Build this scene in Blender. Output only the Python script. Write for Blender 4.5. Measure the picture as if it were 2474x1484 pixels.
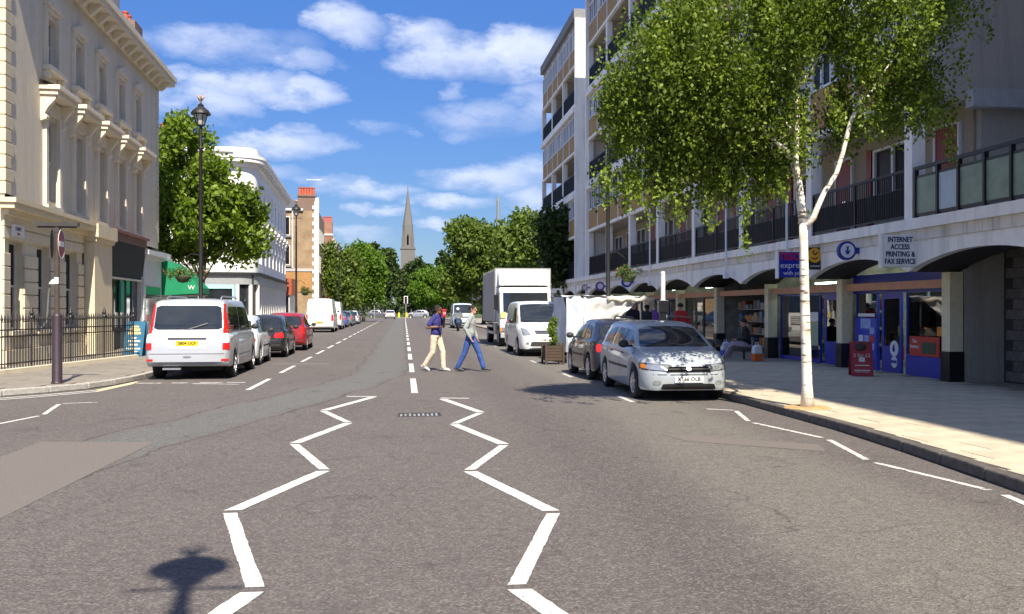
import bpy, bmesh, math, random
import numpy as np
from mathutils import Vector, Matrix
from mathutils.bvhtree import BVHTree

for o in list(bpy.data.objects):
    bpy.data.objects.remove(o, do_unlink=True)
SC = bpy.context.scene
COL = SC.collection
R = math.radians

# ------------------------------------------------------------------ camera
PSI = math.atan((1236.5 - 974) / 2240)          # camera turned a little to the right of the road axis
cam_d = bpy.data.cameras.new('camera')
cam_d.sensor_width = 36.0
cam_d.lens = 2240 / 2473 * 36.0
cam_d.shift_y = 4 / 2473
cam_d.clip_start = 0.05
cam_d.clip_end = 6000
cam = bpy.data.objects.new('camera', cam_d)
COL.objects.link(cam)
cam.location = (0, 0, 1.65)
cam.rotation_euler = (R(90), 0, -PSI)
SC.camera = cam
SC.cycles.max_bounces = 6
SC.cycles.diffuse_bounces = 4
SC.cycles.glossy_bounces = 3
SC.cycles.transparent_max_bounces = 8

# ------------------------------------------------------------------ light
SUN_EL, SUN_AZ = R(50), R(9.0)                  # shadows fall away from the camera, a little to the left
to_sun = Vector((math.sin(SUN_AZ) * math.cos(SUN_EL), -math.cos(SUN_AZ) * math.cos(SUN_EL), math.sin(SUN_EL)))
sun_d = bpy.data.lights.new('sun', 'SUN')
sun_d.energy = 5.0
sun_d.angle = R(0.5)
sun_d.color = (1.0, 0.89, 0.73)
sun = bpy.data.objects.new('sun', sun_d)
COL.objects.link(sun)
sun.rotation_euler = to_sun.to_track_quat('Z', 'Y').to_euler()
sun.location = (0, -30, 60)

SC.view_settings.view_transform = 'Standard'
SC.view_settings.look = 'None'
SC.view_settings.exposure = 0.92
SC.view_settings.gamma = 1
SC.view_settings.use_curve_mapping = False

# ------------------------------------------------------------------ sky with scattered clouds (by world direction)
W = bpy.data.worlds.new('World')
SC.world = W
W.use_nodes = True
nt = W.node_tree
nt.nodes.clear()
NN = nt.nodes.new
LK = nt.links.new


def nmath(op, a, b=None, c=None, clamp=False, tree=None):
    t = tree or nt
    n = t.nodes.new('ShaderNodeMath')
    n.operation = op
    n.use_clamp = clamp
    for i, v in enumerate((a, b, c)):
        if v is None:
            continue
        if isinstance(v, (int, float)):
            n.inputs[i].default_value = v
        else:
            t.links.new(v, n.inputs[i])
    return n.outputs[0]


sky = NN('ShaderNodeTexSky')
sky.sky_type = 'NISHITA'
sky.sun_disc = False
sky.sun_elevation = SUN_EL
sky.sun_rotation = math.atan2(to_sun.x, to_sun.y)
sky.air_density = 1.0
sky.dust_density = 0.1
sky.ozone_density = 2.2
hs = NN('ShaderNodeHueSaturation')
hs.inputs['Saturation'].default_value = 1.2
hs.inputs['Value'].default_value = 1.0
LK(sky.outputs[0], hs.inputs['Color'])
tc = NN('ShaderNodeTexCoord')
sp = NN('ShaderNodeSeparateXYZ')
LK(tc.outputs['Generated'], sp.inputs[0])
AZ = nmath('ARCTAN2', sp.outputs[0], sp.outputs[1])
EL = nmath('ARCSINE', sp.outputs[2])
# angular position warped by noise so that the cloud edges billow
cv = NN('ShaderNodeCombineXYZ')
LK(nmath('MULTIPLY', AZ, 1.0), cv.inputs[0])
LK(nmath('MULTIPLY', EL, 2.0), cv.inputs[1])


def wnoise(scale, detail, rough, off=0.0):
    mp = NN('ShaderNodeMapping')
    mp.inputs['Location'].default_value = (off, off * 1.7, off * .3)
    LK(cv.outputs[0], mp.inputs[0])
    n = NN('ShaderNodeTexNoise')
    n.inputs['Scale'].default_value = scale
    n.inputs['Detail'].default_value = detail
    n.inputs['Roughness'].default_value = rough
    LK(mp.outputs[0], n.inputs['Vector'])
    return n.outputs[0]


n_big, n_mid, n_fine = wnoise(5, 5, .6, 3.1), wnoise(16, 8, .62, 0.7), wnoise(11, 6, .6, 9.3)
AZw = nmath('ADD', AZ, nmath('MULTIPLY', nmath('SUBTRACT', n_mid, .5), .10))
ELw = nmath('ADD', EL, nmath('MULTIPLY', nmath('SUBTRACT', n_fine, .5), .055))


def pix_dir(x, y):
    u = (x - 1236.5) / 2240
    v = (746 - y) / 2240
    az = math.atan(u) + PSI
    el = math.atan(v / math.sqrt(1 + u * u))
    return az, el


CLOUDS = [(830, 50, 95, 42, 1.0), (560, 100, 190, 40, .6), (740, 150, 70, 28, .65), (560, 195, 170, 36, .95),
          (740, 228, 110, 34, 1.0), (500, 250, 150, 40, .9), (1010, 75, 95, 38, .9), (1110, 135, 170, 55, .95),
          (1270, 125, 130, 60, 1.15), (1090, 222, 32, 18, .5), (1200, 285, 150, 45, .5), (1300, 240, 90, 50, .55),
          (680, 345, 130, 34, .9), (800, 358, 60, 18, .6), (900, 318, 50, 14, .4), (980, 330, 30, 14, .4),
          (900, 462, 110, 24, .95), (800, 445, 80, 22, .6), (1075, 492, 110, 20, .95), (1180, 430, 170, 32, .8),
          (1290, 415, 110, 36, .8), (860, 515, 60, 14, .7), (945, 515, 45, 14, .7), (1050, 543, 60, 13, .85),
          (860, 568, 80, 16, .6), (1290, 480, 120, 30, .7), (640, 420, 90, 26, .5)]
tot = None
low = None
for (px, py, rx, ry, k) in CLOUDS:
    a0, e0 = pix_dir(px, py)
    sa, se = rx / 2240 * 1.15, ry / 2240 * 1.2
    da = nmath('MULTIPLY', nmath('SUBTRACT', AZw, a0), 1 / sa)
    de = nmath('MULTIPLY', nmath('SUBTRACT', ELw, e0), 1 / se)
    r2 = nmath('ADD', nmath('MULTIPLY', da, da), nmath('MULTIPLY', de, de))
    m = nmath('MULTIPLY', nmath('SUBTRACT', 1.0, r2, clamp=True), k)
    lo = nmath('MULTIPLY', m, nmath('MULTIPLY_ADD', de, .5, .5, clamp=True))
    tot = m if tot is None else nmath('MAXIMUM', tot, m)
    low = lo if low is None else nmath('MAXIMUM', low, lo)
# unseen sky: the same sort of clouds, cover raised to lift the fill light
away = nmath('SUBTRACT', 1.0, nmath('MULTIPLY', nmath('LESS_THAN', nmath('ABSOLUTE', nmath('SUBTRACT', AZ, PSI)), .62), nmath('LESS_THAN', EL, .36)))
rest = nmath('MULTIPLY', away, nmath('MULTIPLY', nmath('SUBTRACT', n_big, .44, clamp=True), 5.0))
tot = nmath('MAXIMUM', tot, rest)
low = nmath('MAXIMUM', low, nmath('MULTIPLY', rest, .6))
dens = nmath('MULTIPLY', tot, nmath('MULTIPLY_ADD', n_mid, 3.0, -.75, clamp=False))
dens = nmath('SMOOTH_MIN', nmath('MAXIMUM', dens, 0), .7, .45)
dens = nmath('MULTIPLY', dens, 1.05, clamp=True)
cmix = NN('ShaderNodeMixRGB')
cmix.inputs[1].default_value = (3.5, 4.0, 5.6, 1)
cmix.inputs[2].default_value = (6.2, 6.5, 7.2, 1)
LK(nmath('MULTIPLY', low, nmath('MULTIPLY_ADD', n_fine, 2.0, .2), clamp=True), cmix.inputs[0])
smix = NN('ShaderNodeMixRGB')
LK(dens, smix.inputs[0])
tint = NN('ShaderNodeMixRGB')
tint.blend_type = 'MULTIPLY'
tint.inputs[0].default_value = 1.0
tint.inputs[2].default_value = (.62, .735, 1.03, 1)
LK(hs.outputs[0], tint.inputs[1])
tint2 = NN('ShaderNodeMixRGB')
tint2.blend_type = 'MULTIPLY'
tint2.inputs[0].default_value = 1.0
hz = NN('ShaderNodeMapRange')
hz.inputs['From Max'].default_value = .5
hz.inputs['To Min'].default_value = .42
hz.inputs['To Max'].default_value = 1.0
LK(EL, hz.inputs[0])
LK(tint.outputs[0], tint2.inputs[1])
LK(hz.outputs[0], tint2.inputs[2])
LK(tint2.outputs[0], smix.inputs[1])
LK(cmix.outputs[0], smix.inputs[2])
bg = NN('ShaderNodeBackground')
bg.inputs['Strength'].default_value = 0.098
LK(smix.outputs[0], bg.inputs['Color'])
wo = NN('ShaderNodeOutputWorld')
LK(bg.outputs[0], wo.inputs['Surface'])


# ------------------------------------------------------------------ pixel helpers (photo measured at 2473 px wide)
def ray(x):
    u = (x - 1236.5) / 2240
    return math.sin(PSI) + math.cos(PSI) * u, math.cos(PSI) - math.sin(PSI) * u


def gp(x, y, h=0.0):
    zc = 2240 * (1.65 - h) / (y - 746)
    a, b = ray(x)
    return zc * a, zc * b


def on_x(x, X):                                  # where a pixel column meets the plane X = const: (Y, depth)
    a, b = ray(x)
    return X / a * b, X / a


def hgt(y, zc):
    return 1.65 + (746 - y) * zc / 2240


# ------------------------------------------------------------------ materials
MATS = {}


def M(name, col, rough=.6, metal=0.0, var=.12, scale=6.0, bump=0.0, bscale=60.0, spec=.5, coat=0.0, stretch=None, trans=None, emit=0.0, detail=6):
    if name in MATS:
        return MATS[name]
    m = bpy.data.materials.new(name)
    m.use_nodes = True
    t = m.node_tree
    b = t.nodes['Principled BSDF']
    co = t.nodes.new('ShaderNodeTexCoord')
    mp = t.nodes.new('ShaderNodeMapping')
    if stretch:
        mp.inputs['Scale'].default_value = stretch
    t.links.new(co.outputs['Object'], mp.inputs[0])
    n = t.nodes.new('ShaderNodeTexNoise')
    n.inputs['Scale'].default_value = scale
    n.inputs['Detail'].default_value = detail
    n.inputs['Roughness'].default_value = .65
    t.links.new(mp.outputs[0], n.inputs['Vector'])
    mr = t.nodes.new('ShaderNodeMapRange')
    mr.inputs['From Min'].default_value = .3
    mr.inputs['From Max'].default_value = .7
    t.links.new(n.outputs[0], mr.inputs[0])
    mx = t.nodes.new('ShaderNodeMixRGB')
    mx.inputs[1].default_value = tuple(max(0, c * (1 - var)) for c in col) + (1,)
    mx.inputs[2].default_value = tuple(min(1, c * (1 + var)) for c in col) + (1,)
    t.links.new(mr.outputs[0], mx.inputs[0])
    t.links.new(mx.outputs[0], b.inputs['Base Color'])
    b.inputs['Roughness'].default_value = rough
    b.inputs['Metallic'].default_value = metal
    b.inputs['Specular IOR Level'].default_value = spec
    b.inputs['Coat Weight'].default_value = coat
    b.inputs['Coat Roughness'].default_value = .05
    if emit:
        b.inputs['Emission Color'].default_value = tuple(col) + (1,)
        b.inputs['Emission Strength'].default_value = emit
    if bump:
        n2 = t.nodes.new('ShaderNodeTexNoise')
        n2.inputs['Scale'].default_value = bscale
        n2.inputs['Detail'].default_value = 4
        t.links.new(mp.outputs[0], n2.inputs['Vector'])
        bp = t.nodes.new('ShaderNodeBump')
        bp.inputs['Strength'].default_value = bump
        bp.inputs['Distance'].default_value = .02
        t.links.new(n2.outputs[0], bp.inputs['Height'])
        t.links.new(bp.outputs[0], b.inputs['Normal'])
    MATS[name] = m
    return m


def stained(name, col, dirt, rough=.75, amount=.5, sc=1.2, bump=.15):
    """painted render with rain streaks and grime that has a shape of its own"""
    if name in MATS:
        return MATS[name]
    m = M(name, col, rough, var=.05, scale=3, bump=bump, bscale=35)
    t = m.node_tree
    b = t.nodes['Principled BSDF']
    src = b.inputs['Base Color'].links[0].from_socket
    co = t.nodes.new('ShaderNodeTexCoord')
    mp = t.nodes.new('ShaderNodeMapping')
    mp.inputs['Scale'].default_value = (2.2, 2.2, .22)
    t.links.new(co.outputs['Object'], mp.inputs[0])
    n = t.nodes.new('ShaderNodeTexNoise')
    n.inputs['Scale'].default_value = sc
    n.inputs['Detail'].default_value = 9
    n.inputs['Roughness'].default_value = .7
    t.links.new(mp.outputs[0], n.inputs['Vector'])
    mr = t.nodes.new('ShaderNodeMapRange')
    mr.inputs['From Min'].default_value = .48
    mr.inputs['From Max'].default_value = .75
    mr.inputs['To Max'].default_value = amount
    t.links.new(n.outputs[0], mr.inputs[0])
    mx = t.nodes.new('ShaderNodeMixRGB')
    mx.inputs[2].default_value = tuple(dirt) + (1,)
    t.links.new(mr.outputs[0], mx.inputs[0])
    t.links.new(src, mx.inputs[1])
    t.links.new(mx.outputs[0], b.inputs['Base Color'])
    return m


def brickmat(name, c1, c2, mortar, scale=1.0):
    if name in MATS:
        return MATS[name]
    m = M(name, c1, .85, var=.2, scale=2.5)
    t = m.node_tree
    b = t.nodes['Principled BSDF']
    co = t.nodes.new('ShaderNodeTexCoord')
    s = t.nodes.new('ShaderNodeSeparateXYZ')
    t.links.new(co.outputs['Object'], s.inputs[0])
    c = t.nodes.new('ShaderNodeCombineXYZ')
    ad = t.nodes.new('ShaderNodeMath')
    ad.operation = 'ADD'
    t.links.new(s.outputs[0], ad.inputs[0])
    t.links.new(s.outputs[1], ad.inputs[1])
    t.links.new(ad.outputs[0], c.inputs[0])
    t.links.new(s.outputs[2], c.inputs[1])
    br = t.nodes.new('ShaderNodeTexBrick')
    br.inputs['Color1'].default_value = tuple(c1) + (1,)
    br.inputs['Color2'].default_value = tuple(c2) + (1,)
    br.inputs['Mortar'].default_value = tuple(mortar) + (1,)
    br.inputs['Scale'].default_value = scale
    br.inputs['Brick Width'].default_value = .225
    br.inputs['Row Height'].default_value = .075
    br.inputs['Mortar Size'].default_value = .008
    t.links.new(c.outputs[0], br.inputs['Vector'])
    n = t.nodes.new('ShaderNodeTexNoise')
    n.inputs['Scale'].default_value = .9
    n.inputs['Detail'].default_value = 8
    t.links.new(co.outputs['Object'], n.inputs['Vector'])
    mx = t.nodes.new('ShaderNodeMixRGB')
    mx.blend_type = 'MULTIPLY'
    mx.inputs[0].default_value = .7
    rp = t.nodes.new('ShaderNodeMapRange')
    rp.inputs['From Min'].default_value = .3
    rp.inputs['From Max'].default_value = .7
    rp.inputs['To Min'].default_value = .55
    rp.inputs['To Max'].default_value = 1.25
    t.links.new(n.outputs[0], rp.inputs[0])
    t.links.new(br.outputs[0], mx.inputs[1])
    t.links.new(rp.outputs[0], mx.inputs[2])
    t.links.new(mx.outputs[0], b.inputs['Base Color'])
    return m


def leafmat(name, dark, bright, transl=.35):
    m = bpy.data.materials.new(name)
    m.use_nodes = True
    t = m.node_tree
    b = t.nodes['Principled BSDF']
    at = t.nodes.new('ShaderNodeAttribute')
    at.attribute_name = 'tone'
    mx = t.nodes.new('ShaderNodeMixRGB')
    mx.inputs[1].default_value = tuple(dark) + (1,)
    mx.inputs[2].default_value = tuple(bright) + (1,)
    t.links.new(at.outputs['Fac'], mx.inputs[0])
    t.links.new(mx.outputs[0], b.inputs['Base Color'])
    b.inputs['Roughness'].default_value = .5
    b.inputs['Specular IOR Level'].default_value = .3
    tr = t.nodes.new('ShaderNodeBsdfTranslucent')
    br = t.nodes.new('ShaderNodeMixRGB')
    br.blend_type = 'MULTIPLY'
    br.inputs[0].default_value = 1
    br.inputs[2].default_value = (1.5, 1.6, .5, 1)
    t.links.new(mx.outputs[0], br.inputs[1])
    t.links.new(br.outputs[0], tr.inputs['Color'])
    ms = t.nodes.new('ShaderNodeMixShader')
    ms.inputs[0].default_value = transl
    t.links.new(b.outputs[0], ms.inputs[1])
    t.links.new(tr.outputs[0], ms.inputs[2])
    t.links.new(ms.outputs[0], t.nodes['Material Output'].inputs['Surface'])
    MATS[name] = m
    return m


def clearglass(name, tint=(.85, .9, .9), refl=.12):
    """thin pane: mostly see-through, mirror-like towards grazing angles"""
    m = bpy.data.materials.new(name)
    m.use_nodes = True
    t = m.node_tree
    t.nodes.remove(t.nodes['Principled BSDF'])
    tr = t.nodes.new('ShaderNodeBsdfTransparent')
    tr.inputs['Color'].default_value = tuple(tint) + (1,)
    gl = t.nodes.new('ShaderNodeBsdfGlossy')
    gl.inputs['Roughness'].default_value = .02
    fr = t.nodes.new('ShaderNodeFresnel')
    fr.inputs['IOR'].default_value = 1.5
    ad = t.nodes.new('ShaderNodeMath')
    ad.operation = 'MULTIPLY_ADD'
    ad.inputs[1].default_value = 1.3
    ad.inputs[2].default_value = refl
    ad.use_clamp = True
    t.links.new(fr.outputs[0], ad.inputs[0])
    ms = t.nodes.new('ShaderNodeMixShader')
    t.links.new(ad.outputs[0], ms.inputs[0])
    t.links.new(tr.outputs[0], ms.inputs[1])
    t.links.new(gl.outputs[0], ms.inputs[2])
    t.links.new(ms.outputs[0], t.nodes['Material Output'].inputs['Surface'])
    MATS[name] = m
    return m


def carpaint(name, col, metal=.0, rough=.35):
    return M(name, col, rough, metal, var=.03, scale=2, coat=.7, spec=.5)


black = M('black_paint', (.012, .012, .014), .35, var=.2)
blackm = M('black_iron', (.015, .015, .017), .5, var=.3, bump=.2)
rubber = M('tyre_rubber', (.015, .015, .016), .85, var=.3, bump=.3, bscale=30)
alloy = M('alloy', (.6, .6, .62), .3, .9, var=.1)
steel = M('steel', (.45, .46, .48), .4, .8, var=.15)
chrome = M('chrome', (.8, .8, .82), .12, 1, var=.03)
glassd = M('dark_glass', (.018, .022, .026), .04, 0, var=.3, scale=1.2, spec=.8)
glassw = M('window_glass', (.014, .016, .018), .3, 0, var=.5, scale=1.0, spec=.12)
whitep = M('white_paint', (.78, .79, .79), .5, var=.05, scale=4)
redlamp = M('red_lens', (.55, .015, .01), .15, var=.1, coat=.5)
orangelamp = M('amber_lens', (.8, .25, .02), .2, var=.05)
lenscl = M('clear_lens', (.42, .45, .47), .08, .6, var=.15, scale=14, coat=.8)
platey = M('plate_yellow', (.85, .55, .02), .45, var=.03)
platew = M('plate_white', (.82, .82, .8), .45, var=.03)
under = M('underbody', (.01, .01, .01), .9, var=.2)
plastic = M('grey_plastic', (.03, .03, .033), .6, var=.15)


# ------------------------------------------------------------------ mesh builder
class MB:
    def __init__(s):
        s.v = []
        s.f = []

    def add(s, vs, fs):
        n = len(s.v)
        s.v += [tuple(p) for p in vs]
        s.f += [tuple(i + n for i in f) for f in fs]
        return s

    def box(s, x0, x1, y0, y1, z0, z1):
        return s.add([(x0, y0, z0), (x1, y0, z0), (x1, y1, z0), (x0, y1, z0), (x0, y0, z1), (x1, y0, z1), (x1, y1, z1), (x0, y1, z1)],
                     [(0, 3, 2, 1), (4, 5, 6, 7), (0, 1, 5, 4), (1, 2, 6, 5), (2, 3, 7, 6), (3, 0, 4, 7)])

    def quad(s, a, b, c, d):
        return s.add([a, b, c, d], [(0, 1, 2, 3)])

    def cyl(s, p0, p1, r0, r1=None, n=10, cap=True):
        r1 = r0 if r1 is None else r1
        p0, p1 = Vector(p0), Vector(p1)
        ax = (p1 - p0).normalized()
        u = ax.orthogonal().normalized()
        w = ax.cross(u)
        vs = []
        for p, r in ((p0, r0), (p1, r1)):
            for i in range(n):
                a = 2 * math.pi * i / n
                vs.append(p + u * (r * math.cos(a)) + w * (r * math.sin(a)))
        fs = [(i, (i + 1) % n, n + (i + 1) % n, n + i) for i in range(n)]
        if cap:
            fs += [tuple(range(n - 1, -1, -1)), tuple(range(n, 2 * n))]
        return s.add(vs, fs)

    def tube(s, pts, rs, n=8):
        pts = [Vector(p) for p in pts]
        if isinstance(rs, (int, float)):
            rs = [rs] * len(pts)
        vs = []
        u = None
        for i, p in enumerate(pts):
            d = (pts[min(i + 1, len(pts) - 1)] - pts[max(i - 1, 0)]).normalized()
            if u is None:
                u = d.orthogonal().normalized()
            u = (u - d * u.dot(d)).normalized()
            w = d.cross(u)
            for k in range(n):
                a = 2 * math.pi * k / n
                vs.append(p + u * (rs[i] * math.cos(a)) + w * (rs[i] * math.sin(a)))
        fs = []
        for i in range(len(pts) - 1):
            for k in range(n):
                fs.append((i * n + k, i * n + (k + 1) % n, (i + 1) * n + (k + 1) % n, (i + 1) * n + k))
        m = len(pts) - 1
        fs += [tuple(range(n - 1, -1, -1)), tuple(m * n + k for k in range(n))]
        return s.add(vs, fs)

    def lathe(s, prof, c=(0, 0, 0), n=16, axis='z', a0=0, a1=None):
        vs = []
        full = a1 is None
        a1 = 2 * math.pi if full else a1
        m = n if full else n + 1
        for (r, h) in prof:
            for k in range(m):
                a = a0 + (a1 - a0) * k / n
                p = (r * math.cos(a), r * math.sin(a), h)
                if axis == 'x':
                    p = (h, p[0], p[1])
                elif axis == 'y':
                    p = (p[0], h, p[1])
                vs.append((c[0] + p[0], c[1] + p[1], c[2] + p[2]))
        fs = []
        for i in range(len(prof) - 1):
            for k in range(n):
                k2 = (k + 1) % m
                fs.append((i * m + k, i * m + k2, (i + 1) * m + k2, (i + 1) * m + k))
        return s.add(vs, fs)

    def prism(s, poly, a, b, axis='y'):
        def P(p, t):
            return {'x': (t, p[0], p[1]), 'y': (p[0], t, p[1]), 'z': (p[0], p[1], t)}[axis]
        n = len(poly)
        vs = [P(p, a) for p in poly] + [P(p, b) for p in poly]
        fs = [tuple(range(n - 1, -1, -1)), tuple(range(n, 2 * n))] + [(i, (i + 1) % n, n + (i + 1) % n, n + i) for i in range(n)]
        return s.add(vs, fs)

    def ell(s, c, r, n=10, m=6, rot=None):
        vs, fs = [], []
        for i in range(m + 1):
            th = math.pi * i / m
            for k in range(n):
                a = 2 * math.pi * k / n
                p = Vector((r[0] * math.sin(th) * math.cos(a), r[1] * math.sin(th) * math.sin(a), r[2] * math.cos(th)))
                if rot is not None:
                    p = rot @ p
                vs.append(p + Vector(c))
        for i in range(m):
            for k in range(n):
                fs.append((i * n + k, (i + 1) * n + k, (i + 1) * n + (k + 1) % n, i * n + (k + 1) % n))
        return s.add(vs, fs)

    def wall(s, x0, x1, z0, z1, ops, y=0.0, dep=.22):
        """front sheet at y (facing -y) with rectangular openings and their reveals"""
        xs = sorted(set([x0, x1] + [v for o in ops for v in o[:2] if x0 < v < x1]))
        zs = sorted(set([z0, z1] + [v for o in ops for v in o[2:] if z0 < v < z1]))
        for i in range(len(xs) - 1):
            for j in range(len(zs) - 1):
                cx, cz = (xs[i] + xs[i + 1]) / 2, (zs[j] + zs[j + 1]) / 2
                if any(o[0] < cx < o[1] and o[2] < cz < o[3] for o in ops):
                    continue
                s.quad((xs[i], y, zs[j]), (xs[i + 1], y, zs[j]), (xs[i + 1], y, zs[j + 1]), (xs[i], y, zs[j + 1]))
        for (a, b, c, d) in ops:
            a, b, c, d = max(a, x0), min(b, x1), max(c, z0), min(d, z1)
            s.quad((a, y, c), (a, y, d), (a, y + dep, d), (a, y + dep, c))
            s.quad((b, y, c), (b, y + dep, c), (b, y + dep, d), (b, y, d))
            s.quad((a, y, d), (b, y, d), (b, y + dep, d), (a, y + dep, d))
            s.quad((a, y, c), (a, y + dep, c), (b, y + dep, c), (b, y, c))
        return s

    def mesh(s, name, smooth=False, recalc=True):
        me = bpy.data.meshes.new(name)
        me.from_pydata(s.v, [], s.f)
        if recalc:
            bm = bmesh.new()
            bm.from_mesh(me)
            bmesh.ops.remove_doubles(bm, verts=bm.verts, dist=1e-5)
            bmesh.ops.recalc_face_normals(bm, faces=bm.faces)
            bm.to_mesh(me)
            bm.free()
        if smooth:
            me.shade_smooth()
        me.update()
        return me

    def build(s, name, mat, parent=None, smooth=False, bevel=0.0, auto=None, recalc=True):
        me = s.mesh(name, smooth or auto is not None, recalc)
        me.materials.append(mat)
        o = bpy.data.objects.new(name, me)
        COL.objects.link(o)
        o.parent = parent
        if auto is not None:
            me.set_sharp_from_angle(angle=R(auto))
        if bevel:
            b = o.modifiers.new('bevel', 'BEVEL')
            b.width = bevel
            b.segments = 2
            b.limit_method = 'ANGLE'
        return o


def tag(o, label=None, cat=None, group=None, kind=None):
    for k, v in (('label', label), ('category', cat), ('group', group), ('kind', kind)):
        if v:
            o[k] = v
    return o


def empty(name, loc=(0, 0, 0), rz=0.0, label=None, cat=None, group=None):
    o = bpy.data.objects.new(name, None)
    COL.objects.link(o)
    o.location = loc
    o.rotation_euler = (0, 0, rz)
    o.empty_display_size = .2
    return tag(o, label, cat, group)


def inst(src, parent=None, loc=None, rot=None, scale=None, name=None):
    o = src.copy()
    COL.objects.link(o)
    o.parent = parent
    if name:
        o.name = name
    if loc is not None:
        o.location = loc
    if rot is not None:
        o.rotation_euler = rot
    if scale is not None:
        o.scale = scale
    return o


def copy_tree(o, parent=None):
    c = inst(o, parent)
    for ch in list(o.children):
        copy_tree(ch, c)
    return c


def text(s, size, mat, parent, loc, rot=(0, 0, 0), ext=.004, name='lettering', bold=.0, sx=1.0):
    cu = bpy.data.curves.new('lettering', 'FONT')
    cu.body = s
    cu.size = size
    cu.extrude = ext
    cu.offset = bold
    cu.align_x = 'CENTER'
    cu.align_y = 'CENTER'
    cu.resolution_u = 3
    t = bpy.data.objects.new('tmp', cu)
    COL.objects.link(t)
    me = bpy.data.meshes.new_from_object(t.evaluated_get(bpy.context.evaluated_depsgraph_get()))
    bpy.data.objects.remove(t)
    me.name = 'lettering'
    me.materials.clear()
    me.materials.append(mat)
    o = bpy.data.objects.new(name, me)
    COL.objects.link(o)
    o.parent = parent
    o.location = loc
    o.rotation_euler = rot
    o.scale = (sx, 1, 1)
    return o


rnd = random.Random(7)

# ================================================================== GROUND, ROAD, PAVEMENTS
def asphalt(name, base, base2, speck=.38):
    m = bpy.data.materials.new(name)
    m.use_nodes = True
    t = m.node_tree
    b = t.nodes['Principled BSDF']
    co = t.nodes.new('ShaderNodeTexCoord')

    def noise(scale, detail=4, rough=.6, vec=None):
        n = t.nodes.new('ShaderNodeTexNoise')
        n.inputs['Scale'].default_value = scale
        n.inputs['Detail'].default_value = detail
        n.inputs['Roughness'].default_value = rough
        t.links.new(vec or co.outputs['Object'], n.inputs['Vector'])
        return n.outputs[0]

    def mix(f, a, c, mode='MIX'):
        x = t.nodes.new('ShaderNodeMixRGB')
        x.blend_type = mode
        for i, v in ((0, f), (1, a), (2, c)):
            if isinstance(v, (int, float)):
                x.inputs[i].default_value = v
            elif isinstance(v, tuple):
                x.inputs[i].default_value = v + (1,)
            else:
                t.links.new(v, x.inputs[i])
        return x.outputs[0]

    def mrange(v, a, b_, c, d, smooth=False):
        x = t.nodes.new('ShaderNodeMapRange')
        if smooth:
            x.interpolation_type = 'SMOOTHSTEP'
        for i, q in enumerate((a, b_, c, d)):
            x.inputs[i + 1].default_value = q
        t.links.new(v, x.inputs[0])
        return x.outputs[0]

    sp_ = t.nodes.new('ShaderNodeSeparateXYZ')
    t.links.new(co.outputs['Object'], sp_.inputs[0])
    X, Y = sp_.outputs[0], sp_.outputs[1]
    mt = lambda op, a, c=None, d=None, cl=False: nmath(op, a, c, d, cl, t)
    big = noise(.35, 5)
    col = mix(mrange(big, .35, .65, 0, 1), base, base2)
    # paler worn strip that sweeps from the left lane into the middle of the road
    path = mrange(Y, 5, 26, -4.3, -.55, True)
    wob = mt('MULTIPLY', mt('SUBTRACT', noise(.5, 3), .5), .7)
    dx = mt('ABSOLUTE', mt('SUBTRACT', mt('ADD', X, wob), path))
    col = mix(mrange(dx, .35, .8, .9, 0, True), col, (.116, .124, .121))
    # seam along its edges
    sm = mt('ABSOLUTE', mt('SUBTRACT', dx, .68))
    col = mix(mrange(sm, .0, .05, .7, 0, True), col, (.04, .036, .036))
    sm2 = mt('ABSOLUTE', mt('SUBTRACT', dx, 1.45))
    col = mix(mrange(sm2, .0, .04, .4, 0, True), col, (.05, .045, .045))
    col = mix(mrange(dx, .9, 1.4, 0, .25, True), col, (.10, .09, .087))
    # paler worn strip on the right
    dx2 = mt('ABSOLUTE', mt('SUBTRACT', mt('ADD', X, wob), mrange(Y, 4, 20, 3.4, 4.3)))
    col = mix(mrange(dx2, .5, 1.2, .8, 0, True), col, (.148, .143, .125))
    # oily middle of each lane, faint
    dx3 = mt('ABSOLUTE', mt('SUBTRACT', X, 2.0))
    col = mix(mrange(dx3, .1, .7, .35, 0, True), col, (.06, .055, .055))
    # aggregate
    vo = t.nodes.new('ShaderNodeTexVoronoi')
    vo.inputs['Scale'].default_value = 70
    t.links.new(co.outputs['Object'], vo.inputs['Vector'])
    vs_ = t.nodes.new('ShaderNodeSeparateColor')
    t.links.new(vo.outputs['Color'], vs_.inputs[0])
    col = mix(mrange(vs_.outputs[0], .55, 1, 0, speck), col, (.33, .29, .26))
    col = mix(mrange(vs_.outputs[1], .45, 1, 0, .5), col, (.04, .034, .034))
    mid = noise(9, 6, .7)
    col = mix(1.0, col, mix(mrange(mid, .3, .7, 0, 1), (.84, .84, .84), (1.14, 1.14, 1.14)), 'MULTIPLY')
    bs = noise(40, 5, .8)
    # hairline cracks and tar lines
    vc = t.nodes.new('ShaderNodeTexVoronoi')
    vc.feature = 'DISTANCE_TO_EDGE'
    vc.inputs['Scale'].default_value = .55
    wv = t.nodes.new('ShaderNodeVectorMath')
    wv.operation = 'ADD'
    nz = t.nodes.new('ShaderNodeTexNoise')
    nz.inputs['Scale'].default_value = 1.1
    nz.inputs['Detail'].default_value = 6
    t.links.new(co.outputs['Object'], nz.inputs['Vector'])
    t.links.new(co.outputs['Object'], wv.inputs[0])
    t.links.new(nz.outputs['Color'], wv.inputs[1])
    t.links.new(wv.outputs[0], vc.inputs['Vector'])
    ck = mt('MULTIPLY', mrange(vc.outputs['Distance'], .0, .012, 1, 0), mrange(noise(.45, 2), .5, .62, 0, .6))
    col = mix(ck, col, (.035, .031, .03))
    # patches of spilt oil and tar
    oil = noise(1.3, 3)
    col = mix(mrange(oil, .62, .74, 0, .45), col, (.04, .037, .037))
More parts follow.
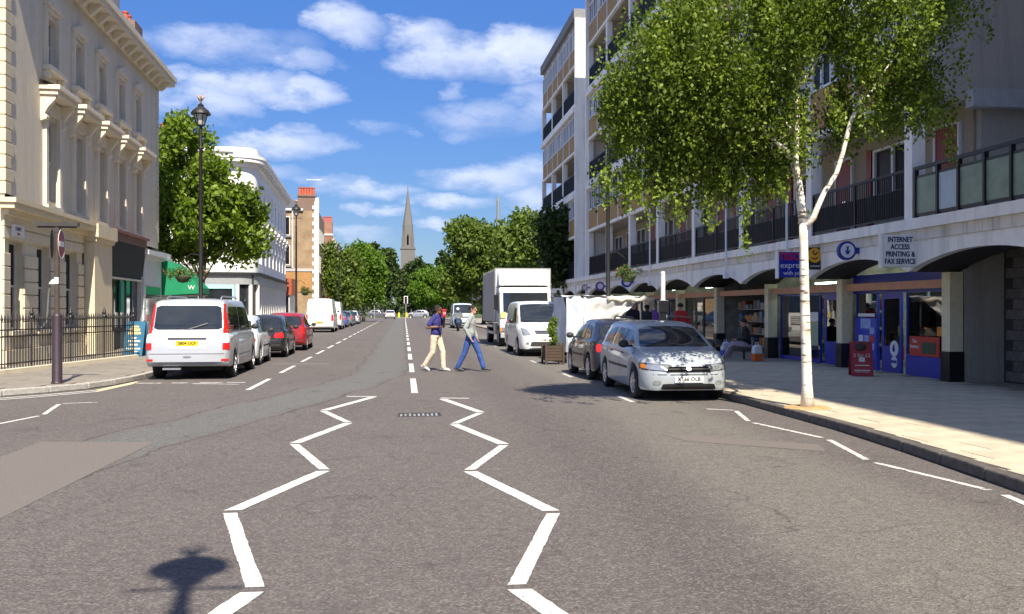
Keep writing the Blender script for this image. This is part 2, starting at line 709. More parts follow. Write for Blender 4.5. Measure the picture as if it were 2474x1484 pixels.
    t.links.new(col, b.inputs['Base Color'])
    b.inputs['Roughness'].default_value = .82
    b.inputs['Specular IOR Level'].default_value = .35
    bp = t.nodes.new('ShaderNodeBump')
    bp.inputs['Strength'].default_value = .55
    bp.inputs['Distance'].default_value = .01
    ad = mt('ADD', mt('MULTIPLY', vo.outputs['Distance'], 1.2), bs)
    t.links.new(ad, bp.inputs['Height'])
    t.links.new(bp.outputs[0], b.inputs['Normal'])
    MATS[name] = m
    return m


road_m = asphalt('road_asphalt', (.103, .093, .0895), (.118, .109, .1035))
grass_m = M('park_grass', (.06, .10, .03), .9, var=.4, scale=.8)
gsheet = MB().quad((-1500, -300, -.03), (1500, -300, -.03), (1500, 3000, -.03), (-1500, 3000, -.03))
tag(gsheet.build('ground', M('far_ground', (.09, .09, .085), .9, var=.3, scale=.05)), kind='structure')
road = MB().quad((-60, -30, 0), (16, -30, 0), (16, 186, 0), (-60, 186, 0)).build('road', road_m)
tag(road, kind='structure')
g = MB().box(-90, 90, 178.5, 420, -.02, .1)
tag(g.build('garden_ground', grass_m), kind='structure')

paint = M('road_paint', (.55, .55, .52), .75, var=.16, scale=18, bump=.2)
paint_old = M('worn_road_paint', (.50, .49, .47), .8, var=.35, scale=25)


def wornpaint(m, thr, sc):
    """chips out of the paint let the asphalt show"""
    t = m.node_tree
    b = t.nodes['Principled BSDF']
    co = t.nodes.new('ShaderNodeTexCoord')
    n = t.nodes.new('ShaderNodeTexNoise')
    n.inputs['Scale'].default_value = sc
    n.inputs['Detail'].default_value = 8
    n.inputs['Roughness'].default_value = .8
    t.links.new(co.outputs['Object'], n.inputs['Vector'])
    mr = t.nodes.new('ShaderNodeMapRange')
    mr.inputs['From Min'].default_value = thr
    mr.inputs['From Max'].default_value = thr + .05
    t.links.new(n.outputs[0], mr.inputs[0])
    src = b.inputs['Base Color'].links[0].from_socket
    mx = t.nodes.new('ShaderNodeMixRGB')
    mx.inputs[2].default_value = (.13, .12, .12, 1)
    t.links.new(mr.outputs[0], mx.inputs[0])
    t.links.new(src, mx.inputs[1])
    t.links.new(mx.outputs[0], b.inputs['Base Color'])


wornpaint(paint, .585, 18)
wornpaint(paint_old, .52, 10)
kerb_paint = M('kerb_zigzag_paint', (.56, .55, .52), .75, var=.2, scale=20)
wornpaint(kerb_paint, .54, 9)


def stripe(name, p, q, w, m=None, z=.004, square=True):
    """painted line from p to q; ends cut across the road like real zigzag marks"""
    p, q = Vector((p[0], p[1])), Vector((q[0], q[1]))
    d = (q - p).normalized()
    if square:
        nx = Vector((-d.y, d.x)) * (w / 2)
        c = [p - nx, p + nx, q + nx, q - nx]
    else:
        h = w / 2 / max(abs(d.y), .3)
        c = [p - Vector((h, 0)), p + Vector((h, 0)), q + Vector((h, 0)), q - Vector((h, 0))]
    mb = MB()
    N = max(1, int((q - p).length / (.07 if max(p.y, q.y) < 24 else .5)))
    jr = random.Random(int(p.x * 977 + p.y * 131))
    L_, R_ = [], []
    for i in range(N + 1):
        a = i / N
        jit = .004 if max(p.y, q.y) < 24 else .004
        e = Vector((jr.uniform(-jit, jit), jr.uniform(-jit, jit)))
        f = Vector((jr.uniform(-jit, jit), jr.uniform(-jit, jit)))
        L_.append(c[0].lerp(c[3], a) + e)
        R_.append(c[1].lerp(c[2], a) + f)
    for i in range(N):
        mb.quad(*[(v.x, v.y, z) for v in (L_[i], R_[i], R_[i + 1], L_[i + 1])])
    return mb.build(name, m or paint, road)


ZL = [(-1.40, 3.7), (-.86, 5.58), (-1.40, 7.74), (-.79, 9.62), (-1.33, 11.56), (-.78, 13.57), (-1.29, 15.22), (-.55, 17.5)]
ZR = [(1.22, 3.6), (.66, 5.45), (1.21, 7.42), (.66, 9.42), (1.22, 11.17), (.71, 13.25), (1.23, 14.68), (.70, 17.0)]
for Z in (ZL, ZR):
    for i in range(len(Z) - 1):
        p, q = Vector(Z[i]), Vector(Z[i + 1])
        d = (q - p).normalized() * .05
        stripe('zigzag_marking', p + d, q - d, .135 if i % 2 == 0 else .105, square=False)
stripe('zigzag_end_bar', (-1.06, 17.66), (-.50, 17.56), .11)
stripe('zigzag_end_bar', (.68, 17.14), (1.20, 17.02), .11)
y0 = 17.9
for i in range(24):
    w = .13
    stripe('centre_line_dash', (.22 + .004 * i, y0 + .3), (.224 + .004 * i, y0 + 4.1), w)
    y0 += 6.0 if i < 12 else 6.0
y0 = 19.3
for i in range(22):
    stripe('bay_line_dash', (-3.13, y0), (-3.12, y0 + 3.0), .11)
    y0 += 5.0
for i in range(5):
    stripe('bay_line_dash', (4.02, 16.0 + 6 * i), (4.02, 17.2 + 6 * i), .1, paint_old)
for i in range(18):                              # end bars between bays on the left
    if i in (4, 8, 13):
        stripe('bay_end_bar', (-5.9, 19.5 + i * 5.2), (-3.2, 19.5 + i * 5.2), .1, paint_old)
stripe('bay_end_bar', (-4.6, 21.05), (-3.55, 20.75), .12, paint_old)
for i, (a, b) in enumerate([(-5.9, -5.3), (-5.1, -4.75), (-4.5, -4.0), (-3.9, -3.5)]):
    stripe('bay_word_marking', (a, 21.3), (b, 21.3 - .04), .16, paint_old)
zz = [(4.92, 14.78), (5.34, 14.5), (5.0, 13.0), (5.33, 11.2), (5.0, 9.5), (5.3, 7.75), (4.98, 5.9), (5.3, 4.0)]
for i in range(len(zz) - 1):
    stripe('kerb_zigzag_marking', Vector(zz[i]).lerp(Vector(zz[i + 1]), .06), Vector(zz[i]).lerp(Vector(zz[i + 1]), .94), .075, kerb_paint, square=i == 0)
zz = [(-5.3, 17.05), (-5.92, 16.9), (-5.54, 15.1), (-5.9, 13.2), (-5.55, 11.3), (-5.9, 9.4)]
for i in range(len(zz) - 1):
    stripe('kerb_zigzag_marking', Vector(zz[i]).lerp(Vector(zz[i + 1]), .06), Vector(zz[i]).lerp(Vector(zz[i + 1]), .94), .075, kerb_paint, square=i == 0)
# double lines that follow the left corner kerb
yel = M('old_yellow_paint', (.62, .52, .34), .8, var=.25, scale=20)
for off, m_ in ((.42, paint), (.75, paint)):
    pts = [(-6.04 + off * .2, 22.2 - off), (-6.28 + off * .3, 20.0 - off), (-6.95 + off * .25, 19.0 - off), (-7.6 + off * .2, 18.3 - off), (-9.2, 17.3 - off), (-12, 16.2 - off)]
    for i in range(len(pts) - 1):
        stripe('edge_line', pts[i], pts[i + 1], .09, yel if i == 0 else m_)
# resurfaced patches
patch_m = M('patch_asphalt', (.142, .126, .115), .85, var=.22, scale=60, bump=.4, bscale=90, detail=8)
MB().add([(-4.45, 12.1, .003), (-3.05, 11.9, .003), (-3.2, 5.0, .003), (-4.4, 4.4, .003)], [(0, 3, 2, 1)]).build('asphalt_patch', patch_m, road)
MB().add([(3.35, 11.95, .003), (5.0, 10.75, .003), (4.85, 10.2, .003), (3.5, 11.2, .003)], [(0, 3, 2, 1)]).build('asphalt_patch', patch_m, road)
MB().add([(-3.9, 28.6, .003), (-2.2, 28.5, .003), (-2.2, 27.8, .003), (-3.9, 28.0, .003)], [(0, 3, 2, 1)]).build('asphalt_patch', patch_m, road)
# gully cover with pale slots
dc = MB().box(-.08, .58, 14.25, 14.75, -.02, .003).build('drain_cover', M('cast_iron', (.05, .05, .052), .6, .5, var=.3, scale=20), road)
for k in range(9):
    MB().box(-.05 + k * .068, -.015 + k * .068, 14.3 + (k % 2) * .03, 14.55 + (k % 3) * .04, .002, .006).build('drain_slot', M('drain_slot_grey', (.26, .25, .24), .8, var=.3), dc)

# ---------------------------------------------------------------- pavements, kerbs, slabs
pave_m = M('pavement_slab_concrete', (.21, .19, .16), .85, var=.22, scale=2.2, bump=.3, bscale=40)
pave_r = M('pavement_slab_warm', (.47, .415, .315), .85, var=.2, scale=2.0, bump=.3, bscale=40)
pave_b = M('pavement_joint_sand', (.28, .25, .20), .9, var=.25, scale=6, bump=.3)
kerb_m = M('kerb_granite', (.36, .35, .325), .8, var=.3, scale=14, bump=.3)
kerb_d = M('kerb_granite_shaded', (.09, .08, .072), .85, var=.35, scale=9, bump=.4)  # shade on the right kerb's road face put into the stone colour
KL = [(-40, 12.5), (-14, 15.3), (-9.6, 17.1), (-8.2, 17.95), (-7.53, 18.44), (-6.93, 19.15), (-6.45, 19.95), (-6.18, 21), (-6.08, 23), (-6.08, 60), (-6.9, 66), (-6.9, 158)]
KR = [(5.0, 2.0), (5.3, 5.5), (5.55, 7.7), (5.78, 10), (5.9, 12), (5.92, 30), (6.6, 36), (6.6, 158)]


def resample(pts, step):
    out = [Vector(pts[0])]
    acc = 0
    for a, b in zip(pts[:-1], pts[1:]):
        a, b = Vector(a), Vector(b)
        L = (b - a).length
        t = step - acc
        while t <= L:
            out.append(a.lerp(b, t / L))
            t += step
        acc = L - (t - step)
    return out


def inside_kerb(pts, X, Y):
    for a, b in zip(pts[:-1], pts[1:]):
        if min(a[1], b[1]) <= Y <= max(a[1], b[1]) and abs(b[1] - a[1]) > 1e-6:
            return a[0] + (b[0] - a[0]) * (Y - a[1]) / (b[1] - a[1])
    return None


pavL = MB().prism([(-60, 11.0)] + KL + [(-60, 158)], .0, .104, 'z').build('pavement_left', pave_b)
pavR = MB().prism(list(reversed(KR)) + [(40, 2.0), (40, 158)], .0, .104, 'z').build('pavement_right', pave_b)
tag(pavL, kind='structure')
tag(pavR, kind='structure')
kst = MB().box(-.45, .45, -.07, .07, .0, .125).mesh('kerb_stone')
for K, par, mat_, lim in ((KL, pavL, kerb_m, 60), (KR, pavR, kerb_d, 60)):
    me = kst.copy()
    me.materials.append(mat_)
    P = resample([k for k in K if k[1] < lim + 10 and k[0] > -16], .905)
    for i in range(len(P) - 1):
        d = P[i + 1] - P[i]
        o = bpy.data.objects.new('kerb_stone', me)
        COL.objects.link(o)
        o.parent = par
        c = (P[i] + P[i + 1]) / 2
        o.location = (c.x, c.y, rnd.uniform(-.004, .004))
        o.rotation_euler = (0, 0, math.atan2(d.y, d.x) + rnd.uniform(-.006, .006))
        bv = o.modifiers.new('bevel', 'BEVEL')
        bv.width = .018
        bv.segments = 2


def slabs(par, x0, x1, y0, y1, dx, dy, mat_, ok, joint=.01, cap=300, side=1):
    me = MB().box(-dx / 2 + joint / 2, dx / 2 - joint / 2, -dy / 2 + joint / 2, dy / 2 - joint / 2, .06, .12).mesh('paving_slab')
    mats = [mat_]
    for k in (.95, 1.04):
        c = mat_.node_tree.nodes['Mix (Legacy)'] if 'Mix (Legacy)' in mat_.node_tree.nodes else None
        m2 = mat_.copy()
        for nd in m2.node_tree.nodes:
            if nd.type == 'MIX_RGB':
                for q in (1, 2):
                    v = nd.inputs[q].default_value
                    nd.inputs[q].default_value = (v[0] * k, v[1] * k, v[2] * k, 1)
        mats.append(m2)
    mes = []
    for m2 in mats:
        c = me.copy()
        c.materials.append(m2)
        mes.append(c)
    n = 0
    r = 0
    y = y0 + dy / 2
    while y < y1:
        x = x0 + dx / 2 + (dx / 2 if r % 2 else 0) - dx
        k = ok(y, dy)
        while x < x1 and k is not None:
            a, b = x - dx / 2, x + dx / 2
            a, b = (max(a, k), b) if side > 0 else (a, min(b, k))
            if b - a > .08 and n < cap:
                if b - a > dx - .01:
                    o = bpy.data.objects.new('paving_slab', rnd.choice(mes))
                    o.location = (x, y, rnd.uniform(-.002, .002))
                else:
                    h = (b - a) / 2
                    c = MB().box(-h + joint / 2, h - joint / 2, -dy / 2 + joint / 2, dy / 2 - joint / 2, .06, .12).mesh('paving_slab')
                    c.materials.append(rnd.choice(mats))
                    o = bpy.data.objects.new('paving_slab', c)
                    o.location = ((a + b) / 2, y, rnd.uniform(-.002, .002))
                COL.objects.link(o)
                o.parent = par
                n += 1
            x += dx
        y += dy
        r += 1


def okR(y, dy):
    return max(inside_kerb(KR, 0, y - dy / 2) or 5.0, inside_kerb(KR, 0, y + dy / 2) or 5.0) + .075


def okL(y, dy):
    a, b = inside_kerb(KL[2:], 0, y - dy / 2), inside_kerb(KL[2:], 0, y + dy / 2)
    return None if a is None or b is None else min(a, b) - .075


slabs(pavR, 5.6, 11.55, 7.0, 25.6, .75, .60, pave_r, okR)
slabs(pavL, -12.6, -6.1, 17.2, 31.5, .90, .60, pave_m, okL, side=-1)

# ================================================================== RIGHT: DECK-ACCESS APARTMENT BLOCK OVER SHOPS
FX = 10.5
Y0R = 18.3
BY = [18.3, 23.1, 28.0, 32.8, 37.6, 42.4, 47.3, 52.1]
LB = [56.1, 60.6, 65.1, 69.7]
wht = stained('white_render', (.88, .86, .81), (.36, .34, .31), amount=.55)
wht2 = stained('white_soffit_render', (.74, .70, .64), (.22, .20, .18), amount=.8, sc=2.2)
conc = stained('aggregate_concrete', (.42, .385, .335), (.16, .145, .13), .9, .6, 1.0, .5)
brownp = M('tan_cladding', (.36, .215, .07), .7, var=.18, scale=3)
cream = M('cream_tile', (.76, .67, .45), .5, var=.12, scale=9)
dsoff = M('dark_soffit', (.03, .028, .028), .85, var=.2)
salmon = M('salmon_beam', (.66, .33, .20), .6, var=.12)
reddoor = M('red_door_paint', (.22, .008, .012), .4, var=.12)
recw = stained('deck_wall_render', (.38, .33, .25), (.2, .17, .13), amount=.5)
blueshop = M('blue_shop_paint', (.015, .03, .36), .4, var=.1)
shopglass = clearglass('shop_glass', (.8, .86, .86), .10)
frost = M('frosted_green_glass', (.20, .27, .20), .35, var=.25, scale=2.5, spec=.6)
frost2 = M('frosted_white_glass', (.42, .5, .56), .35, var=.1, scale=2.5)
tile_f = M('shop_floor', (.3, .28, .25), .5, var=.2)
dark_in = M('shop_back_wall', (.30, .26, .21), .8, var=.4, scale=3)
tubel = M('lit_tube', (.75, 1.0, .85), emit=9.0)

apt = empty('apartment_block', (FX, Y0R, 0), 0, 'long white and tan apartment block with access decks above a row of arched shops', 'building')


def fb(mb, s0, s1, d0, d1, z0, z1):
    return mb.box(d0, d1, s0 - Y0R, s1 - Y0R, z0, z1)


def part(name, mat, par, *boxes, bevel=0.0):
    mb = MB()
    for b in boxes:
        fb(mb, *b)
    return mb.build(name, mat, par, bevel=bevel)


# ---- masses
part('core_wall', conc, apt, (18.12, 52.1, 1.5, 11, 3.3, 19.45))
part('stair_core', wht, apt, (52.1, 56.1, 1.1, 11, 0.1, 19.6))
part('core_wall', conc, apt, (56.1, 69.9, 1.5, 11, 0.1, 19.45))
part('end_wing', conc, apt, (-14, 13.2, -.3, 12, 0, 25))
for (a, b) in ((6.0, 8.4), (11.2, 13.72), (16.55, 19.45)):
    part('storey_mass', conc, apt, (18.12, 52.1, .12, 1.497, a + .004, b))
    part('storey_mass', conc, apt, (56.1, 69.9, .12, 1.497, a + .004, b))
part('end_slab', M('pale_concrete', (.42, .42, .42), .85, var=.12, bump=.2), apt, (17.86, 18.118, 1.15, 11, 5.82, 6.2))
part('roof', M('roof_felt', (.2, .2, .21), .8), apt, (18.0, 52.2, -.12, 11.1, 19.452, 20.05))
part('roof', M('roof_felt', (.2, .2, .21)), apt, (56.0, 70.0, -.12, 11.1, 19.452, 20.05))
part('end_door', reddoor, apt, (18.9, 19.3, 1.40, 1.49, 3.5, 5.6))

# ---- per bay upper storeys
white_fr = M('white_window_frame', (.72, .74, .76), .4, var=.05)
greyrail = M('black_railing', (.014, .013, .018), .5, var=.3)
wfr = MB()
for (a, b) in ((0, .05), (1.03, 1.08)):
    wfr.box(-.05, .05, a, b, 0, 1.15)
wfr.box(-.05, .05, 0.05, 1.03, 0, .06).box(-.05, .05, .05, 1.03, 1.09, 1.15).box(-.04, .04, .51, .57, .06, 1.09)
wfr_me = wfr.mesh('window')
wfr_me.materials.append(white_fr)
pane_me = MB().quad((0, .05, .06), (0, 1.03, .06), (0, 1.03, 1.09), (0, .05, 1.09)).mesh('pane')
pane_me.materials.append(glassw)
curt_me = MB().quad((0, .05, .06), (0, .5, .06), (0, .5, 1.09), (0, .05, 1.09)).mesh('curtain')
curt_me.materials.append(M('net_curtain', (.45, .46, .47), .9, var=.2, scale=20, stretch=(1, 8, 1)))


def add(me, name, par, loc):
    o = bpy.data.objects.new(name, me)
    COL.objects.link(o)
    o.parent = par
    o.location = loc
    return o


def upper_bay(a, b, near):
    L = b - a
    for (z0, zb, zs) in ((3.5, 6.0, 8.4), (8.9, 11.2, 13.72), (14.2, 16.55, 19.2)):
        lo = z0 == 3.5
        if z0 > 10 and near:
            pass
        # thin beam, cladding panels, window strip, slab
        part('edge_beam', wht, apt, (a, b - .004, -.04, .118, zb, zb + .15))
        n = 2
        w = L / n
        for k in range(n):
            part('cladding_panel', brownp, apt, (a + k * w + .05, a + (k + 1) * w - .05, .03, .118, zb + .153, zb + 1.2))
            part('mullion', white_fr, apt, (a + k * w - .045, a + k * w + .045, .0, .117, zb + .153, zs))
        m = 4
        ww = (L - .1) / m
        for k in range(m):
            o = add(wfr_me, 'window', apt, (.062, a + .05 + k * ww + .03 - Y0R, zb + 1.22))
            o.scale = (1, (ww - .05) / 1.08, 1)
            p = add(pane_me, 'pane', o, (.02, 0, 0))
            if rnd.random() < .5:
                add(curt_me, 'curtain', o, (.01, 0 if rnd.random() < .5 else .53, 0))
        if z0 < 14:
            part('floor_slab', wht, apt, (a, b - .004, -.16, .119, zs + .003, zs + .28), (a, b - .004, -.08, .119, zs + .284, zs + .5))
        # column
        part('column', wht, apt, (a - .15, a + .15, -.02, .28, z0 + .003, zb - .003), bevel=.01)
        # railing
        f = MB()
        fb(f, a + .16, b - .16, .02, .07, z0 + 1.03, z0 + 1.09)
        fb(f, a + .16, b - .16, .03, .06, z0 + .08, z0 + .12)
        for s in (a + .18, a + L / 2, b - .18):
            fb(f, s - .02, s + .02, .02, .07, z0 + .003, z0 + 1.03)
        rl = f.build('balcony_railing', greyrail, apt)
        bb = MB()
        s = a + .28
        while s < b - .25:
            fb(bb, s - .009, s + .009, .036, .054, z0 + .12, z0 + 1.03)
            s += .1
        tag(bb.build('railing_bars', greyrail, rl), kind='stuff')
        part('infill_sheet', M('railing_sheet', (.02, .018, .024), .6), rl, (a + .2, b - .2, .062, .072, z0 + .1, z0 + .7))
        # recessed deck wall: doors and windows
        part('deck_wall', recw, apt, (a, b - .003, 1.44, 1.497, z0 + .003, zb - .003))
        dw = .85
        ds = a + (.45 if lo else .7)
        fr = part('door_frame', white_fr, apt, (ds - .07, ds, 1.36, 1.437, z0 + .003, z0 + 2.15), (ds + dw, ds + dw + .07, 1.36, 1.437, z0 + .003, z0 + 2.15),
                  (ds - .07, ds + dw + .07, 1.36, 1.437, z0 + 2.153, z0 + 2.22))
        part('front_door', reddoor, fr, (ds + .005, ds + dw - .005, 1.385, 1.435, z0 + .01, z0 + 2.145))
        part('letter_plate', chrome, fr, (ds + .3, ds + .55, 1.377, 1.385, z0 + 1.0, z0 + 1.06))
        o = add(wfr_me, 'window', apt, (1.39, a + 2.2 - Y0R, z0 + .95))
        o.scale = (1, 1.7, 1.05)
        add(pane_me, 'pane', o, (.02, 0, 0))
        part('red_panel', reddoor, apt, (b - .62, b - .38, 1.37, 1.437, z0 + .003, z0 + 2.2))


for i in range(len(BY) - 1):
    upper_bay(BY[i], BY[i + 1], i == 0)
for i in range(3):
    upper_bay(LB[i], LB[i + 1], False)
for z0, zb in ((3.5, 6.0), (8.9, 11.2), (14.2, 16.55)):
    part('column', wht, apt, (51.95, 52.25, -.02, .28, z0 + .003, zb), bevel=.01)
    part('column', wht, apt, (69.55, 69.85, -.02, .28, z0 + .003, zb), bevel=.01)
part('fin_wall', wht, apt, (52.27, 52.5, -.1, 1.09, .1, 19.4))
part('fin_wall', wht, apt, (55.75, 55.98, -.1, 1.09, .1, 19.4))
for k in range(6):
    o = add(wfr_me, 'window', apt, (1.05, 53.4 - Y0R, 4.2 + 2.66 * k))
    o.scale = (1, 1.5, 1.2)
    add(pane_me, 'pane', o, (.02, 0, 0))

for r_ in range(8):
    for k in range(9):
        o = add(wfr_me, 'window', apt, (-.32, -12.5 + k * 2.75 - Y0R, 3.6 + r_ * 2.66))
        o.scale = (1, 1.6, 1.2)
        add(pane_me, 'pane', o, (.0, 0, 0))

# ---- deck edge over the shops and the terrace near the camera
for a, b in [(13.2, 18.298)] + [(BY[i], BY[i + 1] - .004) for i in range(7)] + [(52.1, 56.096)] + [(LB[i], LB[i + 1] - .004) for i in range(3)]:
    part('deck_edge', wht, apt, (a, b, -.14, 1.5, 3.28, 3.5))
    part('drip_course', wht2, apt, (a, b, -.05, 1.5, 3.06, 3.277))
SP, AP = 2.42, 2.80


def arch_bay(a, b):
    poly = [(a - Y0R, 3.057), (a - Y0R, SP)]
    N = 18
    for k in range(1, N):
        t = k / N
        poly.append((a + (b - a) * t - Y0R, SP + (AP - SP) * math.sin(math.pi * t) ** .8))
    poly += [(b - Y0R, SP), (b - Y0R, 3.057)]
    MB().prism(poly, -.02, .16, 'x').build('arch_fascia', wht, apt)
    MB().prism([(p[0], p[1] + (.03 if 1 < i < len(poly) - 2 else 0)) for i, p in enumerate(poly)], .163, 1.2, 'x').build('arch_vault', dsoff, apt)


for a, b in [(13.5, 18.297)] + [(BY[i], BY[i + 1] - .003) for i in range(7)] + [(52.1, 56.097)] + [(LB[i], LB[i + 1] - .003) for i in range(3)]:
    arch_bay(a, b)
for s in BY + LB:
    c = part('pillar', cream, apt, (s - .15, s + .15, .82, 1.12, .75, SP - .003), bevel=.008)
    part('pillar_base', black, c, (s - .165, s + .165, .80, 1.14, .10, .748), bevel=.008)
    part('party_wall', dark_in, apt, (s - .07, s + .07, 1.125, 7, .1, 3.05))
for i in range(7):
    part('shop_beam', salmon, apt, (BY[i] + .17, BY[i + 1] - .17, .92, 1.1, 2.1, 2.28))
part('shop_back_wall', dark_in, apt, (18.3, 69.7, 6.5, 6.7, .1, 3.05))
part('shop_floor', tile_f, apt, (18.3, 69.7, 1.15, 6.5, .08, .125))
part('shop_ceiling', M('shop_ceiling_paint', (.5, .5, .48), .8), apt, (18.3, 69.7, 1.25, 6.5, 3.0, 3.055))

# rain pipes on the front
for s in (24.0, 38.0, 28.75):
    mb = MB().cyl((-.22, s - Y0R, 2.75), (-.22, s - Y0R, 4.6 if s < 27 else 6.0), .035, n=8)
    mb.box(-.3, -.14, s - Y0R - .06, s - Y0R + .06, 2.62, 2.78)
    mb.build('rain_pipe', white_fr, apt)

# glass balustrade on the terrace
gl = [18.05, 17.25, 16.55, 15.75, 15.0, 14.2]
bal = MB()
fb(bal, 13.4, 18.1, -.02, .05, 4.5, 4.57)
fb(bal, 13.4, 18.1, -.005, .035, 4.34, 4.38)
fb(bal, 13.4, 18.1, -.005, .035, 3.55, 3.60)
for s in gl:
    fb(bal, s - .03, s + .03, -.03, .06, 3.503, 4.5)
bo = bal.build('terrace_balustrade', black, apt)
for i in range(len(gl) - 1):
    part('glass_panel', frost2 if i == 1 else frost, bo, (gl[i + 1] + .035, gl[i] - .035, .008, .022, 3.61, 4.335))
part('terrace_floor', conc, apt, (13.2, 18.1, 1.5, 11, 3.28, 3.49))
# terrace end: door and window beside the end wall
# passage under the near arch: concrete end wall and brick side
part('passage_end_wall', conc, apt, (18.17, 18.295, 1.15, 2.05, .1, 3.05))
brick_m = M('passage_brick', (.17, .15, .14), .85, var=.3, scale=12, bump=.3)
brick_m2 = M('passage_brick_dark', (.14, .122, .112), .85, var=.3, scale=12, bump=.3)
bw = part('passage_side_wall', M('dark_mortar', (.05, .048, .045), .9), apt, (15.9, 18.165, 2.05, 2.3, .1, 3.05))
bme = [MB().box(-.012, 0, -.215, .215, -.1, .1).mesh('brick') for _ in range(2)]
bme[0].materials.append(brick_m)
bme[1].materials.append(brick_m2)
for r in range(13):
    for k in range(6):
        s = 18.1 - .23 - k * .445 - (.22 if r % 2 else 0)
        if s > 16.0:
            add(rnd.choice(bme), 'brick', bw, (2.049, s - Y0R, .24 + r * .215))

# ---- shopfronts -------------------------------------------------------------
def shopfront(a, b, fr_mat, panes, riser=.45, door=None, top=2.09, d=1.13):
    """panes: list of (s0, s1); door: (s0, s1)"""
    f = MB()
    fb(f, a + .17, b - .17, d, d + .06, top - .06, top)
    sf = f.build('shopfront', fr_mat, apt)
    for (p, q) in panes:
        part('window_frame', fr_mat, sf, (p - .04, p, d, d + .06, riser, top - .062), (q, q + .04, d, d + .06, riser, top - .062),
             (p, q, d, d + .06, riser + .003, riser + .05))
        part('stall_riser', fr_mat, sf, (p - .04, q + .04, d - .01, d + .08, .12, riser))
        part('pane', shopglass, sf, (p + .002, q - .002, d + .025, d + .033, riser + .052, top - .064))
    if door:
        p, q = door
        dr = part('door', fr_mat, sf, (p, p + .09, d + .005, d + .05, .13, top - .065), (q - .09, q, d + .005, d + .05, .13, top - .065),
                  (p + .09, q - .09, d + .005, d + .05, .13, .75), (p + .09, q - .09, d + .005, d + .05, top - .2, top - .065))
        part('pane', shopglass, dr, (p + .092, q - .092, d + .02, d + .028, .752, top - .202))
        part('handle', chrome, dr, (p + .03, p + .06, d - .05, d + .003, 1.0, 1.25))
    return sf


def goods(a, b, d0, rows, seed, par, cols):
    r = random.Random(seed)
    sh = MB()
    for k in range(rows):
        fb(sh, a, b, d0, d0 + .4, .35 + k * .42, .375 + k * .42)
    shelf = tag(sh.build('shelf_unit', M('shelf_metal', (.35, .35, .34), .5)), )
    shelf.parent = par
    for k in range(rows):
        s = a + .05
        while s < b - .2:
            w = r.uniform(.12, .32)
            h = r.uniform(.15, .34)
            c = r.choice(cols)
            part('goods', M('goods_%d%d%d' % tuple(int(v * 99) for v in c), c, .5, var=.25, scale=12), shelf, (s, s + w, d0 - .02, d0 + .3, .377 + k * .42, .377 + k * .42 + h))
            s += w + r.uniform(.01, .1)


COLS = [(.5, .05, .03), (.6, .3, .03), (.05, .1, .4), (.6, .6, .55), (.05, .3, .1), (.6, .5, .1), (.1, .35, .5), (.5, .1, .2), (.15, .1, .08)]
# bay A: blue convenience shop
sA = shopfront(18.3, 23.1, blueshop, [(21.75, 22.75), (18.65, 20.35)], .55, (20.6, 21.5))
goods(18.7, 20.3, 1.35, 3, 1, apt, COLS)
goods(18.5, 20.4, 3.0, 5, 31, apt, COLS)
goods(21.6, 22.8, 1.5, 5, 2, apt, COLS)
part('light_tube', tubel, apt, (18.6, 20.4, 1.9, 1.94, 2.35, 2.39))
part('light_tube', tubel, apt, (18.6, 22.6, 4.0, 4.05, 2.7, 2.75))  # unseen rear tube, added to brighten the shop interior
part('light_tube', tubel, apt, (18.6, 22.7, 2.1, 2.15, 2.75, 2.8))  # another tube added for a brighter interior
part('window_transom', blueshop, sA, (18.47, 22.93, 1.125, 1.2, 2.095, 2.5))
# posters in its windows and on its door
wbar = M('white_print', (.75, .76, .78), .5, var=.04)
bprint = M('blue_print', (.02, .05, .5), .4, var=.1)
rprint = M('red_print', (.5, .02, .015), .45, var=.1)
lprint = M('pale_blue_print', (.3, .42, .75), .5, var=.3, scale=8)
dgreen = M('dark_green_print', (.03, .07, .03), .5, var=.3, scale=15)
orng = M('orange_print', (.75, .25, .02), .5, var=.3, scale=8)


def poster(name, mat, s0, s1, z0, z1, d=1.118, par=None):
    return part(name, mat, par or sA, (s0, s1, d - .006, d, z0, z1))


poster('poster', bprint, 21.72, 22.8, .40, 1.42)
poster('poster_heading', wbar, 21.8, 22.65, 1.45, 1.53, 1.117)
poster('poster_sheet', lprint, 22.0, 22.5, 1.15, 1.4, 1.111)
for k in range(7):
    s, z = 21.82 + (k % 3) * .28, .62 + (k // 3) * .2
    poster('poster_sheet', [lprint, wbar, lprint, rprint, lprint, wbar, lprint][k], s, s + .22, z, z + .16, 1.1105)
poster('window_poster', rprint, 19.0, 20.2, .58, 1.02)
poster('poster_picture', dgreen, 19.15, 19.7, .64, .9, 1.111)
poster('poster_picture', orng, 18.75, 19.1, 1.05, 1.25)
text('The\nLottery', .12, wbar, sA, (1.103, 19.98 - Y0R, .85), (R(90), 0, R(-90)))
for z, rr, mt_ in ((.62, .19, wbar), (.30, .14, wbar)):
    lg = MB().lathe([(0, 0), (rr, 0), (rr, .008), (0, .008)], (1.118, 20.9 - Y0R, z + .08), 20, 'x').build('door_sticker', wbar, sA)
hand_blue = M('lottery_blue', (.015, .03, .3), .4, var=.05)


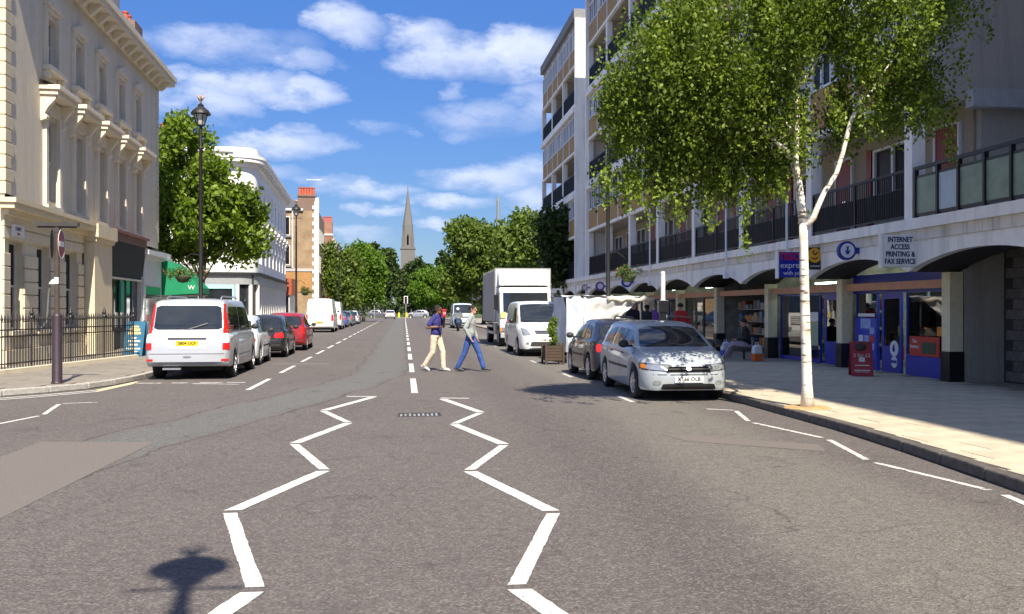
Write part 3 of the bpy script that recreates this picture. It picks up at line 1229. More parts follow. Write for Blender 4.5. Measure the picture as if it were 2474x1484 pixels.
def crossed_fingers(par, d, s, z, k):
    """white disc emblem: blue hand with crossed fingers"""
    mb = MB()
    e = d - .006
    P = lambda a, b: (e, s - Y0R - a * k, z + b * k)
    mb.tube([P(-.10, -.45), P(-.05, -.1), P(.12, .55)], [.13 * k, .14 * k, .07 * k], 8)
    mb.tube([P(.10, -.45), P(.05, -.1), P(-.12, .5)], [.13 * k, .14 * k, .07 * k], 8)
    mb.tube([P(-.2, -.2), P(-.33, .05)], [.08 * k, .06 * k], 8)
    mb.tube([P(.2, -.2), P(.33, .0)], [.08 * k, .06 * k], 8)
    o = mb.build('crossed_fingers_emblem', hand_blue, par)
    return o


crossed_fingers(sA, 1.112, 20.9, .70, .16)
part('door_letter_strip', hand_blue, sA, (20.78, 21.02, 1.105, 1.112, .35, .42))
# bay B: supermarket window and blue door
sB = shopfront(23.1, 28.0, blueshop, [(24.9, 27.6)], .18, (23.5, 24.6))
goods(25.0, 27.4, 1.6, 4, 3, apt, [(.55, .55, .5), (.1, .3, .12), (.5, .45, .3), (.3, .1, .08), (.2, .22, .25)])
part('light_tube', tubel, apt, (24.5, 27.5, 2.2, 2.25, 2.4, 2.45))
part('window_notice', wbar, sB, (24.95, 25.5, 1.10, 1.115, 1.3, 1.55))
part('window_notice', M('green_notice', (.35, .45, .3), .5), sB, (24.95, 25.5, 1.10, 1.115, .6, 1.29))
# bay C: open greengrocer front
goods(29.2, 32.4, 1.5, 4, 4, apt, [(.3, .08, .03), (.5, .2, .05), (.08, .05, .04), (.4, .3, .2), (.1, .2, .3)])
part('post_thin', cream, apt, (28.5, 28.56, 1.1, 1.16, .12, 2.1))
# bays D..G: glazed fronts
blk_fr = M('dark_shop_frame', (.02, .02, .025), .4)
for i, (s_, m_) in enumerate([(32.8, blk_fr), (37.6, blueshop), (42.4, blk_fr), (47.3, blk_fr)]):
    e = BY[BY.index(s_) + 1]
    shopfront(s_, e, m_, [(s_ + .25, s_ + 2.2), (s_ + 3.3, e - .3)], .4, (s_ + 2.3, s_ + 3.2))
    goods(s_ + .4, e - .5, 1.6, 4, 10 + i, apt, COLS)
    part('light_tube', tubel, apt, (s_ + .5, e - .5, 1.9, 1.95, 2.5, 2.55))

# ---- signs on the white fascia
FR = (R(90), 0, 0)
def sign_at(name, x, y, X, label):
    """projecting sign: pixel centre on a plane at X, face towards the camera"""
    Y_, zc = on_x(x, X)
    return empty(name, (X, Y_, hgt(y, zc)), 0, label, 'sign')


sg = sign_at('supermarket_sign', 1914, 640, 10.12, 'blue projecting box sign reading TESCO express partly behind the birch trunk')
MB().box(-.40, .36, -.07, .07, -.33, .33).build('sign_box', M('tesco_blue', (.01, .02, .36), .35, var=.04), sg, bevel=.01)
MB().box(-.44, -.403, -.08, .08, -.36, .36).build('sign_edge', wbar, sg)
text('TESCO', .25, M('tesco_red', (.55, .02, .03), .45), sg, (-.02, -.075, .2), FR, bold=.006)
text('express', .22, wbar, sg, (-.02, -.075, -.02), FR)
text('with you', .15, wbar, sg, (-.02, -.075, -.22), FR)
MB().box(.36, .5, -.03, .03, -.05, .05).build('bracket', steel, sg)
sg = sign_at('yellow_sign', 1966, 624, 10.32, 'yellow and black square sign with a round face like swirl beside the blue express sign')
MB().box(-.2, .2, -.04, .04, -.29, .27).build('sign_panel', black, sg)
MB().lathe([(0, -.046), (.185, -.046), (.185, -.041)], (0, 0, .07), 24, 'y').build('yellow_disc', M('sign_yellow', (.8, .42, .02), .45, var=.04), sg)
MB().tube([(.08, -.05, .15), (0, -.05, .08), (-.07, -.05, .14), (-.01, -.05, .19)], .018, 6).build('swirl', black, sg)
MB().tube([(.08, -.05, .02), (0, -.05, -.03), (-.08, -.05, .01)], .015, 6).build('swirl', black, sg)
text('national', .08, wbar, sg, (0, -.045, -.2), FR)
sg = sign_at('round_lottery_sign', 2044, 606, 10.18, 'round blue and white sign with crossed fingers on the white fascia beside the internet sign')
MB().lathe([(0, -.05), (.22, -.05), (.22, .05), (0, .05)], (0, 0, 0), 28, 'y').build('sign_disc', hand_blue, sg)
MB().lathe([(0, -.058), (.165, -.058), (.165, -.051)], (0, 0, 0), 28, 'y').build('white_face', wbar, sg)
MB().box(.2, .34, -.04, .04, -.07, .07).build('bracket', hand_blue, sg)
mb = MB()
for sd in (-1, 1):
    mb.tube([(sd * .02, -.062, -.08), (sd * .01, -.062, -.02), (-sd * .022, -.062, .1)], [.022, .024, .012], 8)
    mb.tube([(sd * .035, -.062, -.035), (sd * .06, -.062, .005)], [.014, .011], 8)
mb.build('crossed_fingers_emblem', hand_blue, sg)
sg = sign_at('internet_sign', 2165, 606, 10.12, 'white lightbox sign reading internet access printing and fax service above the blue shop')
MB().box(-.30, .36, -.09, .09, -.34, .32).build('sign_box', whitep, sg, bevel=.01)
MB().cyl((-.34, -.02, -.36), (-.34, -.02, .35), .06, n=12).build('sign_post', whitep, sg)
dkb = M('dark_blue_letters', (.02, .03, .12), .5, var=.03)
for k, s_ in enumerate(('INTERNET', 'ACCESS', 'PRINTING &', 'FAX SERVICE')):
    text(s_, .15, dkb, sg, (.03, -.094, .22 - .15 * k), FR, bold=.004, sx=.78)
for x_, y_, m_, lab, r_ in ((1513, 682, hand_blue, 'small round blue lottery sign under the hanging flower basket', .24), (1449, 692, M('purple_sign', (.2, .05, .3), .5, var=.1), 'small round purple sign on the fascia behind the market stall', .24),
                            (1412, 695, M('pink_sign', (.5, .25, .3), .5, var=.2), 'small pale pink sign at the far end of the arched fascia', .18)):
    sg = sign_at('round_shop_sign', x_, y_, 10.15, lab)
    MB().lathe([(0, -.05), (r_, -.05), (r_, .05), (0, .05)], (0, 0, 0), 24, 'y').build('sign_disc', m_, sg)
    MB().lathe([(0, -.058), (r_ * .62, -.058), (r_ * .62, -.051)], (0, 0, 0), 24, 'y').build('white_face', wbar, sg)
    MB().box(r_ - .03, .36, -.03, .03, -.05, .05).build('bracket', m_, sg)

# ================================================================== LEFT: STUCCO TERRACE HOUSES
D1 = (-.0392, .9992)
P1 = (-10.5, 26.0)
RZ1 = math.atan2(D1[1], D1[0])
stucco = stained('cream_stucco', (.68, .61, .46), (.36, .33, .27), .8, .35, 1.0, .12)
stucco_g = stained('grey_stucco', (.70, .63, .49), (.34, .32, .28), .8, .45, 1.0, .12)
trim = stained('stucco_trim', (.74, .67, .53), (.42, .38, .31), .75, .3, 2.0, .08)
stucco_y = stained('yellow_stucco', (.68, .60, .42), (.42, .36, .26), .8, .3, 1.2, .1)
slate = M('roof_slate', (.09, .09, .10), .6, var=.25, scale=8)
sash_w = M('sash_white', (.62, .61, .57), .45, var=.06)
lead = M('lead_flashing', (.16, .165, .17), .6, var=.2)


def s_of(x, P=P1, d=D1):                       # pixel column -> distance along a facade line
    a, b = ray(x)
    det = a * (-d[1]) + d[0] * b
    return (a * P[1] - b * P[0]) / det


def sash_window(par, c, z0, z1, w, y=.2, m=None, name='window', curtain=False):
    """sash window in a reveal: frame is the part, panes and bars its pieces"""
    h = z1 - z0
    f = MB()
    f.box(c - w / 2, c - w / 2 + .07, y - .06, y + .03, z0, z1).box(c + w / 2 - .07, c + w / 2, y - .06, y + .03, z0, z1)
    f.box(c - w / 2 + .07, c + w / 2 - .07, y - .06, y + .03, z1 - .07, z1).box(c - w / 2 + .07, c + w / 2 - .07, y - .06, y + .03, z0, z0 + .08)
    f.box(c - w / 2 + .07, c + w / 2 - .07, y - .05, y + .03, z0 + h * .5 - .03, z0 + h * .5 + .03)
    o = f.build(name, m or sash_w, par)
    MB().quad((c - w / 2 + .07, y, z0 + .08), (c + w / 2 - .07, y, z0 + .08), (c + w / 2 - .07, y, z0 + h / 2 - .03), (c - w / 2 + .07, y, z0 + h / 2 - .03)).build('pane', glassw, o)
    MB().quad((c - w / 2 + .07, y - .03, z0 + h / 2 + .03), (c + w / 2 - .07, y - .03, z0 + h / 2 + .03), (c + w / 2 - .07, y - .03, z1 - .07), (c - w / 2 + .07, y - .03, z1 - .07)).build('pane', glassw, o)
    MB().box(c - .012, c + .012, y - .045, y + .005, z0 + .08, z0 + h / 2 - .03).box(c - .012, c + .012, y - .065, y - .02, z0 + h / 2 + .03, z1 - .07).build('glazing_bar', m or sash_w, o)
    return o


def console(mb, s, z0, z1, proud, w=.2):
    """scrolled bracket under a hood"""
    mb.prism([(0, z0), (-.08, z0 + .02), (-.10, z0 + .2), (-.05 - proud * .4, z0 + (z1 - z0) * .55), (-proud, z1 - .1), (-proud, z1), (0, z1)], s - w / 2, s + w / 2, 'x')
    mb.cyl((s - w / 2 - .01, -.1, z0 + .12), (s + w / 2 + .01, -.1, z0 + .12), .09, n=8)


b1 = empty('stucco_house', (P1[0], P1[1], 0), RZ1, 'tall cream stucco corner house with hooded windows and iron railings in front', 'house')
BL = 18.37
wins = [3.65 + 2.67 * k for k in range(5)]
ops = [(c - .47, c + .47, 8.9, 10.42) for c in wins] + [(c - .5, c + .5, 4.9, 7.35) for c in wins]
MB().wall(0, BL, 4.4, 11.75, ops, 0, .24).build('wall', stucco_g, b1)
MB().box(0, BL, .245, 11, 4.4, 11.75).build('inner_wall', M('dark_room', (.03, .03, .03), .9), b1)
MB().add([(0, 0, 0.1), (0, 11, 0.1), (0, 11, 11.75), (0, 0, 11.75)], [(0, 1, 2, 3)]).build('side_wall', stucco_y, b1)
MB().add([(BL, .0, 0.1), (BL, 11, 0.1), (BL, 11, 11.75), (BL, 0, 11.75)], [(0, 1, 2, 3)]).build('side_wall', stucco_g, b1)
# eaves cornice with brackets, blocking course, slates and dormer tops
cn = MB().box(-.25, BL + .3, -.16, .3, 11.753, 12.0).box(-.55, BL + .6, -.62, .3, 12.003, 12.2).box(-.62, BL + .67, -.70, .3, 12.203, 12.42).build('cornice', trim, b1)
for k in range(19):
    if k % 1 == 0:
        MB().prism([(-.165, 11.62), (-.25, 11.64), (-.55, 11.92), (-.55, 11.999), (-.165, 11.999)], .05 + k * 1.0 - .12, .05 + k * 1.0 + .12, 'x').build('cornice_bracket', trim, cn)
MB().box(-.5, BL + .5, -.62, .2, 12.423, 12.5).build('gutter', lead, cn)
MB().add([(-.3, -.3, 12.5), (BL + .3, -.3, 12.5), (BL + .3, 4.5, 14.6), (-.3, 4.5, 14.6)], [(0, 1, 2, 3)]).build('roof', slate, b1)
ch = MB().box(9.3, 11.2, -.1, .9, 12.45, 13.75).box(9.2, 11.3, -.2, 1.0, 13.753, 13.9).build('chimney', stucco_g, b1)
ch2 = MB().box(13.6, 14.9, -.1, .7, 12.45, 13.5).build('chimney', brickmat('dark_brick', (.2, .11, .07), (.25, .14, .09), (.3, .28, .25)), b1)
terra = M('terracotta_pot', (.45, .10, .05), .7, var=.15)
for s in (9.6, 10.1, 10.6, 13.9, 14.4):
    c_, z_ = (ch, 13.9) if s < 12 else (ch2, 13.5)
    MB().lathe([(.13, 0), (.11, .3), (.14, .34), (.14, .4), (.1, .4)], (s, .35, z_), 10).build('chimney_pot', terra, c_)
# quoins: each stone its own block
for z in range(20):
    w = .55 if z % 2 else .38
    MB().box(-.035, w, -.035, .3, 4.7 + z * .352, 4.7 + z * .352 + .325).build('quoin_stone', stucco_y, b1, bevel=.015)
    MB().box(BL - w, BL + .03, -.03, .3, 4.7 + z * .352, 4.7 + z * .352 + .325).build('quoin_stone', stucco_g, b1, bevel=.015)
for i, c in enumerate(wins):
    # second floor
    w = sash_window(b1, c, 8.9, 10.42, .94)
    MB().box(c - .66, c - .475, -.09, 0, 8.9, 10.6).box(c + .475, c + .66, -.09, 0, 8.9, 10.6).box(c - .66, c + .66, -.09, -.002, 10.603, 10.72).build('architrave', trim, w)
    MB().box(c - .78, c + .78, -.26, 0, 8.74, 8.897).box(c - .74, c - .58, -.2, 0, 8.52, 8.737).box(c + .58, c + .74, -.2, 0, 8.52, 8.737).build('sill', trim, w, bevel=.015)
    MB().prism([(c - .7, 10.725), (c + .7, 10.725), (c + .62, 10.86), (c + .2, 10.98), (c, 11.12), (c - .2, 10.98), (c - .62, 10.86)], -.16, -.002, 'y').build('pediment', trim, w, bevel=.012)
    # first floor
    w = sash_window(b1, c, 4.9, 7.35, 1.0)
    MB().box(c - .72, c - .505, -.11, 0, 4.75, 7.5).box(c + .505, c + .72, -.11, 0, 4.75, 7.5).box(c - .72, c + .72, -.1, -.002, 7.503, 7.9).build('architrave', trim, w)
    MB().box(c - .98, c + .98, -.5, 0, 7.96, 8.1).box(c - 1.04, c + 1.04, -.58, 0, 8.103, 8.24).add([(c - 1.0, -.55, 8.24), (c + 1.0, -.55, 8.24), (c + 1.0, 0, 8.42), (c - 1.0, 0, 8.42)], [(0, 1, 2, 3)]).build('hood', trim, w, bevel=.012)
    for e in (-.82, .82):
        mb = MB()
        console(mb, c + e, 7.2, 7.955, .42)
        mb.build('console', trim, w)
    # low pot-like finials on the sill band catch the sun
    MB().box(c - .72, c + .72, -.16, 0, 4.605, 4.747).build('sill', trim, w)
# ground floor, near part: rusticated piers between three windows
GE = s_of(203)
gw = [(s_of(26), s_of(60)), (s_of(93), s_of(124)), (s_of(160), s_of(190))]
MB().wall(0, GE, .1, 4.15, [(a, b, 1.05, 3.5) for a, b in gw], .06, .3).build('ground_wall', stucco, b1)
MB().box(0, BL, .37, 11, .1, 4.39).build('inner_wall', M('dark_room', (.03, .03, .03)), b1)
edges = [0.0] + [v for g_ in gw for v in g_] + [GE]
for k in range(0, len(edges), 2):
    a, b = edges[k], edges[k + 1]
    for r in range(8):
        z = .55 + r * .375
        if z + .35 < 3.52:
            MB().box(a + (.0 if k else -.03), b, .0, .058, z, z + .345).build('rusticated_block', stucco, b1, bevel=.012)
for r in range(2):
    MB().box(-.03, GE, .0, .058, 3.53 + r * .33, 3.53 + r * .33 + .3).build('rusticated_block', stucco, b1, bevel=.012)
MB().box(-.04, GE, -.06, .055, .1, .53).build('plinth', stucco, b1)
for a, b in gw:
    w = sash_window(b1, (a + b) / 2, 1.05, 3.5, b - a, .3)
    MB().box(a - .06, b + .06, -.07, .3, .93, 1.045).build('sill', trim, w)
cs = MB().box(-.12, GE + .1, -.14, .06, 4.155, 4.3).box(-.28, GE + .12, -.34, .06, 4.303, 4.45).box(-.34, GE + .12, -.4, .06, 4.453, 4.58).build('string_cornice', stucco_y, b1)
MB().add([(-.34, -.4, 4.58), (GE + .12, -.4, 4.58), (GE + .12, 0, 4.7), (-.34, 0, 4.7)], [(0, 1, 2, 3)]).build('weathering', lead, cs)
# pilaster beside the shop
PE = s_of(250)
pl = MB().box(GE + .15, PE, -.3, .06, .1, 3.95).build('pilaster', stucco_y, b1, bevel=.01)
MB().box(GE + .09, PE + .05, -.38, .06, 3.953, 4.1).box(GE + .02, PE + .12, -.46, .06, 4.103, 4.55).build('capital', stucco_y, pl)
MB().box(GE + .1, PE + .04, -.36, .06, .1, .8).build('pilaster_base', stucco_y, pl)
# dark shopfront
SE = s_of(337)
dark_f = M('dark_fascia', (.014, .018, .022), .75, var=.2)
teal_f = M('teal_shop_paint', (.02, .13, .2), .4, var=.1)
sh = MB().box(PE + .1, SE, -.30, .06, 4.2, 4.5).box(PE + .1, SE, -.42, .06, 4.503, 4.6).build('shop_cornice', M('dark_red_cornice', (.20, .10, .08), .6), b1)
MB().add([(PE + .12, -.28, 4.2), (SE - .02, -.28, 4.2), (SE - .02, -.1, 2.85), (PE + .12, -.1, 2.85)], [(0, 1, 2, 3)]).build('shop_fascia', dark_f, sh)
MB().box(PE + .12, SE - .02, -.14, .0, 2.78, 2.85).build('fascia_rail', sash_w, sh)
for s in (PE + .22, SE - .1):
    mb = MB()
    console(mb, s, 3.45, 4.2, .34, .22)
    mb.build('console', trim, sh)
    MB().box(s - .1, s + .1, -.12, .05, .1, 3.44).build('shop_pilaster', M('shop_grey', (.5, .52, .52), .5), sh)
n = 5
for k in range(n):
    a = PE + .35 + k * (SE - PE - .6) / n
    b = PE + .35 + (k + 1) * (SE - PE - .6) / n
    MB().box(a, a + .06, .0, .1, .75, 2.78).box(a, b, .0, .1, .1, .75).build('shop_frame', teal_f if k > 1 else dark_f, sh)
    MB().box(a + .06, b, .05, .06, .75, 2.78).build('pane', glassd, sh)
MB().box(PE + .4, PE + .9, -.1, -.02, 1.3, 2.4).build('menu_board', M('menu_brown', (.12, .08, .03), .6, var=.3), sh)
MB().box(PE + 2.2, PE + 2.7, -.06, .0, 1.5, 2.7).build('green_banner', M('green_banner', (.05, .3, .16), .6), sh)
# white single-storey wing and its green awning
wing_m = stained('pale_blue_stucco', (.60, .64, .67), (.40, .42, .44), .75, .3)
WA, WB = SE, BL - .05
wg = MB().box(WA, WB, -.15, 2, .1, 3.8).build('shop_wing', wing_m, b1)
MB().box(WA - .1, WB, -.3, 2, 3.803, 3.95).box(WA - .16, WB, -.42, 2, 3.953, 4.15).build('wing_cornice', wing_m, wg)
MB().box(WA + .3, WB - .3, -.18, -.14, 1.0, 2.6).build('wing_window', glassd, wg)
for k in range(7):
    MB().box(WA - .02, WA + .3, -.19, -.14, .15 + k * .5, .15 + k * .5 + .46).build('quoin_stone', wing_m, wg, bevel=.01)
b1w = empty('green_awning', (P1[0], P1[1], 0), RZ1, 'bright green fabric shop awning beside the white wing behind the silver people carrier', 'awning')
green = M('awning_green', (.0, .21, .09), .7, var=.12, scale=3)
AS = s_of(383)
a0, a1 = BL + .1, BL + 2.6
A = [(a0, -.05, 3.95), (a0, -.55, 3.80), (a0, -1.2, 3.35), (a0, -1.85, 2.62), (a0, -1.85, 2.36), (a0, -.05, 2.26)]
mb = MB().add(A + [(a1,) + p[1:] for p in A], [(0, 1, 7, 6), (1, 2, 8, 7), (2, 3, 9, 8), (3, 4, 10, 9), (0, 1, 2, 3, 4, 5), (6, 7, 8, 9, 10, 11)])
mb.build('canopy', green, b1w)
MB().cyl((a0 + .1, -.05, 2.2), (a0 + .1, -1.8, 2.3), .025, n=6).cyl((a1 - .1, -.05, 2.2), (a1 - .1, -1.8, 2.3), .025, n=6).build('arm', steel, b1w)
MB().box(a0, a1, -.12, -.0, 3.9, 4.06).build('mounting_box', whitep, b1w)
MB().box(BL + .05, BL + 2.9, .0, 4, .1, 4.3).build('side_shop', wing_m, b1)
text('W', .3, wbar, b1w, (a0 - .01, -1.45, 2.62), (R(90), 0, R(-90)))

# name plate and small fittings on the corner house
npl = empty('street_name_plate', (P1[0], P1[1], 0), RZ1, 'white street name plate high on the ground floor of the corner house', 'sign')
MB().box(.45, 1.35, -.03, -.003, 3.62, 3.95).build('plate', whitep, npl)
text('STREET', .14, M('plate_black', (.02, .02, .02), .5), npl, (.9, -.034, 3.83), (R(90), 0, 0))
text('SW1', .1, rprint, npl, (.9, -.034, 3.69), (R(90), 0, 0))
lmp = empty('wall_lamp', (P1[0], P1[1], 0), RZ1, 'small white swan neck lamp on the cream wall behind the no entry sign', 'lamp')
ls_ = (gw[0][1] + gw[1][0]) / 2 + .5
MB().tube([(ls_, -.02, 1.0), (ls_, -.25, 1.3), (ls_, -.3, 2.2), (ls_ - .1, -.45, 2.4)], .03, 6).build('arm', steel, lmp, smooth=True)
MB().lathe([(.05, .12), (.14, 0), (.12, -.03), (0, -.03)], (ls_ - .1, -.47, 2.38), 10).build('shade', whitep, lmp)

# ================================================================== white terrace with the rounded corner
P2 = (-10.35, 68.0)
D2 = (-.0411, .99915)
RZ2 = math.atan2(D2[1], D2[0])
white_s = stained('white_stucco', (.74, .74, .72), (.45, .44, .42), .75, .25)
b2 = empty('white_terrace', (P2[0], P2[1], 0), RZ2, 'white stucco terrace with rounded corner and shops, behind the roadside plane tree', 'house')
L2 = 24.0
w2 = [1.6 + 2.95 * k for k in range(8)]
ops = [(c - .45, c + .45, 5.0, 7.3) for c in w2] + [(c - .42, c + .42, 8.7, 10.3) for c in w2]
MB().wall(0, L2, 4.2, 11.6, ops, 0, .22).build('wall', white_s, b2)
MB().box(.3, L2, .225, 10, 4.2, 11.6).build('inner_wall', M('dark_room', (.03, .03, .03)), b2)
MB().add([(L2, 0, .1), (L2, 10, .1), (L2, 10, 11.6), (L2, 0, 11.6)], [(0, 1, 2, 3)]).build('side_wall', white_s, b2)
RC = 1.3
prof = lambda z0, z1, off: MB().lathe([(RC + off, z0), (RC + off, z1)], (0, RC, 0), 10, 'z', -math.pi, -math.pi / 2)
prof(4.2, 11.6, 0).build('rounded_corner', white_s, b2, smooth=True)
near = empty('near_front', (0, 0, 0))
bpy.data.objects.remove(near)
# the front towards the camera: plane x = -RC in local space, running to +y
def nf(mb, y0, y1, d0, d1, z0, z1):
    return mb.box(-RC - d1, -RC - d0, y0, y1, z0, z1)


MB().add([(-RC, RC, 4.2), (-RC, 16, 4.2), (-RC, 16, 11.6), (-RC, RC, 11.6)], [(0, 1, 2, 3)]).build('near_wall', white_s, b2)
for y in (4.0, 7.0, 10.0, 13):
    for z0, z1 in ((5.0, 7.3), (8.7, 10.3)):
        w = nf(MB(), y - .45, y + .45, .0, .04, z0, z1).build('window', sash_w, b2)
        nf(MB(), y - .38, y + .38, .041, .05, z0 + .08, z1 - .08).build('pane', glassw, w)
        nf(MB(), y - .7, y + .7, .0, .25, z1 + .15, z1 + .3).build('hood', white_s, w)
        nf(MB(), y - .6, y + .6, .0, .18, z0 - .15, z0 - .02).build('sill', white_s, w)
for c in w2:
    w = sash_window(b2, c, 5.0, 7.3, .9)
    MB().box(c - .85, c + .85, -.42, 0, 7.75, 8.0).build('hood', white_s, w)
    for e in (-.66, .66):
        mb = MB()
        console(mb, c + e, 7.1, 7.745, .34, .18)
        mb.build('console', white_s, w)
    MB().box(c - .62, c - .455, -.08, 0, 4.9, 7.6).box(c + .455, c + .62, -.08, 0, 4.9, 7.6).build('architrave', white_s, w)
    w = sash_window(b2, c, 8.7, 10.3, .84)
    MB().box(c - .65, c + .65, -.18, 0, 8.52, 8.69).box(c - .6, c + .6, -.12, 0, 10.42, 10.6).build('sill', white_s, w)
for z0, z1, o_, nm in ((11.603, 11.9, .2, 'cornice'), (11.903, 12.15, .55, 'cornice'), (12.153, 12.35, .62, 'cornice'), (12.353, 12.95, .05, 'parapet'), (4.0, 4.195, .3, 'shop_cornice')):
    mb = MB().box(0, L2 + .2, -o_, .4, z0, z1)
    mb.box(-RC - o_, -RC + .3, RC, 16, z0, z1)
    mb.lathe([(RC - .3, z0), (RC + o_, z0), (RC + o_, z1), (RC - .3, z1)], (0, RC, 0), 10, 'z', -math.pi, -math.pi / 2)
    mb.build(nm, white_s if nm != 'shop_cornice' else dark_f, b2)
for k in range(24):
    MB().prism([(-.2, 11.62), (-.5, 11.85), (-.5, 11.902), (-.2, 11.902)], .3 + k - .1, .3 + k + .1, 'x').build('cornice_bracket', white_s, b2)
MB().box(-1.5, L2, 1.5, 10, 12.2, 12.6).build('roof', slate, b2)
for (x0, y0, nn, h) in ((-1.2, 5.0, 3, 13.9), (8.0, 2.5, 4, 13.7), (16, 2.5, 4, 13.7), (22.5, 2.0, 3, 13.5)):
    c_ = MB().box(x0, x0 + .8, y0, y0 + 1.7, 12.2, h).box(x0 - .06, x0 + .86, y0 - .06, y0 + 1.76, h + .002, h + .12).build('chimney', white_s if x0 < 20 else M('sooty_brick', (.18, .12, .09), .8), b2)
    for k in range(nn):
        MB().lathe([(.15, 0), (.12, .4), (.16, .45), (.16, .52), (.1, .52)], (x0 + .4, y0 + .3 + k * .5, h + .12), 10).build('chimney_pot', terra, c_)


def aerial(par, x, y, z, L=1.0):
    mb = MB().cyl((x, y, z), (x, y, z + 1.1), .02, n=5).cyl((x - L * .2, y, z + 1.05), (x + L, y, z + 1.05), .015, n=5)
    for k in range(6):
        mb.cyl((x + k * L / 6, y - .25, z + 1.05), (x + k * L / 6, y + .25, z + 1.05), .01, n=4)
    return mb.build('aerial', steel, par)


aerial(b2, -1.2, 4.2, 14.0, 1.6)
# ground floor shops: pilasters, glass, fascia
gm = MB().box(-RC + .3, L2, .15, 9, .1, 3.98)
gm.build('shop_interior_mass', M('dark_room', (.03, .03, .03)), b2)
prof(3.35, 3.99, .12).build('curved_fascia', M('grey_fascia', (.28, .30, .31), .5), b2, smooth=True)
MB().box(0, L2, -.12, .149, 3.35, 3.99).build('fascia', M('grey_fascia', (.28, .3, .31)), b2)
nf(MB(), RC, 14, -.1, .12, 3.35, 3.99).build('fascia', M('grey_fascia', (.28, .3, .31)), b2)
tq = M('turquoise_frame', (.35, .62, .66), .5, var=.06)
for k in range(16):
    s = .2 + k * 1.5
    MB().box(s, s + .3, -.1, .149, .1, 3.35).build('shop_pilaster', white_s, b2)
    MB().box(s + .3, s + 1.5, .09, .13, .9, 3.34).build('pane', glassd, b2)
    MB().box(s + .3, s + 1.5, .03, .13, .1, .9).build('stall_riser', white_s, b2)
for k in range(5):
    y = RC + .1 + k * 2.3
    fr = nf(MB(), y, y + .16, -.05, .12, .1, 3.34)
    nf(fr, y + .16, y + 2.3, -.05, .12, 3.05, 3.34)
    nf(fr, y + .16, y + 2.3, -.05, .1, .1, .6)
    f_ = fr.build('shop_frame', tq if k < 3 else white_s, b2)
    nf(MB(), y + .17, y + 2.29, .0, .03, .6, 3.05).build('pane', glassd, f_)
MB().lathe([(RC - .1, .1), (RC - .1, 3.34)], (0, RC, 0), 10, 'z', -math.pi, -math.pi / 2).build('curved_pane', glassd, b2, smooth=True)
for a in (-math.pi * .98, -math.pi * .75, -math.pi * .52):
    x, y = (RC + .02) * math.cos(a), RC + (RC + .02) * math.sin(a)
    MB().box(x - .12, x + .12, y - .12, y + .12, .1, 3.34).build('corner_column', white_s, b2)
rs = empty('red_shop_front', (-11.75, 92.5, 0), 0, 'small rust red shop front between the white terrace and the brick gable', 'shop')
MB().box(-4, .9, 0, 5, 3.0, 4.6).build('fascia', M('rust_red', (.35, .08, .03), .6, var=.1), rs)
MB().box(-4, .7, .2, 5, .1, 2.997).build('front', M('shop_grey', (.5, .52, .52)), rs)
for k in range(5):
    MB().box(-3.6 + k * .9, -3.0 + k * .9, .14, .199, .5, 2.9).build('pane', glassd, rs)

# ================================================================== yellow brick house with white quoins
stock = brickmat('stock_brick', (.33, .22, .11), (.27, .175, .085), (.32, .29, .24))
redb = brickmat('red_brick', (.30, .12, .06), (.25, .09, .045), (.3, .27, .23))
b3 = empty('brick_house', (-8.85, 99.0, 0), R(2.0), 'yellow brick gable house with white quoins and red chimney pots', 'house')
MB().box(-9, 0, 0, 13, .1, 11.9).build('wall', stock, b3)
for k in range(30):
    w = .42 if k % 2 else .62
    MB().box(-w, .05, -.05, .5, .3 + k * .42, .3 + k * .42 + .38).build('quoin_stone', white_s, b3)
MB().box(-9.2, -1.55, -.25, .3, 11.903, 12.1).build('gutter_board', whitep, b3)
MB().add([(-9.2, -.2, 12.1), (-1.5, -.2, 12.1), (-1.5, 5, 13.6), (-9.2, 5, 13.6)], [(0, 1, 2, 3)]).build('roof', slate, b3)
c_ = MB().box(-2.1, -.35, .1, 1.4, 11.903, 13.4).box(-2.2, -.25, 0, 1.5, 13.403, 13.6).build('chimney', M('sooty_brick', (.18, .12, .09)), b3)
MB().box(-.34, .04, .1, 1.0, 11.903, 13.3).build('parapet_end', white_s, b3)
for k in range(6):
    MB().lathe([(.16, 0), (.13, .7), (.17, .75), (.17, .85), (.1, .85)], (-1.95 + k * .28, .7 + (k % 2) * .2, 13.6), 10).build('chimney_pot', terra, c_)
aerial(c_, -1.0, .7, 14.2, 1.3)
MB().box(-4.1, -.6, -.12, 0, 5.55, 5.85).build('string_course', M('pale_concrete', (.42, .42, .42)), b3)
MB().box(-4.0, -.7, -.06, 0, 3.4, 5.5).build('painted_panel', M('orange_brickwork', (.36, .20, .075), .8, var=.2), b3)
for z0, z1 in ((6.2, 8.3), (9.3, 11.3)):
    w = MB().box(-3.6, -2.9, -.05, 0, z0, z1).build('window', sash_w, b3)
    MB().box(-3.52, -2.98, -.06, -.051, z0 + .1, z1 - .1).build('pane', glassw, w)
    MB().box(-3.8, -2.7, -.18, 0, z0 - .2, z0 - .01).build('sill', lead, w)
MB().cyl((-2.65, -.1, 5.9), (-2.65, -.1, 11.9), .07, n=6).build('rain_pipe', white_s, b3)
for k in range(5):
    for z0, z1 in ((5.5, 7.3), (8.6, 10.2)):
        w = MB().box(0, .05, 2 + k * 2.2, 3 + k * 2.2, z0, z1).build('window', sash_w, b3)
        MB().box(.051, .056, 2.08 + k * 2.2, 2.92 + k * 2.2, z0 + .08, z1 - .08).build('pane', glassw, w)
b4 = empty('far_brick_house', (-8.9, 119.0, 0), R(2.0), 'far red brown brick house with chimneys behind the roadside trees on the left', 'house')
MB().box(-9, 0, 0, 22, .1, 10.9).build('wall', redb, b4)
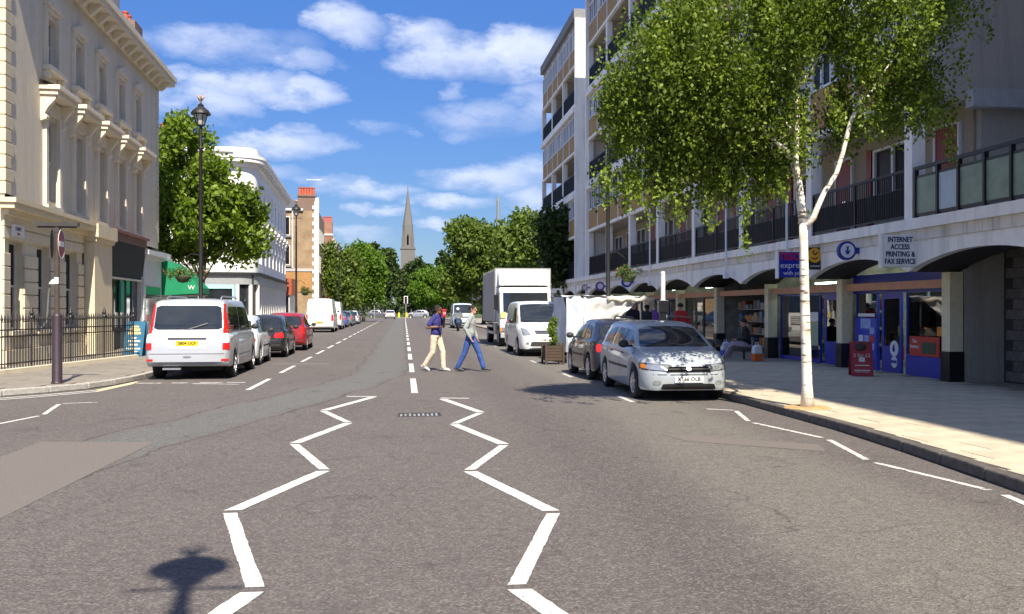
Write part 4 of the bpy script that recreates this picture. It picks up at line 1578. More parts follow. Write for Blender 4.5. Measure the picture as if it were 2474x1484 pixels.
c_ = MB().box(-1.3, .0, .2, 1.6, 10.903, 12.6).build('chimney', redb, b4)
for k in range(4):
    MB().lathe([(.14, 0), (.11, .6), (.15, .65), (.15, .75), (.1, .75)], (-1.1 + k * .3, .8, 12.6), 8).build('chimney_pot', terra, c_)
MB().box(-9.1, .1, -.1, 22.1, 10.902, 11.1).build('parapet', white_s, b4)
for k in range(7):
    for z0, z1 in ((4.6, 6.5), (7.9, 9.5)):
        w = MB().box(0, .06, 1.2 + k * 2.9, 2.1 + k * 2.9, z0, z1).build('window', sash_w, b4)
        MB().box(.061, .066, 1.28 + k * 2.9, 2.02 + k * 2.9, z0 + .08, z1 - .08).build('pane', glassw, w)
    MB().box(.0, .12, .3 + k * 2.9, .6 + k * 2.9, .1, 10.9).build('pilaster', white_s, b4)

# ================================================================== VEHICLES
def curve(keys, smooth=True):
    """monotone cubic through (y, v) keys"""
    ks = sorted(keys)
    xs = np.array([k[0] for k in ks], float)
    vs = np.array([k[1] for k in ks], float)
    h = np.diff(xs)
    dl = np.diff(vs) / h
    m = np.zeros(len(xs))
    m[0], m[-1] = dl[0], dl[-1]
    for i in range(1, len(xs) - 1):
        if dl[i - 1] * dl[i] > 0:
            w1, w2 = 2 * h[i] + h[i - 1], h[i] + 2 * h[i - 1]
            m[i] = (w1 + w2) / (w1 / dl[i - 1] + w2 / dl[i])

    def f(x):
        if x <= xs[0]:
            return float(vs[0])
        if x >= xs[-1]:
            return float(vs[-1])
        i = int(np.searchsorted(xs, x) - 1)
        t = (x - xs[i]) / h[i]
        if not smooth:
            return float(vs[i] + (vs[i + 1] - vs[i]) * t)
        return float((2 * t ** 3 - 3 * t ** 2 + 1) * vs[i] + (t ** 3 - 2 * t ** 2 + t) * h[i] * m[i] + (-2 * t ** 3 + 3 * t ** 2) * vs[i + 1] + (t ** 3 - t ** 2) * h[i] * m[i + 1])
    return f


class Car:
    """local y: 0 = rear bumper, L = front bumper; x centred; z from the road"""

    def __init__(s, name, spec, mat, loc, rz, label, cat='car', group=None):
        s.sp = spec
        L = spec['L']
        s.root = empty(name, loc, rz, label, cat, group)
        s.mat = mat
        top, belt, plan, roofw, bot = (curve(spec[k]) for k in ('top', 'belt', 'plan', 'roofw', 'bot'))
        wr = spec['wr']
        Ra = wr + .055
        ys = set(np.round(np.linspace(0, L, int(L / .07)), 3))
        for wy in spec['wheels']:
            ys = {y for y in ys if not (abs(y - wy) < Ra + .02)}
            for k in range(-8, 9):
                ys.add(round(wy + Ra * math.sin(k / 8 * math.pi / 2), 4))
            ys.add(round(wy - Ra - .004, 4))
            ys.add(round(wy + Ra + .004, 4))
        ys = sorted(ys)
        rows = []
        for y in ys:
            w, zb, zt, wt, z0 = plan(y), belt(y), top(y), roofw(y), bot(y)
            for wy in spec['wheels']:
                q = Ra * Ra - (y - wy) ** 2
                if q >= -1e-9:
                    z0 = max(z0, wr + math.sqrt(max(q, 0)))
            up = max(zt - zb, .012)
            h = zb - z0
            rows.append([(0, z0), (w - .16, z0), (w - .035, z0), (w - .008, z0 + min(.05, h * .12)), (w, z0 + h * .35), (w + .004, z0 + h * .62), (w - .012, z0 + h * .86), (w - .035, zb - .012), (w - .055, zb),
                         (wt + (w - .06 - wt) * .5, zb + up * .5), (wt, zb + up * .88), (wt - .035, zb + up * .955), (wt - .11, zb + up * .99), (wt * .45, zt + .012 * min(1, up * 3)), (0, zt + .02 * min(1, up * 3))])
        n = len(rows[0])
        mb = MB()
        ring = 2 * n - 2
        for y, r in zip(ys, rows):
            for p in r:
                mb.v.append((p[0], y, p[1]))
            for p in reversed(r[1:-1]):
                mb.v.append((-p[0], y, p[1]))
        for i in range(len(ys) - 1):
            for k in range(ring):
                mb.f.append((i * ring + k, i * ring + (k + 1) % ring, (i + 1) * ring + (k + 1) % ring, (i + 1) * ring + k))
        mb.f.append(tuple(range(ring - 1, -1, -1)))
        mb.f.append(tuple((len(ys) - 1) * ring + k for k in range(ring)))
        s.bvh = BVHTree.FromPolygons([Vector(v) for v in mb.v], mb.f)
        s.body = mb.build('body', mat, s.root, auto=38)
        ub = MB().box(-plan(L / 2) + .25, plan(L / 2) - .25, .35, L - .3, .2, .55).build('underbody', under, s.root)
        s.wheels()

    def wheels(s):
        sp = s.sp
        r, w = sp['wr'], sp.get('ww', .2)
        W = sp['W'] / 2
        for y in sp['wheels']:
            for sd in (-1, 1):
                c = (sd * (W - .02 - w / 2), y, r)
                t = MB().lathe([(r * .66, -w / 2), (r * .93, -w / 2), (r, -w * .36), (r, w * .36), (r * .93, w / 2), (r * .66, w / 2), (r * .62, 0), (r * .66, -w / 2)], c, 22, 'x').build('wheel', rubber, s.root, auto=40)
                e = sd * w / 2
                rim = MB()
                ns = sp.get('spokes', 5)
                rim.lathe([(r * .66, e), (r * .6, e - sd * .01), (r * .57, e - sd * .05), (0, e - sd * .05)], c, 22, 'x')
                for k in range(ns):
                    a = 2 * math.pi * k / ns + .3
                    ca, sa = math.cos(a), math.sin(a)
                    pw = r * .085
                    vs = []
                    for q, ww in ((.1, 1.2), (.6, .8)):
                        for g in (-1, 1):
                            for d in (-.05, -.008):
                                vs.append((c[0] + e + sd * d, c[1] + r * q * ca - g * pw * ww * sa, c[2] + r * q * sa + g * pw * ww * ca))
                    rim.add(vs, [(0, 1, 3, 2), (4, 6, 7, 5), (0, 4, 5, 1), (2, 3, 7, 6), (1, 5, 7, 3), (0, 2, 6, 4)])
                rim.lathe([(0, e + sd * .002), (r * .13, e - sd * .002), (r * .15, e - sd * .03)], c, 10, 'x')
                rim.build('rim', alloy, t)

    def patch(s, name, q, axis, sign, mat, par=None, off=.008, nx=16, ny=8, r=0.0, mirror=False):
        """panel hugging the body: q = 4 corners (a, b) in the plane seen along axis"""
        mb = MB()
        for j in range(ny + 1):
            for i in range(nx + 1):
                u, v = i / nx, j / ny
                if r > 0:
                    k = max(0, abs(2 * u - 1) - (1 - 2 * r)) / (2 * r)
                    ins = r * (1 - math.sqrt(max(0, 1 - k * k)))
                    v = ins + v * (1 - 2 * ins)
                a = (q[0][0] * (1 - u) + q[1][0] * u) * (1 - v) + (q[3][0] * (1 - u) + q[2][0] * u) * v
                b = (q[0][1] * (1 - u) + q[1][1] * u) * (1 - v) + (q[3][1] * (1 - u) + q[2][1] * u) * v
                if mirror:
                    a = -a
                o, d = {'y': ((a, sign * 30, b), (0, -sign, 0)), 'x': ((sign * 30, a, b), (-sign, 0, 0)), 'z': ((a, b, 30), (0, 0, -1))}[axis]
                o, d = Vector(o), Vector(d)
                h = s.bvh.ray_cast(o, d)
                if h[0] is None:
                    g = {'y': (a, 0 if sign < 0 else s.sp['L'], b), 'x': (sign * s.sp['W'] / 2, a, b), 'z': (a, b, 1.4)}[axis]
                    h = s.bvh.find_nearest(Vector(g))
                nrm = h[1]
                if nrm.dot(d) > 0:
                    nrm = -nrm
                mb.v.append(h[0] + nrm * off)
        for j in range(ny):
            for i in range(nx):
                k = j * (nx + 1) + i
                mb.f.append((k, k + 1, k + nx + 2, k + nx + 1))
        return mb.build(name, mat, par or s.root, smooth=True)

    def both(s, name, q, mat, **k):
        a = s.patch(name, q, 'x', 1, mat, **k)
        b = s.patch(name, q, 'x', -1, mat, **k)
        return a, b

    def seam(s, name, pts, mat=None, w=.012):
        """thin dark gap on both flanks through (y, z) points"""
        for a, b in zip(pts[:-1], pts[1:]):
            d = Vector((b[0] - a[0], b[1] - a[1])).normalized()
            nx = Vector((-d.y, d.x)) * w / 2
            q = [(a[0] - nx.x, a[1] - nx.y), (b[0] - nx.x, b[1] - nx.y), (b[0] + nx.x, b[1] + nx.y), (a[0] + nx.x, a[1] + nx.y)]
            s.both(name, q, mat or plastic, off=.003, nx=6, ny=1)

    def plate(s, txt, y_sign, z, mat, w=.52, h=.112, x=0.0):
        L = s.sp['L']
        o = s.bvh.ray_cast(Vector((x, y_sign * 30, z)), Vector((0, -y_sign, 0)))[0]
        y = o.y + y_sign * .012
        p = MB().box(x - w / 2, x + w / 2, min(y, y + y_sign * .012), max(y, y + y_sign * .012), z - h / 2, z + h / 2).build('number_plate', mat, s.root)
        text(txt, .095, black, p, (x, y + y_sign * .016, z), (R(90), 0, 0 if y_sign < 0 else R(180)), ext=.001, bold=.002)
        return p

    def mirrors(s, y, z, w, mat):
        for sd in (-1, 1):
            mb = MB()
            mb.ell((sd * (w + .11), y, z), (.10, .06, .075), 10, 6)
            mb.box(min(sd * (w - .06), sd * (w + .05)), max(sd * (w - .06), sd * (w + .05)), y - .02, y + .02, z - .06, z - .02)
            m = mb.build('door_mirror', mat, s.root, smooth=True)


def hatch_spec(L=4.0, W=1.7, H=1.43, kind='hatch'):
    w = W / 2
    if kind == 'estate':
        top = [(0, .62), (.03, .95), (.08, 1.02), (.42, H - .06), (.7, H - .01), (1.6, H), (2.35, H - .04), (2.62, H - .13), (3.28, .93), (3.35, .915), (3.75, .84), (L - .16, .70), (L - .04, .60), (L, .52)]
    elif kind == 'saloon':
        top = [(0, .60), (.03, .9), (.08, .98), (.5, 1.0), (.62, 1.02), (1.15, H - .08), (1.45, H - .02), (2.1, H), (2.5, H - .05), (2.7, H - .14), (3.3, .94), (3.7, .86), (L - .16, .70), (L - .04, .58), (L, .5)]
    else:
        top = [(0, .58), (.03, .92), (.08, .98), (.14, 1.02), (.5, H - .10), (.75, H - .02), (1.5, H), (2.15, H - .05), (2.4, H - .15), (L - .98, .97), (L - .9, .95), (L - .5, .87), (L - .15, .70), (L - .04, .58), (L, .5)]
    return dict(L=L, W=W, H=H, wr=.30, ww=.19, wheels=[.72, L - .82], spokes=6,
                top=top,
                belt=[(0, .55), (.05, .84), (.14, .93), (1, .92), (L - 1.3, .88), (L - .7, .80), (L - .2, .66), (L - .05, .55), (L, .48)],
                plan=[(0, w - .16), (.05, w - .09), (.18, w - .035), (.6, w - .005), (L * .5, w), (L - .8, w - .015), (L - .35, w - .06), (L - .15, w - .15), (L - .04, w - .30), (L, w - .42)],
                roofw=[(0, w - .24), (.1, w - .2), (.5, w - .235), (1.5, w - .215), (2.3, w - .24), (L - .9, w - .11), (L - .4, w - .14), (L - .1, w - .28), (L, w - .5)],
                bot=[(0, .36), (.08, .27), (.3, .22), (L - .4, .2), (L - .08, .2), (L, .27)])


def hatchback(name, mat, loc, rz, label, L=4.0, W=1.7, H=1.43, plate_r=None, plate_f=None, kind='hatch', lamp='tall', group=None, trimmat=None):
    sp = hatch_spec(L, W, H, kind)
    c = Car(name, sp, mat, loc, rz, label, 'car', group)
    w = W / 2
    tm = trimmat or plastic
    # glass
    cw = L - .98 if kind == 'hatch' else 3.28
    rf = 2.4 if kind == 'hatch' else 2.62
    c.patch('windscreen', [(-w + .17, cw - .04), (w - .17, cw - .04), (w - .31, rf - .05), (-w + .31, rf - .05)], 'z', 1, glassd, nx=10, ny=8, r=.06)
    if kind == 'estate':
        c.patch('rear_window', [(-w + .2, 1.0), (w - .2, 1.0), (w - .3, H - .12), (-w + .3, H - .12)], 'y', -1, glassd, r=.1)
    elif kind == 'saloon':
        c.patch('rear_window', [(-w + .2, .66), (w - .2, .66), (w - .3, 1.12), (-w + .3, 1.12)], 'z', 1, glassd, r=.08)
    else:
        c.patch('rear_window', [(-w + .19, .98), (w - .19, .98), (w - .27, H - .13), (-w + .27, H - .13)], 'y', -1, glassd, r=.12)
    zt = H - .12
    b0 = .5 if kind == 'hatch' else (.35 if kind == 'estate' else 1.0)
    c.both('side_window', [(b0 + .12, .96), (1.28, .955), (1.3, zt), (b0 + .42, zt - .05)], glassd, r=.1)
    c.both('side_window', [(1.34, .955), (2.28, .945), (2.26, zt - .02), (1.36, zt)], glassd, r=.05)
    c.both('side_window', [(2.34, .945), (cw - .12, .955), (rf - .06, zt - .05), (2.33, zt - .02)], glassd, r=.05)
    c.seam('door_gap', [(1.31, .95), (1.30, .32)])
    c.seam('door_gap', [(2.31, .95), (2.31, .30)])
    c.seam('door_gap', [(cw - .05, .92), (cw - .02, .34)])
    c.seam('rub_strip', [(1.05, .56), (cw - .0, .55)], tm, .05)
    c.both('door_handle', [(1.42, .80), (1.58, .80), (1.58, .83), (1.42, .83)], tm, off=.02, nx=3, ny=2)
    c.both('door_handle', [(2.42, .79), (2.58, .79), (2.58, .82), (2.42, .82)], tm, off=.02, nx=3, ny=2)
    # front
    for m_ in (False, True):
        hs_ = c.patch('headlight_surround', [(w - .58, .525), (w - .05, .56), (w - .05, .685), (w - .54, .655)], 'y', 1, plastic, r=.12, mirror=m_, off=.003)
        c.patch('headlight', [(w - .56, .54), (w - .13, .57), (w - .12, .67), (w - .52, .64)], 'y', 1, lenscl, r=.15, mirror=m_, off=.009)
        c.patch('indicator', [(w - .125, .58), (w - .06, .59), (w - .06, .66), (w - .12, .665)], 'y', 1, orangelamp, r=.15, mirror=m_, nx=4, ny=3)
        c.patch('fog_lamp', [(w - .35, .30), (w - .22, .30), (w - .22, .38), (w - .35, .38)], 'y', 1, lenscl, r=.3, mirror=m_, nx=5, ny=4)
    g = c.patch('grille', [(-.40, .525), (.40, .525), (.36, .615), (-.36, .615)], 'y', 1, M('grille_matte', (.008, .008, .009), .95, spec=.05), r=.1, off=.018, nx=24)
    c.patch('grille_bar', [(-.38, .565), (.38, .565), (.38, .577), (-.38, .577)], 'y', 1, plastic, g, off=.026, nx=24, ny=1)
    c.patch('badge', [(-.045, .54), (.045, .54), (.045, .605), (-.045, .605)], 'y', 1, steel, g, off=.032, r=.4, nx=6, ny=4)
    c.patch('lower_grille', [(-.5, .225), (.5, .225), (.46, .325), (-.46, .325)], 'y', 1, black, r=.08)
    c.patch('bumper_strip', [(-w + .22, .475), (w - .22, .475), (w - .22, .49), (-w + .22, .49)], 'y', 1, plastic, off=.003, nx=12, ny=1)
    # rear
    for m_ in (False, True):
        if lamp == 'tall':
            c.patch('tail_light', [(w - .19, .66), (w - .07, .66), (w - .11, .93), (w - .2, .93)], 'y', -1, redlamp, r=.2, mirror=m_)
        elif lamp == 'round':
            c.patch('tail_light', [(w - .26, .66), (w - .08, .66), (w - .08, .84), (w - .26, .84)], 'y', -1, redlamp, r=.45, mirror=m_)
        else:
            c.patch('tail_light', [(w - .42, .68), (w - .08, .66), (w - .09, .85), (w - .36, .84)], 'y', -1, redlamp, r=.2, mirror=m_)
    c.patch('boot_gap', [(-w + .12, .55), (w - .12, .55), (w - .12, .562), (-w + .12, .562)], 'y', -1, plastic, off=.003, nx=10, ny=1)
    c.patch('bumper_strip', [(-w + .15, .42), (w - .15, .42), (w - .15, .46), (-w + .15, .46)], 'y', -1, tm, off=.006, nx=10, ny=1)
    if plate_r:
        c.plate(plate_r, -1, .60 if kind != 'saloon' else .7, platey)
    if plate_f:
        c.plate(plate_f, 1, .405, platew)
    c.mirrors(cw - .32, .99, w - .04, tm)
    # wipers
    for x0 in (-.5, .05):
        c.patch('wiper', [(x0, cw - .02), (x0 + .5, cw - .07), (x0 + .5, cw - .085), (x0, cw - .035)], 'z', 1, black, off=.018, nx=6, ny=1)
    return c


def van_spec(L, W, H, bonnet, wr=.33):
    w = W / 2
    zc_ = H * .57
    return dict(L=L, W=W, H=H, wr=wr, ww=.22, wheels=[.95, L - .92], spokes=5,
                top=[(0, zc_ - .3), (.04, zc_ + .02), (.14, zc_ + .12), (.3, H - .12), (.42, H - .03), (1.0, H), (L - bonnet - 1.0, H - .01), (L - bonnet - .65, H - .12), (L - bonnet + .12, zc_ + .07), (L - bonnet + .25, zc_ + .02), (L - .25, zc_ - .18), (L - .06, zc_ - .32), (L, zc_ - .48)],
                belt=[(0, zc_ - .35), (.05, zc_ - .02), (.2, zc_), (L - bonnet - .2, zc_), (L - .5, zc_ - .14), (L - .15, zc_ - .28), (L, zc_ - .5)],
                plan=[(0, w - .10), (.05, w - .04), (.2, w - .01), (L * .5, w), (L - .8, w - .02), (L - .35, w - .08), (L - .12, w - .2), (L, w - .42)],
                roofw=[(0, w - .18), (.2, w - .14), (.5, w - .16), (L - bonnet - .9, w - .16), (L - bonnet, w - .14), (L - .4, w - .18), (L - .1, w - .35), (L, w - .55)],
                bot=[(0, .42), (.06, .34), (.3, .30), (L - .4, .26), (L - .08, .26), (L, .32)])


# ---- silver people carrier, nearest on the left
silver = carpaint('silver_paint', (.47, .50, .54), .3, .38)
sp = van_spec(4.75, 1.9, 1.88, .85, .325)
c = Car('people_carrier', sp, silver, (-4.95, 22.1, 0), R(.5), 'silver people carrier parked at the kerb showing its rear and yellow plate', 'van')
w = .95
c.patch('rear_window', [(-.77, 1.16), (.77, 1.16), (.73, 1.72), (-.73, 1.72)], 'y', -1, glassd, r=.08, off=.008)
for m_ in (False, True):
    c.patch('tail_light', [(.79, 1.08), (.93, 1.08), (.86, 1.76), (.75, 1.76)], 'y', -1, redlamp, r=.1, mirror=m_, ny=10, off=.012)
    c.patch('reverse_light', [(.80, .86), (.93, .86), (.93, 1.075), (.80, 1.075)], 'y', -1, M('pale_lens', (.7, .68, .7), .2), mirror=m_, off=.01, r=.1)
    c.patch('brake_light', [(.79, .70), (.93, .70), (.93, .855), (.79, .855)], 'y', -1, redlamp, mirror=m_, off=.01, r=.1)
    c.patch('reflector', [(.76, .44), (.91, .44), (.91, .49), (.76, .49)], 'y', -1, redlamp, mirror=m_, off=.01, nx=4, ny=2)
c.patch('tailgate_gap', [(-.84, .60), (.84, .60), (.84, .612), (-.84, .612)], 'y', -1, plastic, off=.003, nx=10, ny=1)
c.patch('tailgate_crease', [(-.72, 1.03), (.72, 1.03), (.72, 1.045), (-.72, 1.045)], 'y', -1, M('crease_grey', (.25, .27, .3), .5), off=.003, nx=10, ny=1)
c.patch('plate_recess', [(-.40, .72), (.40, .72), (.42, .97), (-.42, .97)], 'y', -1, M('pale_silver', (.6, .62, .66), .4, .2), off=.004)
c.patch('plate_handle', [(-.43, .945), (.43, .945), (.43, .975), (-.43, .975)], 'y', -1, plastic, off=.03, ny=2)
c.plate('SB04 UCF', -1, .85, platey, .5, .115)
c.patch('badge', [(-.09, .52), (.09, .52), (.09, .56), (-.09, .56)], 'y', -1, steel, off=.012, r=.4, ny=3)
c.patch('wiper', [(-.02, 1.15), (.03, 1.15), (.45, 1.30), (.42, 1.31)], 'y', -1, black, off=.03, ny=1)
c.patch('rear_bumper', [(-.88, .36), (.88, .36), (.88, .42), (-.88, .42)], 'y', -1, M('crease_grey', (.25, .27, .3)), off=.012, nx=12, ny=1)
c.both('side_window', [(.45, 1.14), (1.75, 1.13), (1.75, 1.70), (.58, 1.70)], glassd, r=.07, off=.008)
c.both('side_window', [(1.82, 1.13), (2.75, 1.12), (2.73, 1.69), (1.82, 1.70)], glassd, r=.05, off=.008)
c.both('side_window', [(2.82, 1.12), (3.62, 1.13), (3.12, 1.66), (2.81, 1.69)], glassd, r=.05, off=.008)
c.patch('windscreen', [(-.78, 4.0), (.78, 4.0), (.7, 3.15), (-.7, 3.15)], 'z', 1, glassd, r=.06)
c.seam('door_gap', [(1.78, 1.72), (1.76, .36)])
c.seam('door_gap', [(2.78, 1.7), (2.80, .36)])
c.seam('sill_strip', [(1.35, .52), (3.3, .52)], M('crease_grey', (.25, .27, .3)), .05)
c.both('door_handle', [(1.9, .98), (2.1, .98), (2.1, 1.02), (1.9, 1.02)], silver, off=.025, nx=3, ny=2)
c.mirrors(3.35, 1.18, .93, plastic)
for x in (-.62, .62):
    MB().tube([(x, .8, 1.90), (x, .95, 1.945), (x, 2.8, 1.945), (x, 2.95, 1.90)], .018, 6).build('roof_rail', steel, c.root)
MB().box(-.55, -.15, .02, .2, .24, .28).build('exhaust', steel, c.root)

hatchback('white_hatchback', carpaint('car_white', (.72, .76, .80)), (-4.95, 27.15, 0), R(1), 'white small car with round red tail lights ahead of the silver people carrier', 3.7, 1.66, 1.45, 'KX07 OBR', lamp='round')
hatchback('black_hatchback', carpaint('car_black', (.012, .012, .014)), (-4.75, 31.7, 0), R(1), 'black hatchback parked between the white small car and the red car', 3.95, 1.7, 1.43, 'LN05 RZE', lamp='wide')
hatchback('red_hatchback', carpaint('car_red', (.27, .008, .012)), (-4.62, 36.9, 0), R(1), 'bright red hatchback parked last before the gap on the left', 4.1, 1.72, 1.48, 'LD54 VKM', lamp='tall')

# ---- silver estate, nearest on the right, nose to the camera
silver2 = carpaint('silver_estate_paint', (.36, .40, .43), .15, .42)
c = hatchback('silver_estate_car', silver2, (5.08, 20.05, 0), R(180 - 1.0), 'silver estate car parked nose first at the right kerb beside the birch', 4.15, 1.68, 1.40, None, 'X166 OLB', 'estate', trimmat=M('dark_trim', (.02, .02, .022), .5))
for x in (-.58, .58):
    MB().tube([(x, .6, 1.44), (x, .75, 1.49), (x, 2.3, 1.48), (x, 2.45, 1.43)], .015, 6).build('roof_rail', plastic, c.root)
MB().cyl((.1, 2.5, 1.42), (.12, 2.1, 1.75), .006, n=5).build('radio_aerial', black, c.root)
hatchback('dark_blue_hatchback', carpaint('car_navy', (.008, .010, .022)), (5.08, 20.55, 0), R(.5), 'dark navy hatchback parked tail towards the silver estate car', 3.72, 1.66, 1.40, None, None, 'hatch', 'wide')

# ---- white van facing the camera on the right
def front_van(name, mat, loc, rz, label, L=4.9, W=1.86, H=1.92, plate=None, group=None, rear_plate=None):
    sp = van_spec(L, W, H, 1.05, .33)
    c = Car(name, sp, mat, loc, rz, label, 'van', group)
    w = W / 2
    zc_ = H * .57
    c.patch('windscreen', [(-w + .16, L - .93), (w - .16, L - .93), (w - .22, L - 1.70), (-w + .22, L - 1.70)], 'z', 1, glassd, r=.06)
    c.both('side_window', [(L - 2.35, zc_ + .06), (L - 1.35, zc_ + .06), (L - 1.72, H - .26), (L - 2.33, H - .24)], glassd, r=.06)
    for m_ in (False, True):
        c.patch('headlight', [(w - .42, zc_ - .36), (w - .16, zc_ - .36), (w - .10, zc_ - .1), (w - .3, zc_ - .16)], 'y', 1, lenscl, r=.15, mirror=m_)
        c.patch('tail_light', [(w - .18, .8), (w - .04, .8), (w - .06, 1.25), (w - .18, 1.25)], 'y', -1, redlamp, r=.1, mirror=m_)
        c.patch('fog_lamp', [(w - .35, .42), (w - .25, .42), (w - .25, .5), (w - .35, .5)], 'y', 1, lenscl, r=.3, mirror=m_, nx=4, ny=3)
    g = c.patch('grille', [(-.33, zc_ - .33), (.33, zc_ - .33), (.40, zc_ - .2), (-.40, zc_ - .2)], 'y', 1, plastic, r=.08)
    c.patch('grille_bar', [(-.36, zc_ - .275), (.36, zc_ - .275), (.36, zc_ - .255), (-.36, zc_ - .255)], 'y', 1, chrome, g, off=.014, ny=1)
    c.patch('lower_grille', [(-.55, .36), (.55, .36), (.5, .52), (-.5, .52)], 'y', 1, plastic, r=.08)
    c.seam('door_gap', [(L - 2.4, H - .3), (L - 2.4, .4)])
    c.seam('door_gap', [(L - 1.32, zc_), (L - 1.35, .45)])
    c.patch('door_gap', [(-.006, .45), (.006, .45), (.006, H - .2), (-.006, H - .2)], 'y', -1, plastic, off=.003, nx=1, ny=10)
    c.mirrors(L - 1.5, zc_ + .12, w - .02, black)
    if plate:
        c.plate(plate, 1, .57, platew)
    if rear_plate:
        c.plate(rear_plate, -1, .7, platey)
    for x0 in (-.6, .0):
        c.patch('wiper', [(x0, L - .90), (x0 + .6, L - .96), (x0 + .6, L - .98), (x0, L - .92)], 'z', 1, black, off=.018, nx=6, ny=1)
    return c


vwhite = carpaint('van_white', (.68, .70, .70))
front_van('white_van', vwhite, (4.86, 36.3, 0), R(180), 'white van with sloping bonnet parked facing the camera in front of the lorry', plate='LC08 HFD')
front_van('white_panel_van', vwhite, (-5.75, 65.2, 0), R(.5), 'white panel van parked with its plain rear doors to the camera on the left', 5.2, 1.95, 2.35, rear_plate='FY06 KLM')
front_van('white_panel_van', vwhite, (-5.75, 73.5, 0), R(.5), 'white van parked just beyond the first white panel van on the left', 5.0, 1.95, 2.2)
front_van('pale_blue_van', carpaint('van_pale', (.55, .66, .74)), (5.0, 82.0, 0), R(180), 'pale blue white van behind the motorcyclist on the right side of the road', 5.0, 1.9, 2.1)
far_cols = [('blue', (.05, .12, .38), 'bright blue'), ('grey', (.12, .16, .18), 'grey green'), ('dark', (.02, .03, .05), 'dark blue'), ('pale', (.5, .52, .54), 'pale silver'), ('black', (.015, .015, .018), 'black')]
for i, (nm, col, lab) in enumerate(far_cols):
    hatchback('parked_hatchback', carpaint('far_' + nm, col), (-5.7 + (i % 2) * .15, 81.5 + i * 6.2, 0), R(.5), '%s hatchback, number %s in the far row of parked cars beyond the vans' % (lab, ['one', 'two', 'three', 'four', 'five'][i]), 4.0, 1.7, 1.45, group='far row of parked cars on the left')
hatchback('silver_far_car', carpaint('far_silver', (.6, .6, .66), .2), (-2.1, 150, 0), R(1), 'pale silver car driving away in the left lane at the far junction', 4.1, 1.7, 1.42, 'LM03 XYZ')
hatchback('crossing_car', carpaint('far_grey2', (.25, .27, .32)), (4.6, 168, 0), R(90), 'grey car crossing the far junction right of the traffic signal', 4.1, 1.7, 1.42)
hatchback('crossing_car', carpaint('far_white2', (.10, .11, .13)), (-6.5, 172, 0), R(-90), 'dark grey car crossing the far junction at the left under the trees', 4.1, 1.7, 1.42)

# ---- box lorry
lor = empty('box_lorry', (5.28, 39.9, 0), 0, 'white box lorry with a tall body parked facing the camera behind the white van', 'lorry')
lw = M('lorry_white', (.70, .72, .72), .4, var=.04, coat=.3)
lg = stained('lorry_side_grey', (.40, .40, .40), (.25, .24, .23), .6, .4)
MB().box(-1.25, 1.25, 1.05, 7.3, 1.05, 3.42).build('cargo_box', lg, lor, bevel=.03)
MB().box(-1.23, 1.23, 1.02, 1.049, 1.1, 3.40).build('box_front', lw, lor)
for k in range(9):
    for sd in (-1, 1):
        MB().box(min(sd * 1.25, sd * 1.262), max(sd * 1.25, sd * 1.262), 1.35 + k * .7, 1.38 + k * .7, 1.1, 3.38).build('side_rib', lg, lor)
seam_g = M('seam_grey', (.3, .3, .3), .6)
for sd in (-1, 1):
    MB().box(min(sd * 1.2, sd * 1.256), max(sd * 1.2, sd * 1.256), 1.014, 1.06, 1.08, 3.43).build('corner_post', seam_g, lor)
MB().box(-1.2, 1.2, 1.012, 1.019, 2.58, 2.61).build('panel_seam', seam_g, lor)
MB().box(-1.25, 1.25, 1.01, 1.05, 3.402, 3.45).build('top_rail', seam_g, lor)
MB().box(-.9, .9, .33, .345, 2.68, 2.71).build('panel_seam', seam_g, lor)
MB().prism([(1.02, 2.62), (.35, 2.66), (.55, 3.1), (.85, 3.33), (1.02, 3.4)], -1.12, 1.12, 'x').build('wind_deflector', lw, lor, bevel=.06)
cab = MB().prism([(1.0, .55), (.12, .55), (.0, .62), (-.02, 1.05), (.0, 1.42), (.22, 2.42), (.34, 2.58), (1.0, 2.6)], -1.13, 1.13, 'x').build('cab', lw, lor, bevel=.07)
MB().prism([(-.03, 1.50), (.01, 1.48), (.205, 2.33), (.175, 2.35)], -.98, .98, 'x').build('windscreen', glassd, lor, bevel=.01)
for sd in (-1, 1):
    x0, x1 = sorted((sd * 1.125, sd * 1.136))
    d = MB().prism([(.2, 1.45), (.9, 1.45), (.9, 2.3), (.38, 2.3)], x0, x1, 'x').build('side_window', glassd, lor)
    mb = MB().box(min(sd * 1.22, sd * 1.4), max(sd * 1.22, sd * 1.4), -.12, -.04, 1.6, 2.25)
    mb.cyl((sd * 1.12, .12, 2.3), (sd * 1.3, -.08, 2.3), .02, n=6).cyl((sd * 1.12, .12, 1.55), (sd * 1.3, -.08, 1.58), .02, n=6)
    mb.build('mirror', black, lor)
    MB().box(min(sd * .72, sd * 1.05), max(sd * .72, sd * 1.05), -.05, -.01, .66, .86).build('headlight', lenscl, lor, bevel=.02)
    MB().box(min(sd * 1.06, sd * 1.12), max(sd * 1.06, sd * 1.12), -.04, .02, .66, .84).build('indicator', orangelamp, lor)
    MB().box(min(sd * 1.16, sd * 1.24), max(sd * 1.16, sd * 1.24), 2.2, 5.0, .5, .62).box(min(sd * 1.16, sd * 1.24), max(sd * 1.16, sd * 1.24), 2.2, 5.0, .8, .92).build('side_guard', steel, lor)
    MB().box(min(sd * .5, sd * 1.2), max(sd * .5, sd * 1.2), 1.6, 2.15, .5, 1.0).build('tank', steel, lor, bevel=.04)
MB().box(-1.1, 1.1, -.04, .1, .38, .60).build('bumper', M('lorry_grey', (.35, .36, .37), .5), lor, bevel=.03)
g = MB().box(-.75, .75, -.045, .0, .95, 1.3).build('grille', plastic, lor)
for k in range(4):
    MB().box(-.74, .74, -.055, -.046, .98 + k * .08, 1.02 + k * .08).build('grille_bar', lw, g)
MB().box(-.26, .26, -.055, -.041, .43, .54).build('number_plate', platew, lor)
